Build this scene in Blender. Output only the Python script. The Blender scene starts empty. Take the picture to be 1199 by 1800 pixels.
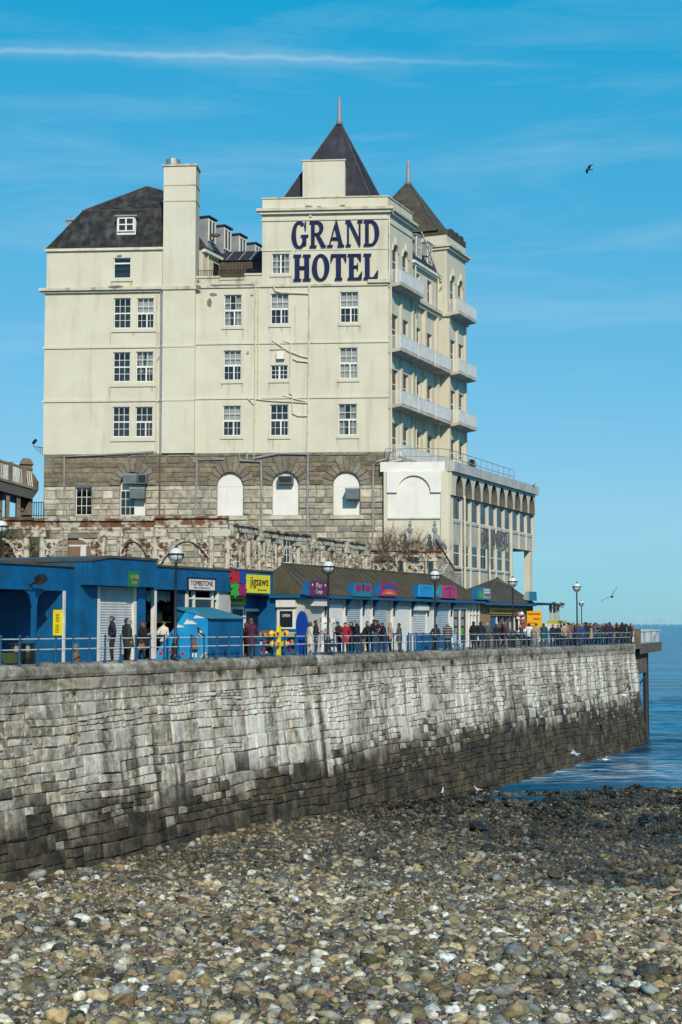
import bpy, bmesh, math, random
import numpy as np
from mathutils import Vector, Matrix, noise as mnoise
rnd = random.Random(7)
R = math.radians
SC = bpy.context.scene
COL = SC.collection
# ------------------------------------------------------------------ camera
FPX = 2700.0; HORIZON = 1097.0; EYE = 10.0           # focal length in pixels of the 1199x1800 frame, sea level is z = 0
PITCH = math.atan((HORIZON - 900.0) / FPX)
cam_data = bpy.data.cameras.new('camera')
cam_data.sensor_fit = 'VERTICAL'; cam_data.sensor_height = 36.0; cam_data.lens = 36.0 * FPX / 1800.0
cam_data.clip_start = 0.5; cam_data.clip_end = 90000.0
cam = bpy.data.objects.new('camera', cam_data); COL.objects.link(cam)
cam.location = (0, 0, EYE); cam.rotation_euler = (math.pi / 2 + PITCH, 0, 0)
SC.camera = cam
def ray(px, py):
    x = (px - 599.5) / FPX; y = (900.0 - py) / FPX
    c, s = math.cos(PITCH), math.sin(PITCH)
    return Vector((x, c - s * y, s + c * y))
# ------------------------------------------------------------------ sky, sun, exposure
SUN_EL, SUN_AZ = R(31), R(169)                        # azimuth: 0 = +Y, clockwise; the sun is behind the camera, a little to the right
sun_dir = Vector((math.sin(SUN_AZ) * math.cos(SUN_EL), math.cos(SUN_AZ) * math.cos(SUN_EL), math.sin(SUN_EL)))
sd = bpy.data.lights.new('sun', 'SUN'); sd.energy = 4.1; sd.angle = R(0.5); sd.color = (1.0, 0.90, 0.74)
so = bpy.data.objects.new('sun', sd); COL.objects.link(so)
so.location = (20, -20, 60); so.rotation_euler = (-sun_dir).to_track_quat('-Z', 'Y').to_euler()
SC.view_settings.view_transform = 'Standard'; SC.view_settings.look = 'None'
SC.view_settings.exposure = 0.0; SC.view_settings.gamma = 1.0; SC.view_settings.use_curve_mapping = False
SC.cycles.max_bounces = 6; SC.cycles.transparent_max_bounces = 12
SC.cycles.caustics_reflective = False; SC.cycles.caustics_refractive = False

def build_world():
    w = bpy.data.worlds.new('World'); SC.world = w; w.use_nodes = True
    nt = w.node_tree; nt.nodes.clear(); N = nt.nodes.new; L = nt.links.new
    out = N('ShaderNodeOutputWorld'); bg = N('ShaderNodeBackground'); bg.inputs['Strength'].default_value = 0.105
    sky = N('ShaderNodeTexSky'); sky.sky_type = 'NISHITA'; sky.sun_disc = False
    sky.sun_elevation = SUN_EL; sky.sun_rotation = SUN_AZ
    sky.air_density = 1.0; sky.dust_density = 0.35; sky.ozone_density = 1.0; sky.altitude = 0
    # one grade over the whole sky: the photograph is developed with a deep cyan blue
    sep = N('ShaderNodeSeparateColor'); tint = N('ShaderNodeCombineColor'); L(sky.outputs[0], sep.inputs[0])
    for i, (sh, a, b, pw) in enumerate(((-1.7, 0.74, 0.02, 0.8), (0, 2.07, 0.0, 0.481), (0, 0.42, 4.3, 1.0))):
        s0 = N('ShaderNodeMath'); s0.operation = 'ADD'; s0.inputs[1].default_value = sh; L(sep.outputs[i], s0.inputs[0])
        s1 = N('ShaderNodeMath'); s1.operation = 'MAXIMUM'; s1.inputs[1].default_value = 0.0; L(s0.outputs[0], s1.inputs[0])
        q = N('ShaderNodeMath'); q.operation = 'POWER'; q.inputs[1].default_value = pw; L(s1.outputs[0], q.inputs[0])
        k = N('ShaderNodeMath'); k.operation = 'MULTIPLY_ADD'; k.inputs[1].default_value = a; k.inputs[2].default_value = b; L(q.outputs[0], k.inputs[0])
        mxx = N('ShaderNodeMath'); mxx.operation = 'MINIMUM'; mxx.inputs[1].default_value = (2.8, 20, 20)[i]; L(k.outputs[0], mxx.inputs[0]); L(mxx.outputs[0], tint.inputs[i])
    tc = N('ShaderNodeTexCoord'); d = tc.outputs['Generated']
    # wispy high cloud
    mp = N('ShaderNodeMapping'); mp.inputs['Scale'].default_value = (2.2, 2.2, 17.0); mp.inputs['Rotation'].default_value = (0, R(-6), 0); L(d, mp.inputs[0])
    n1 = N('ShaderNodeTexNoise'); n1.inputs['Scale'].default_value = 1.7; n1.inputs['Detail'].default_value = 9; n1.inputs['Roughness'].default_value = 0.62; n1.inputs['Distortion'].default_value = 0.5; L(mp.outputs[0], n1.inputs['Vector'])
    r1 = N('ShaderNodeValToRGB'); r1.color_ramp.elements[0].position = 0.50; r1.color_ramp.elements[1].position = 0.86; L(n1.outputs[0], r1.inputs[0])
    # aircraft trail: a thin band along a great circle
    a, b = ray(0, 88).normalized(), ray(1040, 116).normalized()
    nrm = a.cross(b).normalized(); e = (b - a).normalized()
    dn = N('ShaderNodeVectorMath'); dn.operation = 'NORMALIZE'; L(d, dn.inputs[0])
    dp = N('ShaderNodeVectorMath'); dp.operation = 'DOT_PRODUCT'; L(dn.outputs[0], dp.inputs[0]); dp.inputs[1].default_value = nrm
    al = N('ShaderNodeVectorMath'); al.operation = 'DOT_PRODUCT'; L(dn.outputs[0], al.inputs[0]); al.inputs[1].default_value = e
    n2 = N('ShaderNodeTexNoise'); n2.inputs['Scale'].default_value = 60; n2.inputs['Detail'].default_value = 5; L(d, n2.inputs['Vector'])
    def math_(op, x, y=None, clamp=False):
        m = N('ShaderNodeMath'); m.operation = op; m.use_clamp = clamp
        for i, v in enumerate((x, y)):
            if v is None: continue
            if isinstance(v, (int, float)): m.inputs[i].default_value = v
            else: L(v, m.inputs[i])
        return m.outputs[0]
    off = math_('MULTIPLY', math_('SUBTRACT', n2.outputs[0], 0.5), 0.0055)
    dist = math_('ABSOLUTE', math_('ADD', dp.outputs[1], off))
    band = math_('SUBTRACT', 1.0, math_('DIVIDE', dist, 0.0022), True)
    wide = math_('SUBTRACT', 1.0, math_('DIVIDE', dist, 0.0075), True)
    fade = N('ShaderNodeMapRange'); L(al.outputs[1], fade.inputs[0])
    fade.inputs[1].default_value = b.dot(e) + 0.005; fade.inputs[2].default_value = a.dot(e) + 0.16; fade.inputs[3].default_value = 0; fade.inputs[4].default_value = 1
    trail = math_('MULTIPLY', math_('ADD', math_('MULTIPLY', band, 0.22), math_('MULTIPLY', wide, 0.16)), fade.outputs[0], True)
    veil = math_('ADD', math_('MULTIPLY', r1.outputs[0], 0.30), trail, True)
    mx = N('ShaderNodeMix'); mx.data_type = 'RGBA'; L(veil, mx.inputs[0]); L(tint.outputs[0], mx.inputs[6]); mx.inputs[7].default_value = (5.0, 6.9, 8.2, 1)
    L(mx.outputs[2], bg.inputs[0]); L(bg.outputs[0], out.inputs[0])
build_world()

# ------------------------------------------------------------------ materials
def material(name, col, col2=None, scale=1.5, rough=0.8, bump=0.0, bscale=None, metallic=0.0, spec=0.4, stretch=(1, 1, 1), lo=0.4, hi=0.65,
             streak=None, streak_amt=0.0, streak_scale=(1.6, 1.6, 0.12), slo=0.52, shi=0.72, attr=None, objcol=False, rand=0.0, wave=None, detail=6, bdist=0.02):
    m = bpy.data.materials.new(name); m.use_nodes = True
    nt = m.node_tree; N = nt.nodes.new; L = nt.links.new
    p = nt.nodes['Principled BSDF']
    p.inputs['Roughness'].default_value = rough; p.inputs['Metallic'].default_value = metallic; p.inputs['Specular IOR Level'].default_value = spec
    geo = N('ShaderNodeNewGeometry'); pos = geo.outputs['Position']
    def nz(sc, st, det=detail):
        mp = N('ShaderNodeMapping'); mp.inputs['Scale'].default_value = st; L(pos, mp.inputs[0])
        n = N('ShaderNodeTexNoise'); n.inputs['Scale'].default_value = sc; n.inputs['Detail'].default_value = det; n.inputs['Roughness'].default_value = 0.6
        L(mp.outputs[0], n.inputs['Vector']); return n.outputs[0]
    def ramp(v, lo, hi):
        r = N('ShaderNodeMapRange'); r.inputs[1].default_value = lo; r.inputs[2].default_value = hi; L(v, r.inputs[0]); return r.outputs[0]
    def mix(f, a, b, blend='MIX'):
        x = N('ShaderNodeMix'); x.data_type = 'RGBA'; x.blend_type = blend
        for i, v in ((0, f), (6, a), (7, b)):
            if isinstance(v, (int, float)): x.inputs[i].default_value = v
            elif isinstance(v, tuple): x.inputs[i].default_value = (*v[:3], 1)
            else: L(v, x.inputs[i])
        return x.outputs[2]
    c = tuple(col)
    if attr:
        at = N('ShaderNodeAttribute'); at.attribute_name = attr; c = at.outputs['Color']
    if objcol:
        oi = N('ShaderNodeObjectInfo'); c = oi.outputs['Color']
    if col2 is not None:
        f = ramp(nz(scale, stretch), lo, hi)
        if attr or objcol: c = mix(f, c, mix(1.0, c, tuple(col2), 'MULTIPLY'))
        else: c = mix(f, c, tuple(col2))
    if streak is not None:
        f = ramp(nz(1.0, streak_scale), slo, shi)
        mm = N('ShaderNodeMath'); mm.operation = 'MULTIPLY'; mm.inputs[1].default_value = streak_amt; L(f, mm.inputs[0])
        c = mix(mm.outputs[0], c, tuple(streak))
    if rand:
        oi = N('ShaderNodeObjectInfo'); r = N('ShaderNodeMapRange'); r.inputs[3].default_value = 1 - rand; r.inputs[4].default_value = 1 + rand; L(oi.outputs['Random'], r.inputs[0])
        cc = N('ShaderNodeCombineColor')
        for i in range(3): L(r.outputs[0], cc.inputs[i])
        c = mix(1.0, c, cc.outputs[0], 'MULTIPLY')
    if isinstance(c, tuple): p.inputs['Base Color'].default_value = (*c[:3], 1)
    else: L(c, p.inputs['Base Color'])
    if bump or wave:
        b = N('ShaderNodeBump'); b.inputs['Strength'].default_value = bump or 0.5; b.inputs['Distance'].default_value = bdist
        if wave:
            mp = N('ShaderNodeMapping'); L(pos, mp.inputs[0]); mp.inputs['Rotation'].default_value = (0, 0, wave[1])
            wv = N('ShaderNodeTexWave'); wv.wave_type = 'BANDS'; wv.bands_direction = wave[2] if len(wave) > 2 else 'X'; wv.inputs['Scale'].default_value = wave[0]; wv.inputs['Distortion'].default_value = 0.0
            L(mp.outputs[0], wv.inputs[0]); L(wv.outputs[1], b.inputs['Height'])
        else: L(nz(bscale or scale * 6, (1, 1, 1), 5), b.inputs['Height'])
        L(b.outputs[0], p.inputs['Normal'])
    return m

def glass_material(name, tint=(0.8, 0.85, 0.87), refl=1.0):
    m = bpy.data.materials.new(name); m.use_nodes = True; nt = m.node_tree; nt.nodes.clear(); N = nt.nodes.new; L = nt.links.new
    o = N('ShaderNodeOutputMaterial'); t = N('ShaderNodeBsdfTransparent'); t.inputs[0].default_value = (*tint, 1)
    g = N('ShaderNodeBsdfGlossy'); g.inputs['Roughness'].default_value = 0.03
    f = N('ShaderNodeFresnel'); f.inputs[0].default_value = 1.5; mx = N('ShaderNodeMixShader')
    k = N('ShaderNodeMath'); k.operation = 'MULTIPLY_ADD'; k.inputs[1].default_value = refl; k.inputs[2].default_value = 0.05; L(f.outputs[0], k.inputs[0])
    L(k.outputs[0], mx.inputs[0]); L(t.outputs[0], mx.inputs[1]); L(g.outputs[0], mx.inputs[2]); L(mx.outputs[0], o.inputs[0]); return m

MT = {}
MT['cream'] = material('cream_render', (0.60, 0.565, 0.455), (0.545, 0.51, 0.405), scale=0.5, rough=0.85, bump=0.25, bscale=9, streak=(0.27, 0.24, 0.175), streak_amt=0.42, streak_scale=(1.3, 1.3, 0.12), slo=0.54, shi=0.78)
MT['cream_worn'] = material('worn_cream_render', (0.55, 0.505, 0.38), (0.32, 0.285, 0.215), scale=0.8, rough=0.9, bump=0.35, bscale=7, lo=0.52, hi=0.72, streak=(0.17, 0.145, 0.105), streak_amt=0.7, streak_scale=(1.1, 1.1, 0.3), slo=0.54, shi=0.7)
MT['white'] = material('white_paint', (0.74, 0.72, 0.67), (0.63, 0.61, 0.56), scale=1.0, rough=0.5, streak=(0.42, 0.40, 0.35), streak_amt=0.25)
MT['white_board'] = material('white_board_paint', (0.72, 0.70, 0.66), (0.65, 0.63, 0.59), scale=0.7, rough=0.6, streak=(0.5, 0.49, 0.44), streak_amt=0.3)
MT['balcony'] = material('balcony_concrete', (0.52, 0.49, 0.41), (0.36, 0.34, 0.28), scale=1.0, rough=0.9)
MT['slate'] = material('dark_slate', (0.016, 0.016, 0.018), (0.042, 0.041, 0.04), scale=1.8, rough=0.75, spec=0.2, streak=(0.12, 0.12, 0.11), streak_amt=0.7, streak_scale=(1.4, 1.4, 0.45), slo=0.5, shi=0.75, bump=0.6, wave=(3.0, 0, 'Z'))
MT['slate_blue'] = material('blue_grey_slate', (0.022, 0.023, 0.033), (0.036, 0.036, 0.048), scale=1.5, rough=0.7, spec=0.2, streak=(0.12, 0.12, 0.13), streak_amt=0.3, bump=0.5, wave=(2.2, 0, 'Z'))
MT['slate_brown'] = material('brown_lichen_slate', (0.05, 0.043, 0.033), (0.10, 0.083, 0.055), scale=1.2, rough=0.8, bump=0.7, wave=(1.6, 0, 'Z'), streak=(0.05, 0.05, 0.05), streak_amt=0.5)
MT['lead'] = material('lead_grey', (0.22, 0.24, 0.26), (0.30, 0.31, 0.32), rough=0.55)
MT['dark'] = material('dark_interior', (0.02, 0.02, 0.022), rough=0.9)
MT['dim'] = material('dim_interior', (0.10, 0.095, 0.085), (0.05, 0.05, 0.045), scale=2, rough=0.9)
MT['curtain'] = material('net_curtain', (0.62, 0.61, 0.56), (0.5, 0.49, 0.45), scale=4, rough=0.9)
MT['glass'] = glass_material('window_glass')
MT['glass_dark'] = glass_material('dull_glass', (0.45, 0.5, 0.52))
MT['navy'] = material('navy_letter_paint', (0.006, 0.014, 0.062), (0.010, 0.020, 0.08), rough=0.7, spec=0.15)
MT['grey_letter'] = material('faded_grey_letter', (0.085, 0.085, 0.10), (0.15, 0.15, 0.16), rough=0.6)
MT['pipe_grey'] = material('grey_pipe', (0.30, 0.31, 0.32), (0.22, 0.22, 0.22), rough=0.5)
MT['pipe_cream'] = material('cream_pipe', (0.62, 0.575, 0.43), (0.36, 0.32, 0.24), scale=1.5, lo=0.5, hi=0.75, rough=0.6)
MT['steel'] = material('stainless_steel', (0.5, 0.48, 0.45), (0.3, 0.29, 0.28), scale=2, rough=0.35, metallic=0.7)
MT['duct'] = material('grey_green_duct', (0.12, 0.15, 0.16), (0.09, 0.11, 0.115), rough=0.5)
MT['stone'] = material('hotel_stone', (0.3, 0.28, 0.23), (0.62, 0.6, 0.56), scale=2.2, rough=0.92, bump=0.9, bscale=6, attr='tint', bdist=0.06, streak=(0.13, 0.115, 0.09), streak_amt=0.4, streak_scale=(0.7, 0.7, 0.2))
MT['mortar'] = material('grey_mortar', (0.20, 0.185, 0.155), (0.13, 0.12, 0.10), scale=1.5, rough=0.95)
MT['blue'] = material('blue_board_paint', (0.003, 0.11, 0.27), (0.003, 0.07, 0.17), scale=0.9, rough=0.5, bump=0.35, wave=(3.2, R(-25.7), 'Y'), streak=(0.03, 0.16, 0.27), streak_amt=0.5, streak_scale=(5, 5, 0.2), slo=0.62, shi=0.8)
MT['blue_plain'] = material('blue_paint', (0.005, 0.11, 0.27), (0.004, 0.085, 0.22), scale=1.2, rough=0.45)
MT['blue_rail'] = material('blue_rail_paint', (0.008, 0.07, 0.17), (0.02, 0.06, 0.11), scale=2.5, rough=0.5)
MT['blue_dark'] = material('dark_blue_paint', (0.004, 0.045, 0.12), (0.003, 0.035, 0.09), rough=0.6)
MT['rail_white'] = material('white_rail_paint', (0.62, 0.63, 0.62), (0.5, 0.5, 0.47), scale=3, rough=0.5, streak=(0.28, 0.17, 0.09), streak_amt=0.3, streak_scale=(3, 3, 3), slo=0.6)
MT['felt'] = material('roofing_felt', (0.085, 0.078, 0.062), (0.05, 0.052, 0.05), scale=1.2, rough=0.95)
MT['moss_roof'] = material('mossy_board_roof', (0.070, 0.056, 0.032), (0.036, 0.036, 0.030), scale=0.9, rough=0.95, streak=(0.115, 0.085, 0.028), streak_amt=0.7, streak_scale=(1.2, 1.2, 0.8), slo=0.45, shi=0.7, bump=0.3, bscale=8)
MT['grey_roof'] = material('grey_board_roof', (0.062, 0.06, 0.058), (0.042, 0.042, 0.042), scale=1.2, rough=0.9, bump=0.3, bscale=8)
MT['batten'] = material('roof_batten', (0.105, 0.09, 0.062), (0.06, 0.056, 0.047), scale=2, rough=0.9)
MT['shutter'] = material('pale_shutter', (0.50, 0.52, 0.53), (0.42, 0.44, 0.45), rough=0.5, streak=(0.28, 0.28, 0.27), streak_amt=0.4, streak_scale=(2.5, 2.5, 0.4))
MT['shutter_blue'] = material('pale_blue_shutter', (0.34, 0.42, 0.48), (0.29, 0.36, 0.42), rough=0.55)
MT['wall_white'] = material('off_white_shop_wall', (0.50, 0.49, 0.45), (0.40, 0.39, 0.36), scale=1.0, rough=0.7, streak=(0.25, 0.24, 0.21), streak_amt=0.4, streak_scale=(2.5, 2.5, 0.4))
MT['yellow'] = material('yellow_sign', (0.78, 0.66, 0.01), (0.72, 0.6, 0.01), rough=0.4)
MT['orange_yellow'] = material('amber_sign', (0.80, 0.45, 0.01), (0.78, 0.40, 0.01), rough=0.4)
MT['ochre_sign'] = material('faded_ochre_sign', (0.46, 0.31, 0.06), (0.38, 0.25, 0.05), rough=0.6)
MT['mustard'] = material('mustard_sign', (0.42, 0.38, 0.015), (0.36, 0.33, 0.015), rough=0.5)
MT['black'] = material('black_paint', (0.012, 0.012, 0.013), rough=0.4)
MT['ink'] = material('dark_ink', (0.02, 0.016, 0.02), rough=0.6)
MT['red'] = material('red_paint', (0.45, 0.015, 0.025), rough=0.5)
MT['red_orange'] = material('red_orange_paint', (0.6, 0.08, 0.03), rough=0.5)
MT['green'] = material('green_paint', (0.04, 0.36, 0.03), rough=0.5)
MT['green_dark'] = material('dark_green_sign', (0.012, 0.17, 0.045), rough=0.5)
MT['gold'] = material('gold_letter', (0.6, 0.33, 0.12), rough=0.5)
MT['purple'] = material('purple_sign', (0.15, 0.012, 0.085), (0.11, 0.012, 0.065), rough=0.5)
MT['magenta'] = material('magenta_paint', (0.30, 0.012, 0.11), rough=0.5)
MT['pink'] = material('pink_sign', (0.46, 0.04, 0.17), (0.36, 0.035, 0.13), rough=0.5)
MT['royal'] = material('royal_blue_paint', (0.008, 0.045, 0.30), rough=0.3)
MT['teal'] = material('teal_sign', (0.02, 0.16, 0.24), (0.03, 0.2, 0.26), rough=0.5)
MT['sky_blue'] = material('mural_blue', (0.01, 0.24, 0.55), (0.015, 0.34, 0.62), scale=0.8, rough=0.5)
MT['sand'] = material('mural_sand', (0.6, 0.42, 0.2), rough=0.6)
MT['skin_paint'] = material('mural_brown', (0.22, 0.10, 0.06), rough=0.6)
MT['rust'] = material('peeling_white_paint_and_rust', (0.50, 0.455, 0.37), (0.15, 0.085, 0.045), scale=2.4, rough=0.85, bump=0.5, bscale=9, lo=0.50, hi=0.61, streak=(0.05, 0.035, 0.026), streak_amt=0.85, streak_scale=(4.5, 4.5, 0.5), slo=0.53, shi=0.64)
MT['rust_beam'] = material('rusty_beam_paint', (0.42, 0.38, 0.31), (0.16, 0.07, 0.033), scale=1.6, rough=0.9, bump=0.5, bscale=9, lo=0.46, hi=0.55, streak=(0.06, 0.033, 0.02), streak_amt=0.85, streak_scale=(2.0, 2.0, 3.0), slo=0.52, shi=0.62)
MT['yellow_pipe'] = material('yellow_hose', (0.65, 0.50, 0.02), rough=0.5)
MT['timber'] = material('grey_brown_timber', (0.16, 0.12, 0.09), (0.09, 0.07, 0.05), scale=2, rough=0.9, streak=(0.05, 0.04, 0.03), streak_amt=0.6, streak_scale=(3, 3, 0.3))
MT['iron'] = material('dark_iron', (0.02, 0.021, 0.025), (0.035, 0.03, 0.027), rough=0.5)
MT['globe'] = material('lamp_globe', (0.62, 0.64, 0.63), rough=0.15)
MT['rock'] = material('mossy_rock', (0.13, 0.105, 0.08), (0.055, 0.06, 0.035), scale=0.9, rough=0.95, bump=1.0, bscale=2.5, bdist=0.3, streak=(0.25, 0.22, 0.18), streak_amt=0.5, streak_scale=(1, 1, 0.6))
MT['twig'] = material('bare_twig', (0.12, 0.075, 0.055), (0.18, 0.14, 0.11), rough=0.9)
MT['weed'] = material('green_weed', (0.05, 0.085, 0.02), (0.07, 0.10, 0.03), rough=0.8)
MT['weed_dry'] = material('dry_weed', (0.15, 0.10, 0.06), (0.09, 0.065, 0.04), rough=0.9)
MT['gull_white'] = material('gull_white', (0.78, 0.78, 0.76), rough=0.7)
MT['gull_grey'] = material('gull_grey', (0.32, 0.34, 0.37), rough=0.7)
MT['gull_dark'] = material('dark_feather', (0.05, 0.05, 0.055), rough=0.7)
MT['beak'] = material('yellow_beak', (0.6, 0.4, 0.05), rough=0.5)
MT['paving'] = material('promenade_paving', (0.24, 0.235, 0.22), (0.18, 0.175, 0.165), scale=0.8, rough=0.9)
MT['pier_stone'] = material('viaduct_stone', (0.17, 0.135, 0.095), (0.09, 0.078, 0.06), scale=0.9, rough=0.95, bump=0.5, bscale=4, streak=(0.045, 0.04, 0.033), streak_amt=0.7, streak_scale=(1.5, 1.5, 0.2))
MT['turbine'] = material('hazed_white_turbine', (0.52, 0.57, 0.6), rough=0.5)  # white greyed: distance haze is put into the colour
MT['brown_board'] = material('brown_boarding', (0.20, 0.12, 0.075), (0.15, 0.10, 0.07), rough=0.8)

MT['rust_dark'] = material('dark_rust', (0.06, 0.038, 0.027), (0.12, 0.06, 0.03), scale=4, rough=0.95)
MT['annex_panel'] = material('grey_cream_panel', (0.50, 0.475, 0.40), (0.42, 0.40, 0.335), scale=0.8, rough=0.9, streak=(0.22, 0.2, 0.16), streak_amt=0.5, streak_scale=(1.5, 1.5, 0.25))
MT['fascia_dirty'] = material('weathered_fascia', (0.50, 0.49, 0.46), (0.40, 0.39, 0.36), scale=0.8, rough=0.7, streak=(0.2, 0.19, 0.17), streak_amt=0.6, streak_scale=(2, 2, 0.3))
MT['stain'] = material('rain_stain', (0.47, 0.43, 0.33), (0.40, 0.36, 0.27), scale=3, rough=0.9)
MT['arch_shade'] = material('painted_shade_arch_lining', (0.15, 0.14, 0.115), (0.10, 0.095, 0.08), scale=2, rough=0.95)  # shade of the arch recesses painted into the lining colour
MT['ridge'] = material('dark_ridge_tile', (0.05, 0.048, 0.052), (0.09, 0.085, 0.08), scale=2, rough=0.8)
MT['patch_light'] = material('fresh_cream_patch', (0.63, 0.585, 0.46), (0.585, 0.54, 0.42), scale=1.2, rough=0.85)
MT['patch_dark'] = material('faded_cream_patch', (0.545, 0.505, 0.395), (0.50, 0.46, 0.355), scale=1.2, rough=0.85)
MT['tan_wall'] = material('tan_kiosk_wall', (0.27, 0.19, 0.10), (0.22, 0.15, 0.08), scale=1.2, rough=0.8)
MT['lattice'] = material('grey_lattice', (0.24, 0.235, 0.22), (0.10, 0.10, 0.10), scale=5, rough=0.9)
# ------------------------------------------------------------------ frames and mesh helpers
class Frame:
    """u runs along a facade, d stands out of it, z is world height."""
    def __init__(s, ox, oy, ux, uy, flip=False):
        l = math.hypot(ux, uy); s.o = Vector((ox, oy, 0)); s.u = Vector((ux / l, uy / l, 0))
        s.n = Vector((s.u.y, -s.u.x, 0))
        if flip: s.n = -s.n
    def p(s, u, d, z): return s.o + s.u * u + s.n * d + Vector((0, 0, z))
    def hit(s, px, py, d=0.0):
        r = ray(px, py); o = s.o + s.n * d; c = Vector((0, 0, EYE))
        k = (o - c).dot(s.n) / r.dot(s.n); w = c + r * k
        return ((w - s.o).dot(s.u), w.z)
    def U(s, px, d=0.0, py=1000): return s.hit(px, py, d)[0]
    def Z(s, px, py, d=0.0): return s.hit(px, py, d)[1]
    def off(s, u, d): q = s.p(u, d, 0); f = Frame(q.x, q.y, s.u.x, s.u.y); f.n = s.n; return f

WORLD = {}                                            # world origin of every parented object
class MB:
    def __init__(s): s.v = []; s.f = []; s.m = []
    def add(s, vs, fs, mi=0):
        b = len(s.v); s.v.extend([Vector(x) for x in vs]); s.f.extend([tuple(i + b for i in f) for f in fs]); s.m.extend([mi] * len(fs)); return s
    def box(s, fr, u0, u1, d0, d1, z0, z1, mi=0):
        P = [fr.p(u, d, z) for z in (z0, z1) for (u, d) in ((u0, d0), (u1, d0), (u1, d1), (u0, d1))]
        return s.add(P, [(0, 1, 2, 3), (7, 6, 5, 4), (0, 4, 5, 1), (1, 5, 6, 2), (2, 6, 7, 3), (3, 7, 4, 0)], mi)
    def prism(s, fr, poly, d0, d1, mi=0):             # poly in (u, z), extruded from d0 to d1
        n = len(poly); P = [fr.p(u, d0, z) for u, z in poly] + [fr.p(u, d1, z) for u, z in poly]
        F = [tuple(range(n)), tuple(range(2 * n - 1, n - 1, -1))] + [(i, i + n, (i + 1) % n + n, (i + 1) % n) for i in range(n)]
        return s.add(P, F, mi)
    def hull8(s, pts, mi=0):                          # eight corners: four below, four above, same order
        return s.add(pts, [(0, 1, 2, 3), (7, 6, 5, 4), (0, 4, 5, 1), (1, 5, 6, 2), (2, 6, 7, 3), (3, 7, 4, 0)], mi)
    def tube(s, pts, r, n=6, mi=0, r1=None, cap=True):
        pts = [Vector(p) for p in pts]; k = len(pts); b = len(s.v); rings = []
        for i, p in enumerate(pts):
            t = (pts[min(i + 1, k - 1)] - pts[max(i - 1, 0)]).normalized()
            a = t.cross(Vector((0, 0, 1)) if abs(t.z) < 0.95 else Vector((1, 0, 0))).normalized(); c = t.cross(a)
            rr = r if r1 is None else r + (r1 - r) * i / max(1, k - 1)
            rings.append([p + (a * math.cos(2 * math.pi * j / n) + c * math.sin(2 * math.pi * j / n)) * rr for j in range(n)])
        vs = [q for g in rings for q in g]; fs = []
        for i in range(k - 1):
            for j in range(n):
                fs.append((i * n + j, i * n + (j + 1) % n, (i + 1) * n + (j + 1) % n, (i + 1) * n + j))
        if cap: fs += [tuple(range(n - 1, -1, -1)), tuple((k - 1) * n + j for j in range(n))]
        return s.add(vs, fs, mi)
    def lathe(s, c, prof, n=12, mi=0):                # prof: (radius, z) pairs about the vertical through c
        c = Vector(c); vs = []; fs = []
        for r, z in prof:
            for j in range(n): vs.append(c + Vector((r * math.cos(2 * math.pi * j / n), r * math.sin(2 * math.pi * j / n), z)))
        for i in range(len(prof) - 1):
            for j in range(n): fs.append((i * n + j, i * n + (j + 1) % n, (i + 1) * n + (j + 1) % n, (i + 1) * n + j))
        fs += [tuple(range(n - 1, -1, -1)), tuple((len(prof) - 1) * n + j for j in range(n))]
        return s.add(vs, fs, mi)
    def quad(s, a, b, c, d, mi=0): return s.add([a, b, c, d], [(0, 1, 2, 3)], mi)
    def build(s, name, mats, parent=None, origin=None, smooth=False, fix=True):
        if not isinstance(mats, (list, tuple)): mats = [mats]
        xs = [v.x for v in s.v]; ys = [v.y for v in s.v]; zs = [v.z for v in s.v]
        org = Vector(origin) if origin is not None else Vector(((min(xs) + max(xs)) / 2, (min(ys) + max(ys)) / 2, min(zs)))
        me = bpy.data.meshes.new(name); me.from_pydata([v - org for v in s.v], [], s.f)
        for m in mats: me.materials.append(m)
        me.polygons.foreach_set('material_index', s.m)
        if fix:
            bm = bmesh.new(); bm.from_mesh(me); bmesh.ops.recalc_face_normals(bm, faces=bm.faces[:]); bm.to_mesh(me); bm.free()
        if smooth: me.polygons.foreach_set('use_smooth', [True] * len(me.polygons))
        return link(name, me, parent, org)
def link(name, me, parent, org):
    o = bpy.data.objects.new(name, me); COL.objects.link(o); org = Vector(org)
    if parent is not None:
        o.parent = parent; o.location = org - WORLD[parent.name]
    else: o.location = org
    WORLD[o.name] = org; return o
def tag(o, label=None, cat=None, group=None, kind=None):
    if label: o['label'] = label
    if cat: o['category'] = cat
    if group: o['group'] = group
    if kind: o['kind'] = kind
    return o
def thing(name, label, cat, loc, group=None):
    o = bpy.data.objects.new(name, None); COL.objects.link(o); o.empty_display_size = 0.3
    o.location = loc; WORLD[o.name] = Vector(loc); return tag(o, label, cat, group)
def copy_tree(o, delta, parent=None):
    c = o.copy(); COL.objects.link(c); W = WORLD[o.name] + Vector(delta); WORLD[c.name] = W
    if parent is None: c.location = W
    else: c.parent = parent
    for ch in list(o.children): copy_tree(ch, delta, c)
    return c

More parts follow.
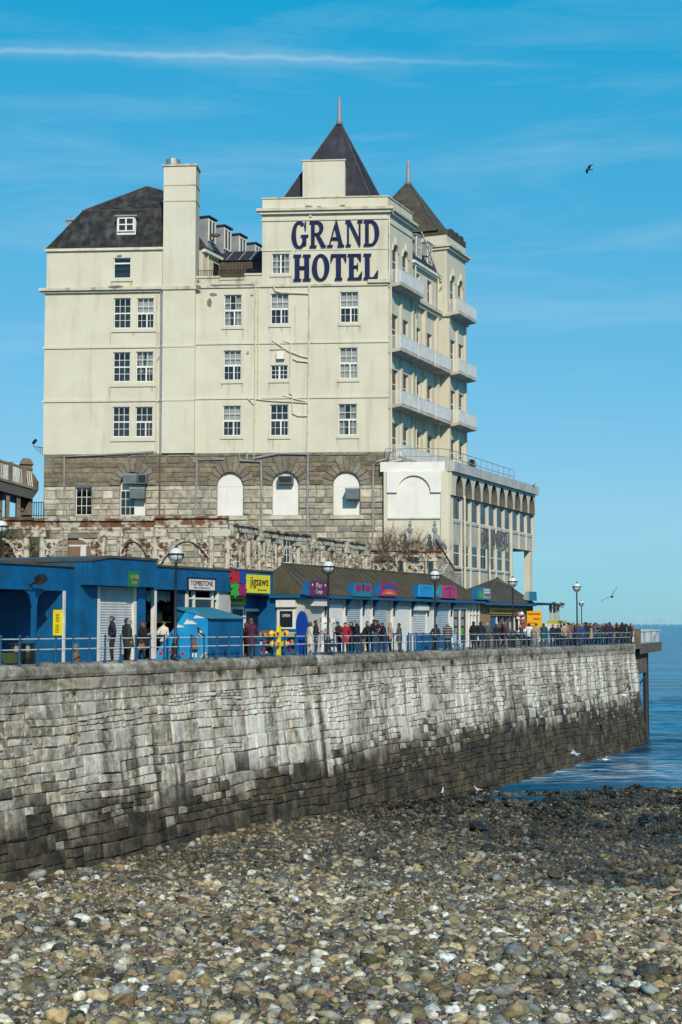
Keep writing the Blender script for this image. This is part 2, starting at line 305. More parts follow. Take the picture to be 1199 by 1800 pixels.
TEXT_CACHE = {}
def text_poly(body):
    """flat text in the default typeface as (verts, faces), height about 1, centred"""
    if body in TEXT_CACHE: return TEXT_CACHE[body]
    c = bpy.data.curves.new('lettering', 'FONT'); c.body = body; c.align_x = 'CENTER'; c.align_y = 'CENTER'; c.resolution_u = 3; c.extrude = 0.0
    o = bpy.data.objects.new('lettering', c); COL.objects.link(o)
    dg = bpy.context.evaluated_depsgraph_get(); me = bpy.data.meshes.new_from_object(o.evaluated_get(dg))
    vs = [v.co.copy() for v in me.vertices]; fs = [tuple(p.vertices) for p in me.polygons]
    bpy.data.objects.remove(o); bpy.data.curves.remove(c); bpy.data.meshes.remove(me)
    TEXT_CACHE[body] = (vs, fs); return vs, fs
def lettering(fr, uc, zc, d, body, width, height, mat, parent, name='lettering', thick=0.02):
    vs, fs = text_poly(body)
    x0, x1 = min(v.x for v in vs), max(v.x for v in vs); y0, y1 = min(v.y for v in vs), max(v.y for v in vs)
    mb = MB()
    for dd in (d, d + thick):
        mb.add([fr.p(uc + ((v.x - x0) / (x1 - x0) - 0.5) * width, dd, zc + ((v.y - y0) / (y1 - y0) - 0.5) * height) for v in vs], fs)
    return mb.build(name, mat, parent, fix=False)
# ------------------------------------------------------------------ walls with openings, blocks of stone
def wall(mb, fr, u0, u1, z0, z1, d, holes, reveal=0.3, mi=0, mr=None):
    mr = mi if mr is None else mr
    us = sorted({u0, u1, *[h[0] for h in holes], *[h[1] for h in holes]}); zs = sorted({z0, z1, *[h[2] for h in holes], *[h[3] for h in holes]})
    us = [u for u in us if u0 - 1e-6 <= u <= u1 + 1e-6]; zs = [z for z in zs if z0 - 1e-6 <= z <= z1 + 1e-6]
    for a, b in zip(us, us[1:]):
        for c, e in zip(zs, zs[1:]):
            um, zm = (a + b) / 2, (c + e) / 2
            if any(h[0] < um < h[1] and h[2] < zm < h[3] for h in holes): continue
            mb.quad(fr.p(a, d, c), fr.p(b, d, c), fr.p(b, d, e), fr.p(a, d, e), mi)
    for h in holes:
        a, b, c, e = h[:4]; r = d - reveal
        if len(h) > 4 and h[4]:
            R_ = (b - a) / 2; hz = e - c; ry = min(R_, hz) if h[4] is True else h[4]; um = (a + b) / 2; zc = e - ry; n = 12
            arc = [(um + R_ * math.cos(math.pi * i / n), zc + ry * math.sin(math.pi * i / n)) for i in range(n + 1)]
            for i in range(n):
                (p, q), (p2, q2) = arc[i], arc[i + 1]
                mb.quad(fr.p(p, d, q), fr.p(p, d, e), fr.p(p2, d, e), fr.p(p2, d, q2), mi)
                mb.quad(fr.p(p, d, q), fr.p(p2, d, q2), fr.p(p2, r, q2), fr.p(p, r, q), mr)
            top = zc
        else:
            top = e; mb.quad(fr.p(a, d, e), fr.p(b, d, e), fr.p(b, r, e), fr.p(a, r, e), mr)
        mb.quad(fr.p(a, d, c), fr.p(b, d, c), fr.p(b, r, c), fr.p(a, r, c), mr)
        mb.quad(fr.p(a, d, c), fr.p(a, d, top), fr.p(a, r, top), fr.p(a, r, c), mr)
        mb.quad(fr.p(b, d, c), fr.p(b, d, top), fr.p(b, r, top), fr.p(b, r, c), mr)
    return mb

BLOCK_F = [(0, 1, 5, 4), (1, 2, 6, 5), (2, 3, 7, 6), (3, 0, 4, 7), (4, 5, 9, 8), (5, 6, 10, 9), (6, 7, 11, 10), (7, 4, 8, 11), (8, 9, 10, 11)]
def block(corner, proud, inset=0.18, rough=0.02, back=0.14):
    """a rough-faced stone. corner(i, k, d): i,k in 0..1 across and up, d out of the wall -> world point"""
    j = lambda: rnd.uniform(-rough, rough)
    sq = [(0, 0), (1, 0), (1, 1), (0, 1)]
    jit = [(j(), j()) for _ in range(4)]
    vs = [corner(a, b, -back) for a, b in sq]
    vs += [corner(a + jit[q][0], b + jit[q][1], proud * 0.25) for q, (a, b) in enumerate(sq)]
    for q, (a, b) in enumerate(sq):
        ia, ib = inset * rnd.uniform(0.5, 1.4), inset * rnd.uniform(0.5, 1.4)
        vs.append(corner(a + (ia if a == 0 else -ia) * 0.6, b + (ib if b == 0 else -ib), proud * rnd.uniform(0.6, 1.35)))
    return vs
def mesh_with_tint(name, vs, fs, cols, mat, smooth=False):
    me = bpy.data.meshes.new(name); me.from_pydata(vs, [], fs); me.materials.append(mat)
    at = me.color_attributes.new('tint', 'FLOAT_COLOR', 'POINT')
    arr = np.ones((len(vs), 4), np.float32); arr[:, :3] = cols; at.data.foreach_set('color', arr.ravel())
    if smooth: me.polygons.foreach_set('use_smooth', [True] * len(me.polygons))
    return me
def emit_blocks(items, parent, name, rest_name, mat, limit=300, faces=BLOCK_F):
    """items: (score, verts, colour). the largest become parts, the rest one part"""
    items.sort(key=lambda t: -t[0])
    for sc, vs, c in items[:limit]:
        org = sum(vs, Vector()) / len(vs)
        me = mesh_with_tint(name, [v - org for v in vs], faces, np.tile(np.array(c, np.float32), (len(vs), 1)), mat)
        link(name, me, parent, org)
    rest = items[limit:]
    if rest:
        org = WORLD[parent.name]; V = []; Fc = []; Cc = []
        for sc, vs, c in rest:
            b = len(V); V += [v - org for v in vs]; Fc += [tuple(i + b for i in f) for f in faces]; Cc += [c] * len(vs)
        o = link(rest_name, mesh_with_tint(rest_name, V, Fc, np.array(Cc, np.float32), mat), parent, org); o['kind'] = 'stuff'

# ------------------------------------------------------------------ the promenade frame: u along the sea wall (away from us), d towards the sea
PF = Frame(-6.9, 64.0, 0.434, 0.901)
def coping(t): return 8.54 - 0.0022 * t
def deck(t): return coping(t) - 0.10
WALL_T0, WALL_T1 = -19.0, 71.6

# ground sheets -----------------------------------------------------------------
def ground_z(x, y):
    P = [(-30, 5.2), (10, 3.65), (27, 2.95), (45, 1.85), (53, 1.25), (66, 1.15), (80, 0.90), (90, 0.50), (98, -0.05), (115, -1.0), (150, -2.6), (260, -5)]
    for (a, za), (b, zb) in zip(P, P[1:]):
        if a <= y <= b: z = za + (zb - za) * (y - a) / (b - a); break
    else: z = P[0][1] if y < P[0][0] else P[-1][1]
    k = min(1, max(0, (y - 42) / 34)); low = z - 0.075 * max(0.0, min(30, x + 1.0)) * k          # the beach dips to the right, towards a tide pool
    if y < 93: low = max(low, 0.10 + 0.004 * (93 - y))
    z = min(z, low)
    n = mnoise.noise(Vector((x * 0.13, y * 0.13, 3.1))) * (0.15 + 0.17 * min(1, max(0, (y - 70) / 20))) + mnoise.noise(Vector((x * 0.5, y * 0.5, 7.7))) * 0.05
    return z + n
def build_ground():
    xs = np.linspace(-40, 70, 111); ys = np.linspace(-20, 220, 241); V = [(x, y, ground_z(x, y)) for y in ys for x in xs]; n = len(xs)
    Fc = [(j * n + i, j * n + i + 1, (j + 1) * n + i + 1, (j + 1) * n + i) for j in range(len(ys) - 1) for i in range(n - 1)]
    me = bpy.data.meshes.new('beach'); me.from_pydata(V, [], Fc); me.materials.append(shingle_material()); me.polygons.foreach_set('use_smooth', [True] * len(Fc))
    tag(link('beach', me, None, (0, 0, 0)), kind='structure')
def wet_nodes(nt, col, rough_in, p):
    """stones near the tide line are wet and weed-covered: darker and glossier"""
    N = nt.nodes.new; L = nt.links.new
    geo = N('ShaderNodeNewGeometry'); sp = N('ShaderNodeSeparateXYZ'); L(geo.outputs['Position'], sp.inputs[0])
    nz = N('ShaderNodeTexNoise'); nz.inputs['Scale'].default_value = 0.16; nz.inputs['Detail'].default_value = 5; L(geo.outputs['Position'], nz.inputs['Vector'])
    mr = N('ShaderNodeMapRange'); mr.inputs[1].default_value = 1.62; mr.inputs[2].default_value = 0.75; L(sp.outputs[2], mr.inputs[0])   # height above the sea
    ad = N('ShaderNodeMath'); ad.operation = 'MULTIPLY_ADD'; ad.inputs[1].default_value = 2.2; ad.inputs[2].default_value = -1.15; L(nz.outputs[0], ad.inputs[0])
    sm = N('ShaderNodeMath'); sm.operation = 'ADD'; sm.use_clamp = True; L(mr.outputs[0], sm.inputs[0]); L(ad.outputs[0], sm.inputs[1])
    mu = N('ShaderNodeMath'); mu.operation = 'MULTIPLY'; mu.inputs[1].default_value = 0.92; L(sm.outputs[0], mu.inputs[0])
    mx = N('ShaderNodeMix'); mx.data_type = 'RGBA'; L(mu.outputs[0], mx.inputs[0]); L(col, mx.inputs[6])
    dk = N('ShaderNodeMix'); dk.data_type = 'RGBA'; dk.blend_type = 'MULTIPLY'; dk.inputs[0].default_value = 1; L(col, dk.inputs[6]); dk.inputs[7].default_value = (0.13, 0.115, 0.075, 1); L(dk.outputs[2], mx.inputs[7])
    L(mx.outputs[2], p.inputs['Base Color'])
    rr = N('ShaderNodeMapRange'); rr.inputs[3].default_value = rough_in; rr.inputs[4].default_value = 0.42; L(sm.outputs[0], rr.inputs[0]); L(rr.outputs[0], p.inputs['Roughness'])
def shingle_material():
    m = bpy.data.materials.new('shingle'); m.use_nodes = True; nt = m.node_tree; N = nt.nodes.new; L = nt.links.new; p = nt.nodes['Principled BSDF']
    geo = N('ShaderNodeNewGeometry'); v = N('ShaderNodeTexVoronoi'); v.inputs['Scale'].default_value = 22; L(geo.outputs['Position'], v.inputs['Vector'])
    r = N('ShaderNodeValToRGB'); cr = r.color_ramp; cr.interpolation = 'CONSTANT'
    cols = [(0.0, (0.11, 0.098, 0.075)), (0.25, (0.20, 0.17, 0.12)), (0.42, (0.06, 0.055, 0.042)), (0.55, (0.16, 0.155, 0.14)), (0.72, (0.28, 0.23, 0.15)), (0.90, (0.46, 0.43, 0.37))]
    cr.elements[0].position = 0; cr.elements[0].color = (*cols[0][1], 1); cr.elements[1].position = cols[1][0]; cr.elements[1].color = (*cols[1][1], 1)
    for q, c in cols[2:]: e = cr.elements.new(q); e.color = (*c, 1)
    sp = N('ShaderNodeSeparateColor'); L(v.outputs['Color'], sp.inputs[0]); L(sp.outputs[0], r.inputs[0])
    b = N('ShaderNodeBump'); b.invert = True; b.inputs['Strength'].default_value = 1.0; b.inputs['Distance'].default_value = 0.06; L(v.outputs['Distance'], b.inputs['Height']); L(b.outputs[0], p.inputs['Normal'])
    wet_nodes(nt, r.outputs[0], 0.9, p); return m
def stone_material(name, obj):
    m = bpy.data.materials.new(name); m.use_nodes = True; nt = m.node_tree; N = nt.nodes.new; L = nt.links.new; p = nt.nodes['Principled BSDF']; p.inputs['Specular IOR Level'].default_value = 0.35
    if obj: c = N('ShaderNodeObjectInfo').outputs['Color']
    else: a = N('ShaderNodeAttribute'); a.attribute_name = 'tint'; c = a.outputs['Color']
    geo = N('ShaderNodeNewGeometry')
    def nz(s, d=6):
        n = N('ShaderNodeTexNoise'); n.inputs['Scale'].default_value = s; n.inputs['Detail'].default_value = d; L(geo.outputs['Position'], n.inputs['Vector']); return n.outputs[0]
    def ramp(v, lo, hi, a=0, b=1):
        r = N('ShaderNodeMapRange'); r.inputs[1].default_value = lo; r.inputs[2].default_value = hi; r.inputs[3].default_value = a; r.inputs[4].default_value = b; L(v, r.inputs[0]); return r.outputs[0]
    def mix(f, a, b, bl='MIX'):
        x = N('ShaderNodeMix'); x.data_type = 'RGBA'; x.blend_type = bl
        for i, v in ((0, f), (6, a), (7, b)):
            if isinstance(v, (int, float)): x.inputs[i].default_value = v
            elif isinstance(v, tuple): x.inputs[i].default_value = (*v, 1)
            else: L(v, x.inputs[i])
        return x.outputs[2]
    c = mix(ramp(nz(7), 0.42, 0.62), c, mix(1.0, c, (0.55, 0.53, 0.47), 'MULTIPLY'))
    c = mix(ramp(nz(19, 3), 0.60, 0.70, 0, 0.55), c, (0.42, 0.40, 0.34))
    c = mix(ramp(nz(2.2), 0.60, 0.74, 0, 0.6), c, (0.085, 0.085, 0.035))
    b = N('ShaderNodeBump'); b.inputs['Strength'].default_value = 0.6; b.inputs['Distance'].default_value = 0.03; L(nz(22, 5), b.inputs['Height']); L(b.outputs[0], p.inputs['Normal'])
    wet_nodes(nt, c, 0.82, p); return m
PALETTE = [((0.27, 0.25, 0.205), 18), ((0.36, 0.295, 0.185), 18), ((0.36, 0.265, 0.14), 9), ((0.19, 0.16, 0.075), 20), ((0.68, 0.64, 0.53), 13), ((0.155, 0.105, 0.06), 12),
           ((0.065, 0.06, 0.048), 16), ((0.21, 0.225, 0.215), 9), ((0.45, 0.37, 0.22), 11), ((0.30, 0.20, 0.135), 5), ((0.48, 0.45, 0.37), 7)]
PAL_C = [c for c, w in PALETTE for _ in range(w)]
def in_wall(x, y, margin=0.1):
    v = Vector((x, y, 0)) - PF.o; t, d = v.dot(PF.u), v.dot(PF.n)
    return d < wall_d(ground_z(x, y)) + margin and t < WALL_T1 + 1.2
def wall_d(z, t=0): return 0.30 + 1.0 * max(0.0, (8.5 - z) / 8.5) ** 1.25
def stone_shapes(n, sub, seed):
    out = []; rg = np.random.RandomState(seed)
    for i in range(n):
        bm = bmesh.new(); bmesh.ops.create_icosphere(bm, subdivisions=sub, radius=1.0); o = Vector((i * 5.1, seed * 3.3, 0))
        ax = (rg.uniform(0.75, 1.35), rg.uniform(0.7, 1.05), rg.uniform(0.42, 0.72))
        for _ in range(12):                            # knock flat facets off
            nrm = Vector(rg.normal(size=3)).normalized(); k = rg.uniform(0.46, 0.82)
            for v in bm.verts:
                e = v.co.dot(nrm) - k
                if e > 0: v.co -= nrm * e * 0.95
        for v in bm.verts:
            v.co *= 1 + 0.22 * mnoise.noise(v.co * 1.1 + o)
            v.co = Vector((v.co.x * ax[0], v.co.y * ax[1], v.co.z * ax[2]))
        out.append((np.array([v.co[:] for v in bm.verts], np.float32), np.array([[v.index for v in f.verts] for f in bm.faces], np.int32))); bm.free()
    return out
def stone_label(c, s, p):
    hue = 'white' if sum(c) > 1.35 else 'pale grey' if sum(c) > 0.95 and c[0] < c[2] * 1.45 else 'pale tan' if sum(c) > 0.95 else 'black' if sum(c) < 0.26 else 'dark brown' if sum(c) < 0.42 else 'ochre' if c[0] > c[2] * 2.1 else 'tan' if c[0] > c[2] * 1.5 else 'olive brown' if c[0] > c[2] * 1.3 else 'blue grey' if c[2] > c[0] else 'mid grey'
    size = 'big' if s > 0.32 else 'fist sized' if s < 0.15 else 'middling' if s < 0.22 else 'large'
    k = p.x / p.y; side = 'far left' if k < -0.13 else 'left of centre' if k < -0.03 else 'centre' if k < 0.05 else 'right of centre' if k < 0.13 else 'far right'
    row = 'along the bottom edge of the beach' if p.y < 29.5 else 'in the near foreground of the beach' if p.y < 34 else 'in the middle foreground of the beach' if p.y < 42 else 'halfway up the beach' if p.y < 58 else 'on the far beach near the wall foot and water'
    return '%s %s stone %s, %s' % (size, hue, row, side)
def build_stones():
    rg = np.random.RandomState(11)
    fine, coarse = stone_shapes(14, 2, 1), stone_shapes(14, 1, 2)
    S = []                                             # x, y, size
    def scatter(y0, y1, dens, lo, hi, pw):
        hw = 0.262 * (y0 + y1) / 2 + 3.0
        n = int(dens * (y1 - y0) * hw * 2)
        for _ in range(n):
            y = rg.uniform(y0, y1); h = 0.262 * y + 3.0; x = rg.uniform(-h, h)
            if in_wall(x, y): continue
            S.append((x, y, 0.80 * lo + 0.80 * (hi - lo) * rg.rand() ** pw))
    for y0 in range(20, 112, 4):
        near = y0 < 52
        if near: scatter(y0, y0 + 4, 34, 0.025, 0.06, 1.2)
        scatter(y0, y0 + 4, 23 if near else 14, 0.05, 0.14, 1.5)
        scatter(y0, y0 + 4, 10 if near else 8.0, 0.10, 0.25, 1.5)
        scatter(y0, y0 + 4, 0.7 if y0 < 76 else 1.1, 0.22, 0.40 if y0 < 76 else 0.55, 1.6)
    # named boulders seen in the photograph: pixel, radius
    BIG = [(66, 1536, 0.50, (0.30, 0.30, 0.28)), (598, 1420, 0.36, (0.36, 0.345, 0.30)), (652, 1688, 0.33, (0.07, 0.075, 0.03)), (842, 1455, 0.52, (0.02, 0.022, 0.025)), (330, 1512, 0.36, (0.10, 0.095, 0.05)),
           (905, 1672, 0.34, (0.22, 0.235, 0.24)), (885, 1742, 0.36, (0.25, 0.255, 0.25)), (212, 1740, 0.28, (0.36, 0.37, 0.36)), (985, 1790, 0.26, (0.52, 0.49, 0.42)), (357, 1690, 0.30, (0.075, 0.08, 0.035)),
           (1155, 1665, 0.34, (0.36, 0.34, 0.29)), (1140, 1710, 0.3, (0.07, 0.075, 0.06)), (858, 1492, 0.40, (0.03, 0.032, 0.03)), (945, 1492, 0.34, (0.02, 0.022, 0.03))]
    big = []
    for px, py, s, c in BIG:
        r = ray(px, py); y = 25.0
        while y < 130 and EYE + r.z * y / r.y > ground_z(r.x * y / r.y, y) + s * 0.3: y += 0.1
        big.append((r.x * y / r.y, y, s, c))
    mo, ma = stone_material('beach_stone', True), stone_material('beach_stones', False)
    scale = [(s / y, x, y, s, None) for x, y, s in S] + [(9, x, y, s, c) for x, y, s, c in big]
    vis = [q for q in scale if abs(q[1] / q[2]) < 0.219 and q[2] > 26.6]
    vis.sort(key=lambda q: -q[0]); chosen = set(id(q) for q in vis[:300])
    protos = [None] * len(fine)
    kinds = [('pale grey stone lying among the pebbles of the beach', lambda c: sum(c) > 1.0), ('dark brown or black stone lying among the pebbles of the beach', lambda c: sum(c) < 0.36),
             ('tan or ochre stone lying among the pebbles of the beach', lambda c: c[0] > c[2] * 1.45), ('mid grey stone lying among the pebbles of the beach', lambda c: True)]
    special = {0: 'big grey boulder at the foot of the sea wall at the far left', 1: 'wide pale flat stone against the foot of the sea wall below the crowd', 2: 'dark green mossy stone alone in the middle of the foreground',
               3: 'largest black weed covered boulder on the beach near the gulls', 4: 'dark olive boulder on the beach below the left part of the wall', 8: 'pale cream boulder cut by the bottom edge right of centre'}
    bigset = {(round(x, 4), round(y, 4)): i for i, (x, y, s, c) in enumerate(big)}
    VV = []; FF = []; CC = []; SM = []; base = 0
    for q in scale:
        _, x, y, s, c = q
        col = np.array(c) if c else np.array(PAL_C[rg.randint(len(PAL_C))]) * 1.03
        if c is None and y > 72 and s > 0.26: col = np.array((0.04, 0.038, 0.026))
        if c is None: col = np.clip(col * rg.uniform(0.55, 1.5) + rg.uniform(-0.012, 0.012, 3), 0.015, 0.8)
        tilt = Matrix.Rotation(rg.uniform(-0.35, 0.35), 3, 'X') @ Matrix.Rotation(rg.uniform(-0.35, 0.35), 3, 'Y'); spin = Matrix.Rotation(rg.uniform(0, 6.28), 3, 'Z')
        M3 = spin @ tilt; z = ground_z(x, y) + s * rg.uniform(0.05, 0.30)
        if id(q) in chosen:
            k = rg.randint(len(fine))
            if protos[k] is None:
                v, f = fine[k]; me = bpy.data.meshes.new('beach_stone'); me.from_pydata(v.tolist(), [], f.tolist()); me.materials.append(mo); me.polygons.foreach_set('use_smooth', [True] * len(f)); protos[k] = me
            o = bpy.data.objects.new('beach_stone', protos[k]); COL.objects.link(o); o.location = (x, y, z); o.scale = (s, s, s); o.rotation_euler = M3.to_euler(); o.color = (*col, 1); WORLD[o.name] = Vector((x, y, z))
            lab = stone_label(col, s, o.location); i = bigset.get((round(x, 4), round(y, 4)))
            if i in special: tag(o, special[i], 'stone', 'stones on the beach')
            else: tag(o, lab, 'stone', 'stones on the beach')
        else:
            v, f = (fine if (s / y > 0.0034 and y < 60) else coarse)[rg.randint(14)]
            w = (v * s) @ np.array(M3.transposed(), np.float32) + np.array((x, y, z), np.float32)
            VV.append(w); FF.append(f + base); SM.append(np.full(len(f), rg.rand() < 0.35)); base += len(w); CC.append(np.tile(np.array((*col, 1), np.float32), (len(w), 1)))
    V = np.concatenate(VV).astype(np.float32); Fc = np.concatenate(FF); C4 = np.concatenate(CC)
    me = bpy.data.meshes.new('pebbles'); me.vertices.add(len(V)); me.vertices.foreach_set('co', V.ravel()); nf = len(Fc)
    me.loops.add(nf * 3); me.loops.foreach_set('vertex_index', Fc.ravel().astype(np.int32)); me.polygons.add(nf)
    me.polygons.foreach_set('loop_start', np.arange(nf, dtype=np.int32) * 3); me.polygons.foreach_set('use_smooth', np.concatenate(SM)); me.update(calc_edges=True); me.validate()
    at = me.color_attributes.new('tint', 'FLOAT_COLOR', 'POINT'); at.data.foreach_set('color', C4.ravel()); me.materials.append(ma)
    tag(link('pebbles', me, None, (0, 0, 0)), kind='stuff')

# sea ----------------------------------------------------------------------------
def sea_material():
    m = bpy.data.materials.new('sea_water'); m.use_nodes = True; nt = m.node_tree; N = nt.nodes.new; L = nt.links.new; p = nt.nodes['Principled BSDF']
    p.inputs['Base Color'].default_value = (0.004, 0.058, 0.105, 1); p.inputs['Roughness'].default_value = 0.16; p.inputs['IOR'].default_value = 1.33; p.inputs['Specular IOR Level'].default_value = 0.28
    geo = N('ShaderNodeNewGeometry'); pos = geo.outputs['Position']
    def nz(st, sc, det=4):
        mp = N('ShaderNodeMapping'); mp.inputs['Scale'].default_value = st; mp.inputs['Rotation'].default_value = (0, 0, R(12)); L(pos, mp.inputs[0]); n = N('ShaderNodeTexNoise'); n.inputs['Scale'].default_value = sc; n.inputs['Detail'].default_value = det; L(mp.outputs[0], n.inputs['Vector']); return n.outputs[0]
    a, b = nz((0.35, 0.8, 1), 0.16, 4), nz((0.45, 1, 1), 1.1, 5)
    def mth(op, x, y):
        k = N('ShaderNodeMath'); k.operation = op
        for i, v in enumerate((x, y)):
            if isinstance(v, (int, float)): k.inputs[i].default_value = v
            else: L(v, k.inputs[i])
        return k.outputs[0]
    h = mth('ADD', mth('MULTIPLY', a, 8.0), mth('MULTIPLY', b, 2.2))
    bp = N('ShaderNodeBump'); bp.inputs['Strength'].default_value = 1.0; bp.inputs['Distance'].default_value = 0.55; L(h, bp.inputs['Height']); L(bp.outputs[0], p.inputs['Normal'])
    # foam near the end of the wall and along the shore
    sp = N('ShaderNodeSeparateXYZ'); L(pos, sp.inputs[0])
    def win(v, a, b, c, d):
        r1 = N('ShaderNodeMapRange'); r1.inputs[1].default_value = a; r1.inputs[2].default_value = b; L(v, r1.inputs[0]); r2 = N('ShaderNodeMapRange'); r2.inputs[1].default_value = d; r2.inputs[2].default_value = c; L(v, r2.inputs[0]); return mth('MULTIPLY', r1.outputs[0], r2.outputs[0])
    fo = nz((0.22, 1, 1), 1.25, 7); fr = N('ShaderNodeMapRange'); fr.inputs[1].default_value = 0.45; fr.inputs[2].default_value = 0.60; L(fo, fr.inputs[0])
    zone = mth('MULTIPLY', win(sp.outputs[1], 97, 102, 110, 122), win(sp.outputs[0], 9, 12, 20, 31))
    f = mth('MULTIPLY', mth('MULTIPLY', fr.outputs[0], zone), 0.55)
    mx = N('ShaderNodeMix'); mx.data_type = 'RGBA'; L(f, mx.inputs[0])
    far = N('ShaderNodeMapRange'); far.inputs[1].default_value = 0.40; far.inputs[2].default_value = 0.62; L(nz((0.10, 0.6, 1), 0.09, 5), far.inputs[0])
    wc = N('ShaderNodeMix'); wc.data_type = 'RGBA'; L(far.outputs[0], wc.inputs[0]); wc.inputs[6].default_value = (0.0, 0.06, 0.14, 1); wc.inputs[7].default_value = (0.0, 0.155, 0.31, 1)
    L(wc.outputs[2], mx.inputs[6]); mx.inputs[7].default_value = (0.75, 0.77, 0.78, 1); L(mx.outputs[2], p.inputs['Base Color'])
    return m
def build_sea():
    m = sea_material()
    xs = np.linspace(-4, 60, 129); ys = np.linspace(84, 224, 281); n = len(xs); V = []
    for y in ys:
        for x in xs:
            k = min(1, (x + 4) / 6, (60 - x) / 8, (y - 84) / 4, (224 - y) / 20)
            V.append((x, y, k * (0.16 * mnoise.noise(Vector((x * 0.16 + y * 0.05, y * 0.42, 0))) + 0.07 * mnoise.noise(Vector((x * 0.6, y * 1.1, 4))))))
    Fc = [(j * n + i, j * n + i + 1, (j + 1) * n + i + 1, (j + 1) * n + i) for j in range(len(ys) - 1) for i in range(n - 1)]
    b = len(V)                                         # flat sea all round the waved patch
    x0, x1, y0, y1, B = -4, 60, 84, 224, 45000
    V += [(x0, y0, 0), (x1, y0, 0), (x1, y1, 0), (x0, y1, 0), (-B, y0, 0), (B, y0, 0), (-B, y1, 0), (B, y1, 0), (-B, B, 0), (B, B, 0), (x0, B, 0), (x1, B, 0), (B, -400, 0), (x0, -400, 0), (x1, -400, 0), (-B, -400, 0)]
    Fc += [(b + 1, b + 5, b + 7, b + 2), (b + 4, b, b + 3, b + 6), (b + 3, b + 2, b + 11, b + 10), (b + 2, b + 7, b + 9, b + 11), (b + 6, b + 3, b + 10, b + 8), (b + 13, b + 14, b + 1, b), (b + 14, b + 12, b + 5, b + 1), (b + 15, b + 13, b, b + 4)]
    me = bpy.data.meshes.new('sea'); me.from_pydata(V, [], Fc); me.materials.append(m); me.polygons.foreach_set('use_smooth', [True] * len(Fc))
    tag(link('sea', me, None, (0, 0, 0)), kind='structure')

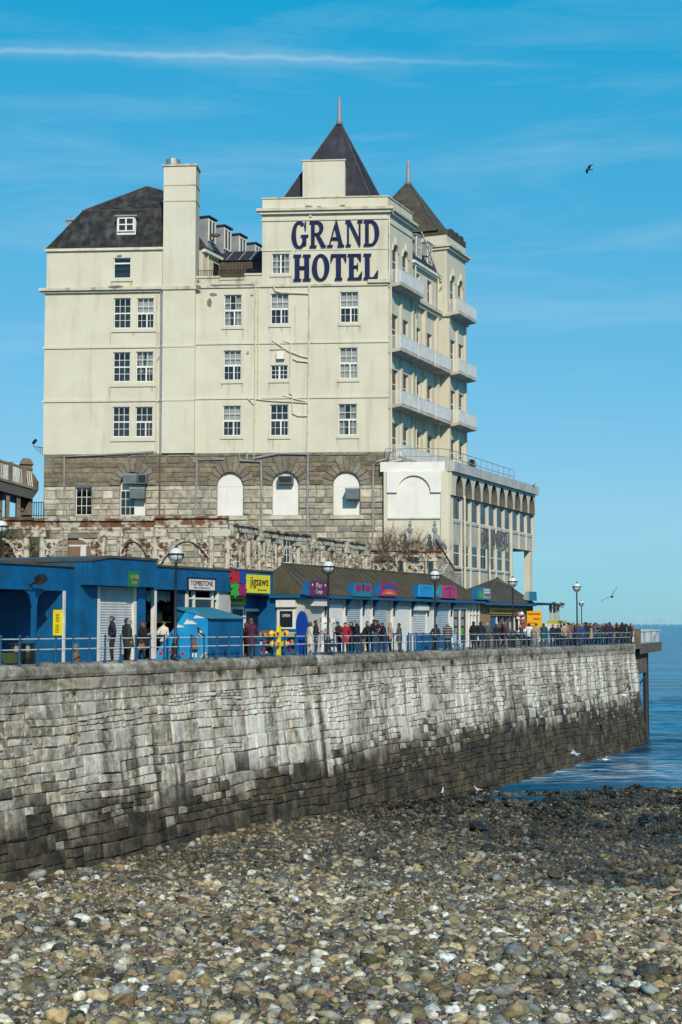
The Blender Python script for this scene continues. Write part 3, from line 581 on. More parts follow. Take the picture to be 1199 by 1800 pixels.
# sea wall -------------------------------------------------------------------------
def wall_material():
    m = bpy.data.materials.new('sea_wall_stone'); m.use_nodes = True; nt = m.node_tree; N = nt.nodes.new; L = nt.links.new; p = nt.nodes['Principled BSDF']; p.inputs['Specular IOR Level'].default_value = 0.25
    geo = N('ShaderNodeNewGeometry'); pos = geo.outputs['Position']
    dt = N('ShaderNodeVectorMath'); dt.operation = 'DOT_PRODUCT'; L(pos, dt.inputs[0]); dt.inputs[1].default_value = PF.u
    sp = N('ShaderNodeSeparateXYZ'); L(pos, sp.inputs[0])
    cb = N('ShaderNodeCombineXYZ'); L(dt.outputs[1], cb.inputs[0]); L(sp.outputs[2], cb.inputs[2]); tz = cb.outputs[0]
    t_off = dt.outputs[1]
    def nz(v, st, sc=1.0, det=6, ro=0.6):
        mp = N('ShaderNodeMapping'); mp.inputs['Scale'].default_value = st; L(v, mp.inputs[0]); n = N('ShaderNodeTexNoise'); n.inputs['Scale'].default_value = sc; n.inputs['Detail'].default_value = det; n.inputs['Roughness'].default_value = ro; L(mp.outputs[0], n.inputs['Vector']); return n.outputs[0]
    def mr(v, a, b, c=0.0, d=1.0):
        r = N('ShaderNodeMapRange'); r.inputs[1].default_value = a; r.inputs[2].default_value = b; r.inputs[3].default_value = c; r.inputs[4].default_value = d; L(v, r.inputs[0]); return r.outputs[0]
    def mth(op, x, y, cl=False):
        k = N('ShaderNodeMath'); k.operation = op; k.use_clamp = cl
        for i, v in enumerate((x, y)):
            if isinstance(v, (int, float)): k.inputs[i].default_value = v
            else: L(v, k.inputs[i])
        return k.outputs[0]
    def mix(f, a, b, bl='MIX'):
        x = N('ShaderNodeMix'); x.data_type = 'RGBA'; x.blend_type = bl
        for i, v in ((0, f), (6, a), (7, b)):
            if isinstance(v, (int, float)): x.inputs[i].default_value = v
            elif isinstance(v, tuple): x.inputs[i].default_value = (*v, 1)
            else: L(v, x.inputs[i])
        return x.outputs[2]
    a = N('ShaderNodeAttribute'); a.attribute_name = 'tint'; c = a.outputs['Color']; z = sp.outputs[2]
    c = mix(mr(nz(pos, (1, 1, 1), 2.6), 0.40, 0.62), c, mix(1.0, c, (0.45, 0.42, 0.37), 'MULTIPLY'))          # mottling
    ts = N('ShaderNodeSeparateColor'); L(a.outputs['Color'], ts.inputs[0]); zo = z; z = mth('ADD', z, mth('MULTIPLY', mth('SUBTRACT', ts.outputs[0], 0.43), 4.0))   # each block weathers in its own way
    # grimy parapet
    c = mix(mr(mth('ADD', zo, mth('MULTIPLY', nz(tz, (0.25, 1, 0.3)), 1.4)), 7.9, 8.5, 0, 0.40), c, mix(1.0, c, (0.50, 0.46, 0.39), 'MULTIPLY'))
    # pale lime runs, vertical, in the middle of the wall
    run = mr(nz(tz, (0.95, 1, 0.13), 1.0, 6, 0.62), 0.45, 0.54); patch = mr(nz(tz, (0.30, 1, 0.28), 1.0, 3), 0.35, 0.50); band = mth('MULTIPLY', mr(z, 3.2, 4.6), mr(zo, 7.9, 7.2))
    amt = mth('MULTIPLY', mth('MULTIPLY', run, patch), band); amt = mth('MULTIPLY', amt, mr(t_off, 47, 58, 0.35, 1.0)); amt = mth('MULTIPLY', amt, 0.92, True)
    c = mix(amt, c, (0.74, 0.70, 0.61))
    c = mix(mth('MULTIPLY', mr(nz(pos, (1, 1, 1), 5.0, 3), 0.57, 0.66), mth('MULTIPLY', band, 0.8)), c, (0.66, 0.62, 0.53))
    # dark vertical seeps
    seep = mth('MULTIPLY', mr(nz(tz, (1.5, 1, 0.10), 1.0, 5), 0.55, 0.64), mr(z, 7.8, 4.6)); c = mix(mth('MULTIPLY', seep, 0.85), c, (0.035, 0.032, 0.026))
    # black and brown tide zone
    tide = mr(mth('SUBTRACT', mth('ADD', z, mth('MULTIPLY', mth('SUBTRACT', nz(tz, (0.35, 1, 0.55), 1.0, 6), 0.5), 4.4)), mr(t_off, 52, 90, 0.0, 0.6)), 3.9, 2.6)
    tide = mth('MULTIPLY', tide, 0.90); c = mix(tide, c, mix(mr(nz(pos, (1, 1, 1), 1.1, 5), 0.44, 0.66), (0.012, 0.011, 0.008), (0.095, 0.07, 0.038)))
    c = mix(mth('MULTIPLY', mr(nz(pos, (1, 1, 1), 3.4, 4), 0.62, 0.70), mth('MULTIPLY', tide, 0.5)), c, (0.20, 0.19, 0.15))
    L(c, p.inputs['Base Color']); p.inputs['Roughness'].default_value = 0.9
    b = N('ShaderNodeBump'); b.inputs['Strength'].default_value = 0.9; b.inputs['Distance'].default_value = 0.08; L(nz(pos, (1, 1, 1), 6, 8, 0.65), b.inputs['Height']); L(b.outputs[0], p.inputs['Normal'])
    return m
def build_sea_wall():
    base = PF.p(27, 0, 0); w = thing('sea_wall', 'long battered stone sea wall with white runs and black tide line below the promenade railing', 'sea wall', base)
    m = wall_material()
    # core
    mb = MB(); zs = [-2.5, 0, 1.5, 3, 4.5, 6, 7.3, 8.0]
    def end_t(z): return WALL_T1 + 0.25 * max(0, (8.5 - z) / 8.5) ** 1.2
    for z0, z1 in zip(zs, zs[1:]):
        mb.hull8([PF.p(t, d, z0) for t, d in ((-45, -3), (end_t(z0) - 0.1, -3), (end_t(z0) - 0.06, wall_d(z0) - 0.075), (-45, wall_d(z0) - 0.075))] + [PF.p(t, d, z1) for t, d in ((-45, -3), (end_t(z1) - 0.1, -3), (end_t(z1) - 0.06, wall_d(z1) - 0.075), (-45, wall_d(z1) - 0.075))])
    core = mb.build('wall_core', m, w)
    me = core.data; at = me.color_attributes.new('tint', 'FLOAT_COLOR', 'POINT'); at.data.foreach_set('color', [0.15, 0.14, 0.12, 1] * len(me.vertices))
    items = []
    tints = [(0.41, 0.38, 0.315), (0.48, 0.43, 0.335), (0.33, 0.305, 0.26), (0.51, 0.455, 0.345), (0.43, 0.385, 0.32), (0.36, 0.325, 0.265), (0.54, 0.50, 0.425), (0.43, 0.375, 0.32)]
    # random coursed rubble: wavy bands, cut into short lengths, each with its own courses
    zb = [-0.6]
    while zb[-1] < 6.75: zb.append(zb[-1] + rnd.uniform(0.68, 1.12))
    zb[-1] = 7.12; zb += [7.55, 8.03]
    def level(k, t):
        return zb[k] + (0 if k in (0, len(zb) - 1) else (0.24 if zb[k] < 7 else 0.03) * mnoise.noise(Vector((t * 0.11, k * 3.7, 2.0))) + (0.10 if zb[k] < 7 else 0.01) * mnoise.noise(Vector((t * 0.5, k * 1.7, 9.0))))
    for k in range(len(zb) - 1):
        top = zb[k] > 7.0; t = WALL_T0 + rnd.uniform(-0.8, 0); te = end_t(zb[k])
        while t < te - 0.05:
            seg = rnd.uniform(1.0, 3.0)
            if te - t - seg < 0.8: seg = te - t
            if top: rows = [0, 1]
            else:
                n = rnd.choice((1, 2, 2, 2, 3, 3)) if zb[k + 1] - zb[k] > 0.8 else rnd.choice((1, 2, 2, 3)); cuts = sorted(rnd.uniform(0.85, 1.15) * i / n for i in range(1, n)); rows = [0] + cuts + [1]
            for f0, f1 in zip(rows, rows[1:]):
                u = t; hh = (f1 - f0) * (zb[k + 1] - zb[k])
                while u < t + seg - 0.01:
                    wd = hh * rnd.uniform(0.75, 2.3) if not top else rnd.uniform(0.6, 1.3); wd = max(0.26, min(1.25, wd))
                    if t + seg - u - wd < 0.28: wd = t + seg - u
                    a, b = u, u + wd; sk0, sk1 = rnd.uniform(-0.035, 0.035), rnd.uniform(-0.035, 0.035); dz = rnd.uniform(-0.02, 0.02)
                    def corner(i, q, d, a=a, b=b, f0=f0, f1=f1, k=k, sk0=sk0, sk1=sk1, dz=dz):
                        g = 0.011; tt = a + g + (b - a - 2 * g) * i + (sk0 * (1 - i) + sk1 * i) * (q - 0.5); z0, z1 = level(k, tt), level(k + 1, tt); fz = f0 + (f1 - f0) * q
                        zz = z0 + (z1 - z0) * fz + (g if q < 0.5 else -g) + (dz * (i - 0.5) if 0.02 < fz < 0.98 else 0)
                        return PF.p(tt, wall_d(zz) - 0.045 + d, zz)
                    vs = block(corner, rnd.uniform(0.02, 0.11), 0.12, 0.025)
                    q = PF.p(a, 0, zb[k]); kk = rnd.uniform(0.72, 1.25); ct = tints[rnd.randrange(len(tints))] if not (3.0 < zb[k] < 7.2 and rnd.random() < 0.09) else (0.60, 0.56, 0.47)
                    vis = 1.0 if (abs(q.x / q.y) < 0.222 and zb[k] > 1.0) else 0.001
                    items.append((wd * hh / (q.y * q.y) * (0.5 + 12 / q.y) * vis, vs, tuple(x * kk for x in ct))); u += wd
            t += seg
    emit_blocks(items, w, 'stone', 'stone_courses', m)
    t = WALL_T0; cop = []
    while t < WALL_T1 - 0.01:
        L_ = rnd.uniform(1.0, 1.9)
        if WALL_T1 - t - L_ < 0.7: L_ = WALL_T1 - t
        a, b = t + 0.012, t + L_ - 0.012; e = rnd.uniform(-0.05, 0.035); rr = rnd.uniform(0.0, 0.04)
        prof = [(-0.55, 8.035), (0.34 + rr, 8.035), (0.38 + rr, 8.16), (0.36 + rr, 8.38 + e), (0.27, 8.49 + e), (-0.55, 8.54 + e)]
        vs = []
        for tt in (a, b): vs += [PF.p(tt, d, zz - 8.54 + coping(tt)) for d, zz in prof]
        k = rnd.uniform(0.8, 1.15); q = PF.p(a, 0, 8)
        cop.append((1 / q.y, vs, tuple(x * k for x in rnd.choice(((0.40, 0.375, 0.32), (0.34, 0.31, 0.26), (0.46, 0.43, 0.37), (0.6, 0.57, 0.51) if rnd.random() < 0.35 else (0.38, 0.35, 0.30)))))); t += L_
    n = 6
    emit_blocks(cop, w, 'coping_stone', 'coping_stones', m, faces=[tuple(range(n)), tuple(range(2 * n - 1, n - 1, -1))] + [(i, i + n, (i + 1) % n + n, (i + 1) % n) for i in range(n)])
    # dry tufts rooted in the joints
    for i, (px, py, green) in enumerate([(385, 1175, 0), (455, 1168, 0), (640, 1165, 0), (880, 1155, 0), (795, 1160, 0), (298, 1202, 1), (130, 1218, 1), (935, 1150, 0), (1000, 1146, 0), (780, 1172, 0), (560, 1172, 0)]):
        t, z = PF.hit(px, py, 0.4); mb = MB()
        for _ in range(46 if not green else 26):
            a = Vector(PF.p(t + rnd.gauss(0, 0.10), 0.36, z + rnd.gauss(0, 0.05))); L_ = rnd.uniform(0.15, 0.62) * (0.6 if green else 1)
            b = a + PF.u * rnd.gauss(0, 0.22) + PF.n * rnd.uniform(0.05, 0.3) + Vector((0, 0, -L_ * rnd.uniform(0.2, 1.1) if not green else L_ * rnd.uniform(-0.5, 0.8)))
            s_ = PF.u * 0.022; mb.add([a - s_, a + s_, b], [(0, 1, 2)])
        where = ['left of the kiosks, nearest the blue hut', 'beside the puzzle shop', 'below the red jacket', 'below the ochre sign', 'below the last kiosk', '', '', 'below the amber board', 'below the start of the far crowd', 'lower of two beside the last kiosk', 'below the oval blue board'][i]
        tag(mb.build('wall_weed', MT['weed' if green else 'weed_dry'], None, fix=False), ('brown dry tuft hanging from the sea wall ' + where) if not green else ('small green tuft in the sea wall below the blue hut' if px > 200 else 'small green tuft in the sea wall below the leather shop'), 'weed', 'weeds on the sea wall')

def build_promenade():
    mb = MB()
    P = [(-45, -0.5), (WALL_T1, -0.5), (WALL_T1 + 0.2, -3), (80, -3), (80, -70), (-45, -70)]
    vs = [PF.p(t, d, min(deck(t), coping(t) - 0.10)) for t, d in P] + [PF.p(t, d, -2) for t, d in P]; n = len(P)
    mb.add(vs, [tuple(range(n))] + [(i, (i + 1) % n, (i + 1) % n + n, i + n) for i in range(n)])
    tag(mb.build('promenade', MT['paving'], None), kind='structure')

def build_railing():
    f = thing('promenade_railing', 'blue post railing with two white rails along the sea wall edge', 'railing', PF.p(27, 0, deck(27)))
    t = -14.6; ts = []
    while t < WALL_T1 - 0.2: ts.append(t); t += 1.06
    proto = None
    for t in ts:
        z = coping(t)
        if proto is None:
            proto = MB().lathe(PF.p(t, 0, z), [(0.075, -0.03), (0.075, 0.05), (0.042, 0.08), (0.038, 0.46), (0.052, 0.49), (0.052, 0.54), (0.038, 0.57), (0.036, 0.84), (0.055, 0.87), (0.055, 0.92), (0.03, 0.94), (0.055, 0.985), (0.05, 1.02), (0.01, 1.05)], 8).build('post', MT['blue_rail'], f, origin=PF.p(t, 0, z)); p0 = PF.p(t, 0, z)
        else:
            c = proto.copy(); COL.objects.link(c); c.parent = f; c.location = PF.p(t, 0, z) - WORLD[f.name]; WORLD[c.name] = PF.p(t, 0, z)
    for h in (0.52, 0.90):
        pts = [PF.p(t, 0, coping(t) + h) for t in np.linspace(-19, WALL_T1 - 0.2, 12)]
        for a, b in zip(pts, pts[1:]): MB().tube([a, b], 0.024, 6).build('rail', MT['rail_white'], f)

LAMP_PROF = [(0.20, 0), (0.20, 0.12), (0.24, 0.16), (0.16, 0.30), (0.13, 0.42), (0.17, 0.50), (0.15, 0.75), (0.10, 0.86), (0.11, 0.92), (0.062, 0.98), (0.058, 2.0), (0.05, 4.05), (0.075, 4.08), (0.06, 4.14)]
def make_lamp(loc, s=1.0):
    l = thing('street_lamp', '', 'street lamp', loc); loc = Vector(loc)
    MB().lathe(loc, [(r * s, z * s) for r, z in LAMP_PROF], 12).build('post', MT['iron'], l, smooth=True)
    c = loc + Vector((0, 0, 4.48 * s))
    MB().lathe(c, [(0.30 * math.cos(a) * s + 0.001, 0.30 * math.sin(a) * s) for a in np.linspace(-1.45, 1.5, 12)], 16).build('globe', MT['globe'], l, smooth=True)
    mb = MB(); n = 20
    ringp = [c + Vector((math.cos(2 * math.pi * i / n) * 0.335 * s, math.sin(2 * math.pi * i / n) * 0.335 * s, 0.02 * s)) for i in range(n + 1)]
    mb.tube(ringp, 0.032 * s, 6, cap=False)
    for k in range(4):
        a = k * math.pi / 2 + 0.35; mb.tube([c + Vector((math.cos(a) * 0.335 * s * math.cos(e), math.sin(a) * 0.335 * s * math.cos(e), 0.36 * s * math.sin(e))) for e in np.linspace(0.05, -1.35, 7)], 0.024 * s, 5)
    mb.build('bracket', MT['iron'], l)
    MB().lathe(c, [(0.12 * s, 0.30 * s), (0.05 * s, 0.35 * s), (0.01, 0.40 * s)], 8).build('cap', MT['iron'], l)
    return l
def build_lamps():
    where = ['black globe lamp post standing in front of the painted blue hut', 'black globe lamp post in front of the purple roof sign', 'black globe lamp post between the blue and the pink roof signs', 'black globe lamp post in front of the ochre sign', 'tall black globe lamp post rising from the far crowd']
    for (px, base), lab in zip([(308, 1158), (577, 1150), (765, 1142), (902, 1138), (1015, 1133)], where):
        t = PF.U(px, -0.35, base); l = make_lamp(PF.p(t, -0.35, deck(t)), 1.0 if px != 765 else 1.0); tag(l, lab, group='lamps along the promenade')
    l = make_lamp(PF.p(93, -10.7, 8.3), 0.84); tag(l, 'small distant globe lamp post just right of the tall one in the crowd', group='lamps along the promenade')
    v = PF.hit(2, 926, -11.0); l = make_lamp(PF.p(v[0], -11.0, v[1] - 4.48), 1.0); tag(l, 'globe lamp cut by the left edge above the blue shelter roof', group='lamps along the promenade')

def build_pier_end():
    f = Frame(24.9, 129.0, 5.0, 16.0)                  # a cast platform beyond the end of the wall, u away from us, d to the sea
    g = thing('pier_platform', 'jutting pier platform with white boarded parapet on a dark pile', 'pier', f.p(8, -2, 0))
    zt = 8.35
    MB().box(f, 0, 17, -30, 0.1, zt - 0.5, zt - 0.05).build('deck', MT['timber'], g)
    MB().box(f, 0.0, 17.1, 0.1, 0.22, zt - 0.85, zt - 0.02).build('edge_beam', MT['timber'], g)
    n = 15
    for i in range(n):
        u = 0.1 + i * 16.8 / n; MB().box(f, u, u + 0.50, 0.06, 0.08, zt, zt + 1.02).build('board', MT['rail_white'], g)
    mb = MB().box(f, 0, 17.1, -0.06, 0.16, zt + 1.02, zt + 1.12); mb.build('top_rail', MT['white'], g)
    for i in range(18): MB().box(f, 17.0, 17.08, -0.6 - i * 0.65, -0.2 - i * 0.65, zt, zt + 1.02).build('board', MT['rail_white'], g)
    MB().box(f, 16.94, 17.14, -12, -0.06, zt + 1.02, zt + 1.12).build('top_rail', MT['white'], g)
    MB().box(f, -0.2, 0.0, -0.35, 0.2, zt - 0.4, zt + 1.25).build('end_post', MT['pier_stone'], g)
    # boarded box below and piles
    mb = MB().box(f, 0.6, 7.5, -0.9, -0.25, zt - 2.6, zt - 0.5); mb.build('under_beam', MT['black'], g)
    for i in range(13): MB().box(f, 0.7 + i * 0.54, 1.06 + i * 0.54, -0.25, -0.13, zt - 2.5, zt - 0.85).build('plank', MT['timber'], g)
    for u, d in ((13.4, -0.9), (13.4, -6), (4.0, -8)): MB().lathe(f.p(u, d, 0), [(0.26, -2.5), (0.26, 7.9)], 10).build('pile', MT['iron'], g)
    MB().tube([f.p(7.5, -0.6, 5.9), f.p(13.4, -0.9, 5.5)], 0.07, 6).build('tie_rod', MT['iron'], g)
    MB().tube([f.p(13.4, -0.9, 5.3), f.p(9.0, -2.2, 2.9)], 0.09, 6).build('brace', MT['blue_dark'], g)
def build_turbines():
    for i, (px, hub, h) in enumerate([(1098, 1083, 15), (1127, 1085, 13), (1143, 1087, 11), (1162, 1086, 12), (1174, 1087, 11), (1186, 1092, 6)]):
        Y = 9000.0 if i < 5 else 12000.0; r = ray(px, hub); c = Vector((0, 0, EYE)) + r * (Y / r.y); s = h * Y / FPX * 0.8
        g = thing('wind_turbine', ['tallest white wind turbine nearest the crowd on the horizon', 'second white wind turbine from the left on the horizon', 'third white wind turbine from the left on the horizon', 'fourth white wind turbine from the left on the horizon', 'white wind turbine second from the right on the horizon', 'smallest farthest wind turbine at the right on the horizon'][i], 'wind turbine', (c.x, c.y, 0), 'wind turbines on the horizon')
        MB().tube([(c.x, c.y, 0), (c.x, c.y, c.z)], 2.4, 8, r1=1.6).build('tower', MT['turbine'], g)
        a0 = rnd.uniform(0, 2)
        for k in range(3):
            a = a0 + k * 2.0944; MB().tube([c + Vector((0, -4, 0)), c + Vector((math.cos(a) * s, -4, math.sin(a) * s))], 1.8, 5, r1=0.8).build('blade', MT['turbine'], g)
        MB().tube([c + Vector((0, -6, 0)), c + Vector((0, 6, 0))], 2.2, 8).build('hub', MT['turbine'], g)
# ------------------------------------------------------------------ the hotel
A42 = R(4.2)
HF = Frame(3.65, 118.0, math.cos(A42), -math.sin(A42))       # front facade: u = 0 at the right corner, negative to the left
SF = Frame(3.65, 118.0, 0.388, 0.922)                        # sea facade: u away from us
GROUND = 8.35
def rect(fr, x0, x1, y0, y1, d=0.0):
    xm, ym = (x0 + x1) / 2, (y0 + y1) / 2
    return (fr.U(x0, d, ym), fr.U(x1, d, ym), fr.Z(xm, y1, d), fr.Z(xm, y0, d))
def window(fr, r, d, parent, style, curtain=0, sill=None, name='window', deep=0.75, col='white'):
    """frame and glazing bars as one part, with panes, curtains and dark room behind as sub-parts"""
    a, b, c, e = r; w, h = b - a, e - c; mb = MB(); f = 0.065; k = 0.019
    d0, d1 = d - 0.05, d + 0.03
    for q in ((a, a + f, c, e), (b - f, b, c, e), (a + f, b - f, c, c + f * 1.2), (a + f, b - f, e - f, e)): mb.box(fr, q[0], q[1], d0, d1, q[2], q[3])
    def vbar(u, z0, z1, k=k, dd=0.0): mb.box(fr, u - k, u + k, d0 + 0.012, d1 - 0.012 + dd, z0, z1)
    def hbar(z, u0, u1, k=k, dd=0.0): mb.box(fr, u0, u1, d0 + 0.015, d1 - 0.015 + dd, z - k, z + k)
    ia, ib, ic, ie = a + f, b - f, c + f * 1.2, e - f; zm = (ic + ie) / 2
    if style == 'sash12':
        for i in (1, 2): vbar(ia + (ib - ia) * i / 3, ic, ie)
        for i in (1, 3): hbar(ic + (ie - ic) * i / 4, ia, ib)
        hbar(zm, ia, ib, 0.05)
    elif style == 'half':
        for i in (1, 2): vbar(ia + (ib - ia) * i / 3, zm, ie, 0.02)
        hbar((zm + ie) / 2, ia, ib, 0.02); hbar(zm, ia, ib, 0.07, 0.02); vbar((ia + ib) / 2 + w * 0.08, ic, zm - 0.07, 0.055, 0.02)
        hbar((ic + zm) / 2, ia, ib, 0.014)
        for s in (0.25, 0.8): vbar(ia + (ib - ia) * s, ic, zm - 0.07, 0.014)
    elif style == 'pair':
        vbar((ia + ib) / 2, ic, ie, 0.07, 0.02)
        for s in (0.25, 0.75): vbar(ia + (ib - ia) * s, ic, ie, 0.018)
        for s in (0.33, 0.67): hbar(ic + (ie - ic) * s, ia, ib, 0.018)
    elif style == 'tophung': hbar(ie - (ie - ic) * 0.24, ia, ib, 0.06)
    elif style == 'sash9':
        for i in (1, 2): vbar(ia + (ib - ia) * i / 3, ic, ie); hbar(ic + (ie - ic) * i / 3, ia, ib)
    elif style == 'plain': pass
    elif style == 'midbar': hbar(ic + (ie - ic) * 0.6, ia, ib, 0.04)
    win = mb.build(name, MT[col], parent)
    MB().quad(fr.p(ia, d - 0.015, ic), fr.p(ib, d - 0.015, ic), fr.p(ib, d - 0.015, ie), fr.p(ia, d - 0.015, ie)).build('pane', MT['glass'], win, fix=False)
    if curtain:
        mb = MB(); n = 22
        def sheet(u0, u1, z0, z1, pull=0.0):
            P = []
            for i in range(n + 1):
                u = u0 + (u1 - u0) * i / n; dd = d - 0.20 + 0.035 * math.sin(i * 2.1) + 0.01 * rnd.random()
                P.append((fr.p(u, dd, z1), fr.p(u + pull * (0.5 - i / n), dd, z0)))
            for i in range(n): mb.quad(P[i][0], P[i + 1][0], P[i + 1][1], P[i][1])
        if curtain == 1: sheet(ia, ia + (ib - ia) * 0.34, ic, ie); sheet(ib - (ib - ia) * 0.34, ib, ic, ie)
        if curtain == 2: sheet(ia, ib, zm - h * 0.02, ie)
        if curtain == 3: sheet(ia, ib, ic, ie)
        if curtain == 4:
            sheet(ia, ia + (ib - ia) * 0.45, ic + h * 0.3, ie, 0.2); sheet(ib - (ib - ia) * 0.45, ib, ic + h * 0.3, ie, -0.2)
        mb.build('curtain', MT['curtain'], win, fix=False)
    room = MB(); g = 0.03
    P = [(a - g, c - g), (b + g, c - g), (b + g, e + g), (a - g, e + g)]
    for (u, z), (u2, z2) in zip(P, P[1:] + P[:1]): room.quad(fr.p(u, d - 0.06, z), fr.p(u2, d - 0.06, z2), fr.p(u2, d - deep, z2), fr.p(u, d - deep, z))
    room.quad(*[fr.p(u, d - deep, z) for u, z in P]); room.build('room', MT['dark'], win, fix=False)
    if sill: MB().box(fr, a - sill[0], b + sill[0], d - 0.05, sill[1], c - sill[2], c - 0.003).build('sill', MT['balcony'] if sill[1] < 0.3 else MT['cream'], parent)
    return win
def ellipse_ring(cx, cz, rx, rz, ix, iz, a0, a1, n=22):
    out = []
    for i in range(n):
        t0, t1 = a0 + (a1 - a0) * i / n, a0 + (a1 - a0) * (i + 1) / n
        out.append([(cx + rx * math.cos(t0), cz + rz * math.sin(t0)), (cx + rx * math.cos(t1), cz + rz * math.sin(t1)), (cx + ix * math.cos(t1), cz + iz * math.sin(t1)), (cx + ix * math.cos(t0), cz + iz * math.sin(t0))])
    return out
def glyph(ch):
    """bold serif capitals as butt-jointed polygons in a 1-high box; returns (width, polys)"""
    s = 0.062; q = lambda x0, x1, y0, y1: [(x0, y0), (x1, y0), (x1, y1), (x0, y1)]
    pi = math.pi
    def stem(x0, x1, w=0.07): return [q(x0, x1, s, 1 - s), q(x0 - w, x1 + w, 0, s), q(x0 - w, x1 + w, 1 - s, 1)]
    if ch == 'H': return 0.74, stem(0.07, 0.265) + stem(0.475, 0.67) + [q(0.265, 0.475, 0.46, 0.55)]
    if ch == 'O': return 0.74, ellipse_ring(0.37, 0.5, 0.37, 0.515, 0.165, 0.445, 0, 2 * pi, 40)
    if ch == 'T': return 0.66, [q(0.23, 0.43, s, 0.93), q(0.17, 0.49, 0, s), q(0.0, 0.66, 0.93, 1), [(0.0, 0.70), (0.03, 0.70), (0.13, 0.93), (0.0, 0.93)], [(0.66, 0.70), (0.66, 0.93), (0.53, 0.93), (0.63, 0.70)]]
    if ch == 'E': return 0.62, [q(0.07, 0.26, s, 1 - s), q(0.0, 0.60, 0, s), q(0.0, 0.57, 1 - s, 1), [(0.62, 0.30), (0.60, 0.055), (0.42, 0.055), (0.59, 0.30)], [(0.57, 0.945), (0.57, 0.72), (0.54, 0.72), (0.40, 0.945)], q(0.26, 0.40, 0.475, 0.54), q(0.40, 0.44, 0.37, 0.645)]
    if ch == 'L': return 0.62, [q(0.07, 0.26, s, 1 - s), q(0.0, 0.60, 0, s), q(0.0, 0.33, 1 - s, 1), [(0.62, 0.34), (0.60, 0.055), (0.40, 0.055), (0.59, 0.34)]]
    if ch == 'D': return 0.74, [q(0.08, 0.24, s, 1 - s), q(0.0, 0.34, 0, s), q(0.0, 0.34, 1 - s, 1)] + ellipse_ring(0.34, 0.5, 0.40, 0.5, 0.195, 0.435, -pi / 2, pi / 2, 22) + [q(0.24, 0.34, s, s + 0.004), q(0.24, 0.34, 1 - s - 0.004, 1 - s)]
    if ch == 'R': return 0.78, [q(0.08, 0.24, s, 1 - s), q(0.0, 0.33, 0, s), q(0.0, 0.36, 1 - s, 1)] + ellipse_ring(0.36, 0.745, 0.30, 0.255, 0.12, 0.19, -pi / 2, pi / 2, 18) + [q(0.24, 0.36, 0.49, 0.545), [(0.30, 0.49), (0.46, 0.49), (0.74, 0.055), (0.55, 0.055)], q(0.55, 0.78, 0, s)]
    if ch == 'N': return 0.82, [q(0.09, 0.17, s, 0.90), q(0.02, 0.26, 0, s), [(0.0, 1.0), (0.0, 0.95), (0.10, 0.90), (0.17, 0.90), (0.24, 1.0)], [(0.17, 0.90), (0.24, 1.0), (0.72, 0.18), (0.72, 0.0), (0.66, 0.0)], q(0.65, 0.72, 0.30, 0.945) if False else [(0.65, 0.32), (0.72, 0.20), (0.72, 0.945), (0.65, 0.945)], q(0.57, 0.82, 0.945, 1)]
    if ch == 'A': return 0.82, [[(0.40, 1.0), (0.47, 1.0), (0.755, 0.055), (0.575, 0.055), (0.36, 0.80)], [(0.08, 0.055), (0.15, 0.055), (0.375, 0.75), (0.36, 0.80), (0.345, 0.86)], q(0.0, 0.27, 0, s), q(0.50, 0.82, 0, s), [(0.225, 0.285), (0.51, 0.285), (0.488, 0.36), (0.249, 0.36)]]
    if ch == 'G': return 0.80, ellipse_ring(0.37, 0.5, 0.37, 0.515, 0.165, 0.445, R(52), R(318), 32) + [q(0.52, 0.70, 0.10, 0.43), q(0.44, 0.80, 0.43, 0.485), [(0.60, 0.905), (0.64, 0.66), (0.68, 0.66), (0.69, 0.985), (0.65, 0.985)]]
def hotel_letters():
    d = 0.10; rows = [('GRAND', 513, 667, 390, 436, 387, 431), ('HOTEL', 516, 665, 448, 493.5, 446, 490)]
    sg = thing('hotel_sign', 'large navy blue serif letters reading GRAND HOTEL on the cream tower wall', 'sign', HF.p(-3.6, 0.1, HF.Z(590, 494)))
    for word, x0, x1, t0, b0, t1, b1 in rows:
        g = [glyph(c) for c in word]; gap = 0.055; tot = sum(w for w, _ in g) + gap * (len(g) - 1); cur = 0
        for ch, (w, polys) in zip(word, g):
            mb = MB()
            for poly in polys:
                def T(p):
                    k = (cur + p[0]) / tot; px = x0 + (x1 - x0) * k; top, bot = t0 + (t1 - t0) * k, b0 + (b1 - b0) * k
                    return (HF.U(px, d, 440), HF.Z(px, bot + (top - bot) * p[1], d))
                mb.prism(HF, [T(p) for p in poly], d, d + 0.12)
            mb.build('letter', MT['navy'], sg); cur += w + gap

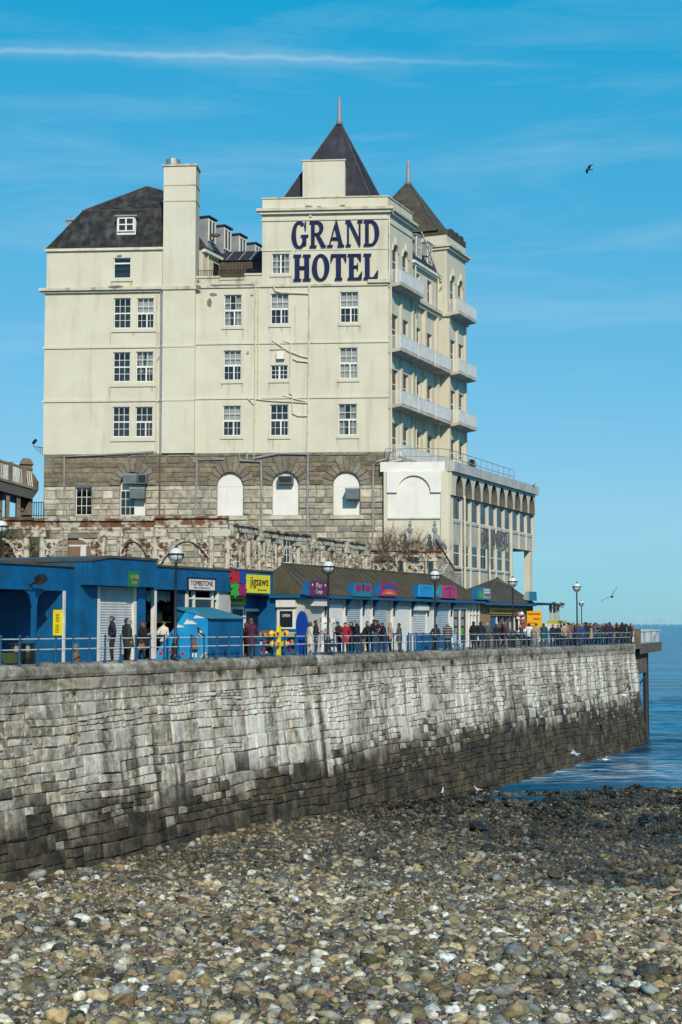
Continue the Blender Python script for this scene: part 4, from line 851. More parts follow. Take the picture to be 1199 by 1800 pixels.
def build_hotel():
    H = thing('grand_hotel', 'tall cream rendered seaside hotel with slate pyramid roofs over a grey stone base', 'hotel', HF.p(-12, -4, GROUND))
    Zf = lambda y, px=520, d=0: HF.Z(px, y, d)
    uL, uA, uB, uT, uR = HF.U(77.5, 0, 650), HF.U(286.5, 0, 650), HF.U(343.5, 0, 650), HF.U(461, 0, 420), 0.0
    zP = Zf(795.5); zC = Zf(503.5); zAt = HF.Z(190, 436.5); zPar = Zf(485, 400); zTop = Zf(349)
    wl = 0.28
    # windows of the front: px boxes, style, curtain
    W = [(199.5, 230, 453, 489, 'tophung', 0), (200, 230, 524, 577, 'sash12', 0), (240.5, 270.5, 524, 577, 'half', 2), (199, 229, 619, 671, 'sash12', 0), (239, 269.5, 618, 671, 'half', 4), (198, 228, 715, 768, 'sash12', 0), (238, 268.5, 715, 768, 'half', 0),
         (394, 425, 518, 573, 'half', 1), (476, 507.5, 516, 569.5, 'half', 2), (598, 630, 513, 567, 'half', 2), (393, 424, 616, 668.5, 'half', 2), (476, 506, 642, 667, 'pair', 0), (597, 628.5, 611, 665.5, 'half', 3), (392, 423.5, 713, 766, 'half', 2), (475, 507, 711, 766, 'half', 0), (595, 627.5, 710, 765, 'half', 1), (478, 509, 446, 481, 'pair', 1)]
    rects = [rect(HF, *w[:4]) for w in W]
    hl = [r for r, w in zip(rects, W) if w[1] < 286]; hr = [r for r, w in zip(rects, W) if w[0] > 345]
    zm = lambda h: (h[2] + h[3]) / 2
    mb = MB(); dep = -1.0
    def shell(u0, u1, z0, z1, d=0.0, holes=(), left=True, right=True, top=True, back=dep):
        wall(mb, HF, u0, u1, z0, z1, d, list(holes), wl)
        if left: mb.quad(HF.p(u0, d, z0), HF.p(u0, back, z0), HF.p(u0, back, z1), HF.p(u0, d, z1))
        if right: mb.quad(HF.p(u1, d, z0), HF.p(u1, back, z0), HF.p(u1, back, z1), HF.p(u1, d, z1))
        if top: mb.quad(HF.p(u0, d, z1), HF.p(u1, d, z1), HF.p(u1, back, z1), HF.p(u0, back, z1))
    shell(uL, uA, zP, zC, 0, [h for h in hl if zm(h) < zC], right=False)
    uL2 = HF.U(82, 0, 470); shell(uL2, uA, zC, zAt, -0.02, [h for h in hl if zm(h) > zC], right=False)
    shell(uB, uR, zP, zC, 0, [h for h in hr if zm(h) < zC], right=False, left=False)
    wf = mb.build('front_wall', MT['cream'], H)
    # worn strip of wall between chimney breast and tower, parapet
    mb = MB()
    for x0, x1, y0, y1 in ((343.5, 387, 489, 505), (387, 430, 492, 505), (430, 461, 484, 505)):
        mb.box(HF, HF.U(x0, 0, 490), HF.U(x1, 0, 490), -0.6, 0.0, zC, HF.Z((x0 + x1) / 2, y0)); mb.box(HF, HF.U(x0, 0, 490), HF.U(x1, 0, 490) - 0.01, -0.66, 0.09, HF.Z((x0 + x1) / 2, y0), HF.Z((x0 + x1) / 2, y0 - 3.5))
    mb.build('parapet', MT['cream_worn'], H)
    # tower block over the cornice
    mb = MB(); zFr = zTop
    ht = [h for h in hr if zm(h) > zC]
    wall(mb, HF, uT, uR, zC, zFr, 0, ht, wl); mb.quad(HF.p(uT, 0, zC), HF.p(uT, -9, zC), HF.p(uT, -9, zFr), HF.p(uT, 0, zFr))
    TB = SF.p(5.6, 0, 0); n_in = Vector((-0.901, 0.434, 0))
    mb.quad(HF.p(uT, 0, zFr - 0.5), HF.p(uR, 0, zFr - 0.5), TB + Vector((0, 0, zFr - 0.5)), TB + HF.u * uT + Vector((0, 0, zFr - 0.5)))
    mb.build('tower_wall', MT['cream'], H)
    # chimney breast and chimney
    mb = MB(); dC = 0.35; zCh = HF.Z(315, 292, dC); mb.box(HF, uA, uB, -1.4, dC, zP, zCh); mb.build('chimney', MT['cream'], H)
    mb = MB(); mb.box(HF, uA - 0.10, uB + 0.10, -1.5, dC + 0.10, zCh, zCh + 0.14); mb.build('chimney_cap', MT['cream_worn'], H)
    for y in (325, 353): z = HF.Z(315, y, dC); MB().box(HF, uA - 0.04, uB + 0.04, -1.44, dC + 0.045, z - 0.05, z + 0.05).build('chimney_band', MT['cream_worn'], H)
    fc = HF.p(HF.U(304.5, -0.5, 285), -0.5, zCh + 0.14); MB().lathe(fc, [(0.50, 0), (0.50, 0.12), (0.57, 0.14), (0.57, 0.60), (0.42, 0.62), (0.42, 0.66)], 18).build('flue_cowl', MT['steel'], H, smooth=False)
    # cornices and string courses
    def course(u0, u1, z0, z1, out, mat='cream_worn', name='string_course', d0=0.0): return MB().box(HF, u0, u1, d0 - 0.05, d0 + out, z0, z1).build(name, MT[mat], H)
    zc1, zc0 = HF.Z(180, 506.5), HF.Z(180, 515)
    course(uL - 0.42, uA, zc0 + 0.16, zc1, 0.42, name='cornice'); course(uL - 0.22, uA, zc0, zc0 + 0.157, 0.22, 'cream', 'cornice'); course(uA - 0.08, uB + 0.1, zc0 + 0.1, zc1 - 0.05, 0.13, d0=dC)
    course(uL2 - 0.16, uA, zAt - 0.20, zAt - 0.003, 0.18, 'pipe_cream', 'eaves_board')
    for y in (610.5, 704.5):
        z = HF.Z(180, y); course(uL - 0.10, uA, z - 0.09, z + 0.09, 0.10, 'cream'); course(uA - 0.03, uB + 0.03, z - 0.12, z + 0.06, 0.055, 'cream', d0=dC)
    for y in (602.5, 699): z = HF.Z(520, y); course(uB, 0.06, z - 0.07, z + 0.07, 0.085, 'cream')
    z = HF.Z(520, 502); course(uB, uR + 0.02, z - 0.10, z + 0.08, 0.13); course(uB + 1.2, HF.U(445), z + 0.083, z + 0.17, 0.20, 'lead'); course(HF.U(648), 0.16, z + 0.0835, z + 0.34, 0.3, 'cream_worn', 'cornice')
    z = HF.Z(575, 439); course(uT, HF.U(511.5), z - 0.05, z + 0.05, 0.07, 'cream'); course(HF.U(517), uR + 0.04, z - 0.04, z + 0.04, 0.05, 'cream')
    z = HF.Z(575, 385); course(uT - 0.07, uR + 0.07, z - 0.10, z + 0.08, 0.09, 'cream')
    zk1, zk0 = HF.Z(570, 366.5), HF.Z(570, 376); course(uT - 0.42, uR + 0.44, zk0 + 0.22, zk1, 0.44, 'cream_worn', 'cornice'); course(uT - 0.24, uR + 0.26, zk0, zk0 + 0.217, 0.26, 'cream', 'cornice')
    course(uT - 0.05, uR + 0.05, zTop, zTop + 0.1, 0.08, 'cream_worn', 'parapet_coping')
    # broken render patches
    for px, py, w, h in ((368, 532, 9, 18), (375, 518, 16, 7), (349, 507, 18, 9), (543, 363, 15, 5), (561, 364, 11, 4), (602, 362, 12, 4), (210, 450, 13, 4), (205, 506, 30, 5), (348, 495, 6, 9)):
        u, z = HF.hit(px, py); s = 1 / 22.9; poly = [(u + math.cos(a) * w * s * rnd.uniform(0.35, 0.55), z + math.sin(a) * h * s * rnd.uniform(0.35, 0.55)) for a in np.linspace(0, 6.28, 11)[:-1]]
        MB().prism(HF, poly, 0.005 if px not in (205, 349) else 0.44, 0.014 if px not in (205, 349) else 0.45).build('bare_patch', MT['mortar'], H)
    for (x0, x1, y0, y1, st, cu), r in zip(W, rects):
        dd = -0.16
        lone = {194: 0}
        window(HF, r, dd, H, st, cu)
        if not (x1 < 286 and y0 > 500): MB().box(HF, r[0] - 0.18, r[1] + 0.18, dd - 0.04, 0.09, r[2] - 0.26, r[2] - 0.004).build('sill', MT['cream'], H)
    for y0, y1 in ((578, 584), (673.5, 680), (769.5, 776)):
        a, b = HF.U(192), HF.U(271.5); MB().box(HF, a, b, -0.2, 0.10, HF.Z(230, y1), HF.Z(230, y0)).build('sill', MT['cream'], H)
    for r in [q for q, w in zip(rects, W) if w[1] > 286 or w[2] < 500] + [(HF.U(192), HF.U(271.5), HF.Z(230, y) + 0.26, 0) for y in (584, 680, 776)]:   # rain stains below the ends of the sills
        for uu in (r[0] - 0.12, r[1] + 0.10, rnd.uniform(r[0], r[1])):
            if rnd.random() < 0.2: continue
            w_, l_ = rnd.uniform(0.04, 0.13), rnd.uniform(0.4, 1.3); z0_ = r[2] - 0.262
            MB().prism(HF, [(uu - w_, z0_), (uu + w_, z0_), (uu + w_ * rnd.uniform(0.3, 0.8), z0_ - l_ * 0.6), (uu + rnd.uniform(-0.3, 0.3) * w_, z0_ - l_), (uu - w_ * rnd.uniform(0.3, 0.8), z0_ - l_ * 0.5)], 0.001, 0.004).build('rain_stain', MT['stain'], H)
    # vent hood above the small window, junction boxes
    a, b, c, e = rect(HF, 487, 500.5, 619, 632); MB().prism(HF, [(a, c), (b, c), (b, e), (a, e)], 0.0, 0.35).build('vent_hood', MT['white'], H)
    for px, py in ((443.5, 517), (436, 619), (546, 380)): u, z = HF.hit(px, py); MB().box(HF, u - 0.09, u + 0.09, 0, 0.13, z - 0.1, z + 0.1).build('vent_grille', MT['balcony'], H)
    # drain pipes on the render
    def pipe(pts, r=0.065, mat='pipe_cream', dd=0.10): MB().tube([HF.p(*(lambda q: (q[0], dd, q[1]))(HF.hit(px, py, dd))) for px, py in pts], r, 6).build('drain_pipe', MT[mat], H)
    pipe([(449.5, 506), (448.5, 700), (447, 797)]); pipe([(454.5, 506), (453.5, 702)], 0.05); pipe([(544, 501), (542, 700), (540.5, 797)]); pipe([(511, 602), (509.5, 692), (514, 694), (514.5, 727), (524, 731), (541, 731)], 0.055)
    pipe([(480, 502), (484, 511), (492, 514), (543, 516)], 0.07); pipe([(479, 598), (507, 617), (530, 626), (542, 628)], 0.06); pipe([(515, 630), (522, 634), (542, 636)]); pipe([(448, 701), (470, 704), (541, 708)], 0.05); pipe([(497, 695), (523, 702), (541, 706)], 0.05); pipe([(436, 700), (446, 711)], 0.05); pipe([(474, 614.5), (500, 613)], 0.035); pipe([(498, 599), (511, 603)], 0.05); pipe([(519, 537), (519, 600)], 0.03, dd=0.06)
    pipe([(276, 516), (274.5, 795)], 0.055, dd=0.12); pipe([(283.5, 514), (282, 800)], 0.085, 'lead', dd=0.14); pipe([(277, 706), (281, 702)], 0.05); pipe([(277, 632), (283, 622)], 0.05)
    # ---------------- stone base
    zG = GROUND; holes = [rect(HF, 133, 162, 857, 906) + (False,), rect(HF, 211.5, 256.5, 831, 906.5) + (True,), rect(HF, 382, 428, 831, 907) + (True,), rect(HF, 479, 525.5, 830, 906.5) + (True,), rect(HF, 586, 633, 829.5, 905.5) + (True,),
             rect(HF, 120, 170, 946, 998) + (False,), rect(HF, 211, 231, 947, 984) + (False,), rect(HF, 414, 436, 962, 1000) + (False,), rect(HF, 496, 524, 947, 990) + (False,)]
    uPL, uPR = HF.U(75, 0.1), 0.06; dP = 0.10
    mb = MB(); wall(mb, HF, uPL, uPR, zG, zP, dP, holes, 0.38); mb.quad(HF.p(uPL, dP, zG), HF.p(uPL, -12, zG), HF.p(uPL, -12, zP), HF.p(uPL, dP, zP)); mb.quad(HF.p(uPL, dP, zP), HF.p(uPR, dP, zP), HF.p(uPR, -1, zP), HF.p(uPL, -1, zP)); mb.quad(HF.p(uPR, dP, zG), HF.p(uPR, -1, zG), HF.p(uPR, -1, zP), HF.p(uPR, dP, zP))
    mb.build('base_wall', MT['mortar'], H)
    items = []; zB1, zB0 = HF.Z(500, 853.5), HF.Z(500, 861); zT0 = HF.Z(500, 802)
    def stone_rows(z0, z1, hmin, hmax, tints, proud, wmin, wmax):
        z = z0
        while z < z1 - 0.05:
            h = rnd.uniform(hmin, hmax)
            if z1 - z - h < hmin * 0.8: h = z1 - z
            segs = [(uPL, uPR)]; zmid = z + h / 2
            for hh in holes:
                a, b, c, e = hh[:4]
                if hh[4]:
                    zc = e - (b - a) / 2
                    if zmid > zc: k = math.sqrt(max(0, ((b - a) / 2 + 0.88) ** 2 - (zmid - zc) ** 2)); a, b = (a + b) / 2 - k, (a + b) / 2 + k; e = e + 0.88
                if c < z + h - 0.08 and z + 0.08 < e and b > a:
                    ns = []
                    for p, q in segs:
                        if b <= p or a >= q: ns.append((p, q))
                        else:
                            if a > p: ns.append((p, a))
                            if b < q: ns.append((b, q))
                    segs = ns
            for p, q in segs:
                u = p
                while u < q - 0.02:
                    w = rnd.uniform(wmin, wmax)
                    if q - u - w < wmin * 0.7: w = q - u
                    def corner(i, k, d, u=u, w=w, z=z, h=h): g = 0.018; return HF.p(u + g + (w - 2 * g) * i, dP + d, z + g + (h - 2 * g) * k)
                    k = rnd.uniform(0.78, 1.2); c = tints[rnd.randrange(len(tints))]; vis = 1.0 if z + h > HF.Z(300, 1000) else 0.001
                    items.append((w * h * vis, block(corner, proud * rnd.uniform(0.6, 1.4), 0.16, 0.03, 0.05), tuple(x * k for x in c))); u += w
            z += h
    low = [(0.47, 0.43, 0.345), (0.40, 0.37, 0.305), (0.53, 0.48, 0.385), (0.35, 0.325, 0.27), (0.45, 0.40, 0.315)]; up = [(0.225, 0.18, 0.125), (0.19, 0.158, 0.115), (0.26, 0.208, 0.14), (0.215, 0.18, 0.135)]
    stone_rows(zG, zB0, 0.36, 0.52, low, 0.09, 0.5, 1.2); stone_rows(zB0, zB1, 0.9, 0.9, [(0.48, 0.445, 0.36)], 0.05, 1.0, 1.8); stone_rows(zB1, zT0, 0.30, 0.42, up, 0.06, 0.5, 1.1); stone_rows(zT0, zP, 0.9, 0.9, [(0.24, 0.215, 0.175), (0.21, 0.19, 0.155)], 0.09, 1.2, 2.2)
    emit_blocks(items, H, 'stone_block', 'stone_blocks', MT['stone'])
    vs = []
    for hh in holes:                                    # fan of wedge stones round each arch
        if not hh[4]: continue
        a, b, c, e = hh[:4]; r = (b - a) / 2; uc, zc = (a + b) / 2, e - r; n = 11
        for i in range(n):
            t0, t1 = math.pi * i / n, math.pi * (i + 1) / n; mid = (t0 + t1) / 2; ro = r + 0.85
            if abs(mid - math.pi / 2) < 0.5: ro = min((zT0 - zc) / math.sin(mid) - 0.02, r + 2.0)
            g = 0.02
            def corner(ii, k, d, t0=t0, t1=t1, ro=ro, r=r): t = t1 - g * 0.5 + (t0 - t1 + g) * ii; q = r + 0.01 + (ro - r - 0.02) * k; return HF.p(uc + q * math.cos(t), dP + d, zc + q * math.sin(t))
            k = rnd.uniform(0.8, 1.12); vs.append((1, block(corner, 0.11, 0.07, 0.015, 0.05), tuple(x * k for x in (0.235, 0.205, 0.16))))
    emit_blocks(vs, H, 'arch_stone', 'arch_stones', MT['stone'])
    # fillings of the base openings
    for i, hh in enumerate(holes):
        a, b, c, e = hh[:4]; dd = dP - 0.22
        if i == 0: window(HF, hh[:4], dd, H, 'sash9', 0); continue
        if i == 1:
            r = (b - a) / 2; um = a + (b - a) * 0.58
            window(HF, (a, um, c, e - r - 0.35), dd, H, 'sash9', 0)
            MB().prism(HF, [(um, c), (b, c), (b, e - r), ((a + b) / 2 + r * 0.71, e - r + r * 0.71), ((a + b) / 2, e), ((a + b) / 2 - r * 0.71, e - r + r * 0.71), (a, e - r), (a, e - r - 0.34), (um, e - r - 0.34)], dd - 0.06, dd).build('boarding', MT['white_board'], H); continue
        if hh[4]:
            r = (b - a) / 2; uc, zc = (a + b) / 2, e - r
            MB().prism(HF, [(a, c), (b, c)] + [(uc + r * math.cos(t), zc + r * math.sin(t)) for t in np.linspace(0, math.pi, 14)], dd - 0.08, dd).build('boarding', MT['white_board'], H)
            MB().box(HF, a, b, dd, dd + 0.02, zc - 0.05, zc + 0.0).build('board_joint', MT['white'], H)
            MB().box(HF, a - 0.25, b + 0.25, dP - 0.1, dP + 0.16, c - 0.3, c - 0.004).build('sill', MT['balcony'], H); continue
        if i == 5:
            MB().box(HF, a, b, dd - 0.06, dd, c, e).build('boarding', MT['brown_board'], H); um = a + (b - a) * 0.52; MB().box(HF, um - 0.22, um + 0.22, dd, dd + 0.04, c, c + (e - c) * 0.75).build('board_strip', MT['curtain'], H); MB().box(HF, a, b, dd + 0.001, dd + 0.03, c + (e - c) * 0.72, c + (e - c) * 0.78).build('board_strip', MT['curtain'], H); continue
        window(HF, hh[:4], dd, H, 'pair' if i > 6 else 'half', 0)
    # ducts and boxes hung on the base windows
    for x0, x1, y0, y1, d1 in ((607, 631, 857.5, 877, 0.95), (488, 515, 836, 850, 0.55), (216, 240, 833, 850, 0.6), (241, 258, 833, 850, 0.75), (228, 254, 857, 876, 0.8)):
        a, b, c, e = rect(HF, x0, x1, y0, y1, d1); mb = MB().box(HF, a, b, dP - 0.25, d1, c, e); o = mb.build('vent_box', MT['duct'], H)
        if x0 in (488, 241): MB().box(HF, a + 0.09, b - 0.09, d1, d1 + 0.03, c + 0.09, e - 0.09).build('louvre', MT['black'], H)
        else: MB().box(HF, a - 0.03, b + 0.03, d1 - 0.06, d1 + 0.015, e - 0.09, e + 0.02).build('lid', MT['lead'], H)
    dpg = dict(mat='pipe_grey', dd=0.26, r=0.085)
    pipe([(271, 794), (190, 799), (113, 803), (111.5, 1010)], **dpg); pipe([(396, 800), (394, 807), (346, 809), (343, 1010)], **dpg); pipe([(421, 797), (421, 809), (459, 812), (460.5, 925), (457, 1000)], **dpg); pipe([(446, 797), (446, 809)], **dpg); pipe([(434, 795), (434, 808)], **dpg); pipe([(449, 805), (490, 797), (540, 798)], **dpg); pipe([(541, 795), (540, 1010)], **dpg); pipe([(681, 806), (664, 811), (656, 816), (655, 1010)], **dpg); pipe([(281, 798), (280, 1000)], mat='timber', dd=0.2, r=0.07)
    # ---------------- solid cores so the hotel is a building from every side
    def block_poly(pts, z0, z1, name, mat):
        n = len(pts); vs = [p + Vector((0, 0, z0)) for p in pts] + [p + Vector((0, 0, z1)) for p in pts]; mb = MB(); mb.add(vs, [tuple(range(n)), tuple(range(2 * n - 1, n - 1, -1))] + [(i, (i + 1) % n, (i + 1) % n + n, i + n) for i in range(n)]); return mb.build(name, MT[mat], H)
    f = lambda u, d: HF.p(u, d, 0); s_ = lambda u, d: SF.p(u, d, 0)
    block_poly([f(uL, dep), f(uR - 1.2, dep), s_(16.0, -1.2), s_(16.0, -16), f(uL, -15)], zG, zC - 0.6, 'core_wall', 'cream')
    block_poly([f(uL2, dep - 0.05), f(uB - 0.4, dep - 0.05), f(uB - 0.4, -7), f(uL2, -7)], zC - 0.6, zAt - 0.01, 'attic_wall', 'cream')
    # ---------------- roofs
    # left mansard
    za = zAt; pk = HF.hit(257, 327, -4.0); brk = HF.hit(145, 371, -1.6); zb = HF.Z(250, 369, -1.6)
    e0, e1 = uL2 - 0.1, uA + 0.4; b0 = brk[0]; D = -8.6
    mb = MB(); q = lambda u, d, z: HF.p(u, d, z)
    A, B, Cc, Dd = q(e0, 0.12, za), q(e1 + 1.3, 0.12, za), q(e1 + 1.3, D, za), q(e0, D, za); a1, b1, c1, d1 = q(b0, -1.6, zb), q(e1 + 1.3, -1.6, zb), q(e1 + 1.3, D + 1.6, zb), q(b0, D + 1.6, zb)
    P1, P2 = q(pk[0], -4.2, pk[1]), q(e1 + 1.3, -4.2, HF.Z(287, 343, -4.2) - 0.4)
    mb.add([A, B, a1, b1, P1, P2, Cc, Dd, c1, d1], [(0, 1, 3, 2), (2, 3, 5, 4), (7, 0, 2, 9), (9, 2, 4), (6, 7, 9, 8), (8, 9, 4, 5), (1, 6, 8, 5, 3)])
    rf = mb.build('mansard_roof', MT['slate'], H)
    MB().tube([a1, b1], 0.07, 6).build('roof_ridge', MT['ridge'], H); MB().tube([a1, P1, P2], 0.08, 6).build('roof_ridge', MT['ridge'], H)
    def dormer(fr, r, d, back, roof, style='pair', side='white'):
        a, b, c, e = r; mb = MB().box(fr, a, b, back, d - 0.12, c - 0.3, e + 0.05); o = mb.build('dormer', MT[side], H)
        MB().box(fr, a - 0.12, b + 0.12, back, d + 0.12, e + 0.053, e + 0.17).build('dormer_roof', MT['lead'], H)
        win_r = (a + 0.08, b - 0.08, c, e)
        mb = MB(); k = 0.06
        for x in (win_r[0] + k, (a + b) / 2, win_r[1] - k): mb.box(fr, x - k, x + k, d - 0.1, d + 0.02, c, e)
        for z in (c + k, (c + e) / 2, e - k): mb.box(fr, win_r[0], win_r[1], d - 0.095, d + 0.015, z - k * 0.8, z + k * 0.8)
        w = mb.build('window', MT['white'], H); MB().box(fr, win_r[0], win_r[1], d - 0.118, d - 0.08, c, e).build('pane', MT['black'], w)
    dormer(HF, rect(HF, 205, 238, 382, 407, -0.35), -0.35, -2.4, 'lead')
    r = rect(HF, 117, 129, 388, 399, -4.0); MB().box(HF, r[0], r[1] + 0.5, -5.2, -4.0, r[2] - 0.6, r[3]).build('dormer', MT['lead'], H); MB().box(HF, r[0] - 0.1, r[1] + 0.5, -5.3, -3.9, r[3] + 0.003, r[3] + 0.12).build('dormer_roof', MT['lead'], H)
    # rear wing running back, seen over the parapet: wall, eaves, steep slates and dormers
    WF = Frame(*HF.p(uB + 0.12, -2.6, 0)[:2], 0.357, 0.934)
    zE = WF.Z(366, 444, 0); LW = 22.0; zR = zE + 4.2
    mb = MB().box(WF, 0, LW, -6, 0, zC - 1.5, zE); mb.build('wing_wall', MT['cream'], H)
    MB().box(WF, -0.1, LW, -0.05, 0.28, zE - 0.18, zE + 0.06).build('wing_eaves', MT['white'], H)
    mb = MB(); mb.hull8([WF.p(0, 0.15, zE + 0.061), WF.p(LW, 0.15, zE + 0.061), WF.p(LW, -7, zE + 0.061), WF.p(0, -7, zE + 0.061), WF.p(0, -2.2, zR - 1.1), WF.p(LW, -2.2, zR - 1.1), WF.p(LW, -5, zR - 1.1), WF.p(0, -5, zR - 1.1)]); mb.build('wing_roof', MT['slate'], H)
    for i, u in enumerate((1.1, 4.1, 7.1, 10.4)):
        z = zE + 0.95; a, b = u, u + 1.4; MB().box(WF, a, b, -3, -0.12, z - 0.5, z + 2.0).build('dormer', MT['lead'], H); MB().box(WF, a - 0.1, b + 0.1, -3, 0.05, z + 2.003, z + 2.15).build('dormer_roof', MT['slate_blue'], H)
        mb = MB()
        for k in (a + 0.12, (a + b) / 2, b - 0.12): mb.box(WF, k - 0.07, k + 0.07, -0.12, -0.04, z + 0.1, z + 1.9)
        for k in (z + 0.15, z + 1.85): mb.box(WF, a, b, -0.119, -0.045, k - 0.07, k + 0.07)
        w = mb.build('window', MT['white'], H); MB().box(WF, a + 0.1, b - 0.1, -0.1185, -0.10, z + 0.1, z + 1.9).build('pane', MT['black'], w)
    for u in (1.9, 4.0): MB().box(WF, u, u + 1.0, -0.1, 0.03, zE - 2.6, zE - 0.6).build('window', MT['black'], H)
    MB().tube([WF.p(0.7, 0.1, zE - 0.1), WF.p(0.7, 0.1, zC)], 0.06, 6).build('drain_pipe', MT['pipe_cream'], H)
    dsh = WF.p(1.2, 0.5, zE + 1.4); MB().lathe(dsh, [(0.02, -0.1), (0.3, -0.06), (0.45, 0.1), (0.43, 0.1), (0.02, -0.06)], 14).build('satellite_dish', MT['lead'], H)
    # slate-hung link between the wing and the tower
    x0, x1 = 377, 461; d = -5.5; a, b = HF.U(x0, d, 470), HF.U(x1 + 3, d, 470); z1, z0 = HF.Z(420, 459, d), zC - 1.5
    mb = MB(); n = 16
    for i in range(n):
        for j in range(4):
            w = (b - a) / n; h = (z1 - z0 - 1) / 4; mb.box(HF, a + i * w + 0.01 + (j % 2) * w * 0.4, a + (i + 1) * w - 0.01 + (j % 2) * w * 0.4, d - 0.1, d + 0.02 + 0.03 * rnd.random(), z0 + 1 + j * h, z0 + 1 + (j + 1) * h - 0.03)
    sh = mb.build('hanging_slates', MT['slate_brown'], H); sh['kind'] = 'stuff'
    MB().box(HF, a, b + 0.6, d - 3, d - 0.12, z0, z1).build('link_wall', MT['mortar'], H)
    zz = HF.Z(420, 443, d - 1.6); mb = MB(); mb.hull8([HF.p(a - 0.1, d + 0.2, z1 + 0.003), HF.p(b + 0.5, d + 0.2, z1 + 0.003), HF.p(b + 0.5, d - 3.2, z1 + 0.003), HF.p(a - 0.1, d - 3.2, z1 + 0.003), HF.p(a + 0.4, d - 1.4, zz), HF.p(b + 0.5, d - 1.4, zz), HF.p(b + 0.5, d - 2, zz), HF.p(a + 0.4, d - 2, zz)]); mb.build('link_roof', MT['slate_blue'], H)
    for k in (0.25, 0.5, 0.72): u = a + (b - a) * k; MB().tube([HF.p(u, d + 0.22, z1 + 0.05), HF.p(u + 0.4, d - 1.4, zz + 0.05)], 0.05, 5).build('roof_roll', MT['lead'], H)
    mb = MB()
    for x in np.arange(346, 461, 3.2): u, z = HF.hit(x, 484 if x < 390 else 482, -0.7); mb.tube([HF.p(u, -0.7, zPar), HF.p(u, -0.7, zPar + 0.62)], 0.018, 4)
    mb.tube([HF.p(HF.U(345, -0.7), -0.7, zPar + 0.62), HF.p(HF.U(461, -0.7), -0.7, zPar + 0.62)], 0.025, 4); rl = mb.build('roof_railing', MT['iron'], H)
    # tower pyramid and its block chimney
    def pyramid(corners, apex, mat, name='pyramid_roof'):
        mb = MB(); n = 6; vs = list(corners) + [apex]
        mb.add(vs, [(0, 1, 4), (1, 2, 4), (2, 3, 4), (3, 0, 4), (3, 2, 1, 0)]); o = mb.build(name, MT[mat], H)
        for c in corners: MB().tube([c, apex], 0.07, 5).build('hip_ridge', MT['ridge'], H)
        return o
    ap = HF.hit(596.5, 212, -2.5); zBt = HF.Z(585, 346, -0.9)
    L1 = HF.U(499.5, -0.9, 347); R1 = HF.U(651, -0.9, 343)
    apex = HF.p(ap[0], -2.5, ap[1]); c0, c1 = HF.p(L1, -0.9, zBt), HF.p(R1, -0.9, zBt); c2 = c1 + SF.u * 3.2; c3 = c0 + SF.u * 3.2
    cen = (c0 + c1 + c2 + c3) / 4
    pyramid([c0, c1, c2, c3], apex, 'slate_blue')
    def spire(c, z1, r=0.17): MB().lathe(c, [(r * 1.6, -0.35), (r * 1.25, 0.0), (r, 0.3), (r * 0.75, (z1 - c.z) * 0.93), (0.02, z1 - c.z)], 10).build('spire', MT['lead'], H, smooth=True)
    spire(apex, HF.Z(596.5, 170, -2.5))
    a, b, c, e = rect(HF, 532, 606.5, 283, 364, -0.02); MB().box(HF, a, b, -2.2, 0.0, zTop + 0.1, e).build('chimney', MT['cream'], H); MB().box(HF, a - 0.08, b + 0.08, -2.28, 0.07, e, e + 0.10).build('chimney_cap', MT['cream_worn'], H)
    # ---------------- sea facade
    zr = [zP, SF.Z(684, 689), SF.Z(684, 592), SF.Z(684, 500.5), zTop]    # floor levels by balcony foot
    Lm, T2, p2, E2 = 5.6, 12.2, 0.7, 17.2
    mb = MB(); SW = []
    fl = [(SF.Z(685, 800), ), ]
    levels = [SF.Z(685, 806), SF.Z(685, 711), SF.Z(685, 613.5)]
    for z in levels:
        for u in (0.85, 3.2, 6.5, 9.3): SW.append((u, u + 1.4, z + 0.1, z + 2.9))
    zt = SF.Z(685, 500) + 0.12
    for u in (1.0, 3.25): SW.append((u, u + 1.3, zt, zt + 3.3, True))
    for u in (6.7, 9.6): SW.append((u, u + 1.1, zt + 0.3, zt + 2.2))
    zMid = zt + 3.0
    wall(mb, SF, 0, Lm, zP, zTop, 0, [h for h in SW if h[0] < 5.0], 0.3); wall(mb, SF, Lm, T2, zP, zMid, -0.15, [h for h in SW if h[0] > 5.0], 0.3)
    mb.quad(SF.p(Lm, 0, zP), SF.p(Lm, -3, zP), SF.p(Lm, -3, zTop), SF.p(Lm, 0, zTop))
    mb.quad(SF.p(Lm, -0.15, zP), SF.p(Lm, 0, zP), SF.p(Lm, 0, zMid), SF.p(Lm, -0.15, zMid))
    S2 = SF.off(0, p2); SW2 = []
    zt2 = zt
    for z in levels:
        for u in (T2 + 0.7, T2 + 2.95): SW2.append((u, u + 1.4, z + 0.1, z + 2.9))
    for u in (T2 + 0.85, T2 + 2.95): SW2.append((u, u + 1.3, zt2, zt2 + 3.2, True))
    zTop2 = zTop - 0.2
    wall(mb, S2, T2, E2, zP, zTop2, 0, SW2, 0.3)
    for u in (T2, E2): mb.quad(S2.p(u, 0, zP), S2.p(u, -9, zP), S2.p(u, -9, zTop2), S2.p(u, 0, zTop2))
    mb.build('sea_front_wall', MT['cream'], H)
    for fr, lst in ((SF, SW), (S2, SW2)):
        for h in lst:
            ex = -0.15 if (fr is SF and h[0] > 5.0) else 0.0; window(fr, h[:4], ex - 0.2, H, 'midbar', 0, deep=0.5)
    # piers between the bays
    for u in (0.12, 2.55, 5.2, 8.25, 11.3): MB().box(SF, u, u + 0.34, -0.16, 0.16, zP, zt - 0.35).build('pilaster', MT['cream'], H)
    for u in (T2 + 0.05, T2 + 2.3, E2 - 0.5): MB().box(S2, u, u + 0.34, -0.02, 0.14, zP, zt - 0.35).build('pilaster', MT['cream'], H)
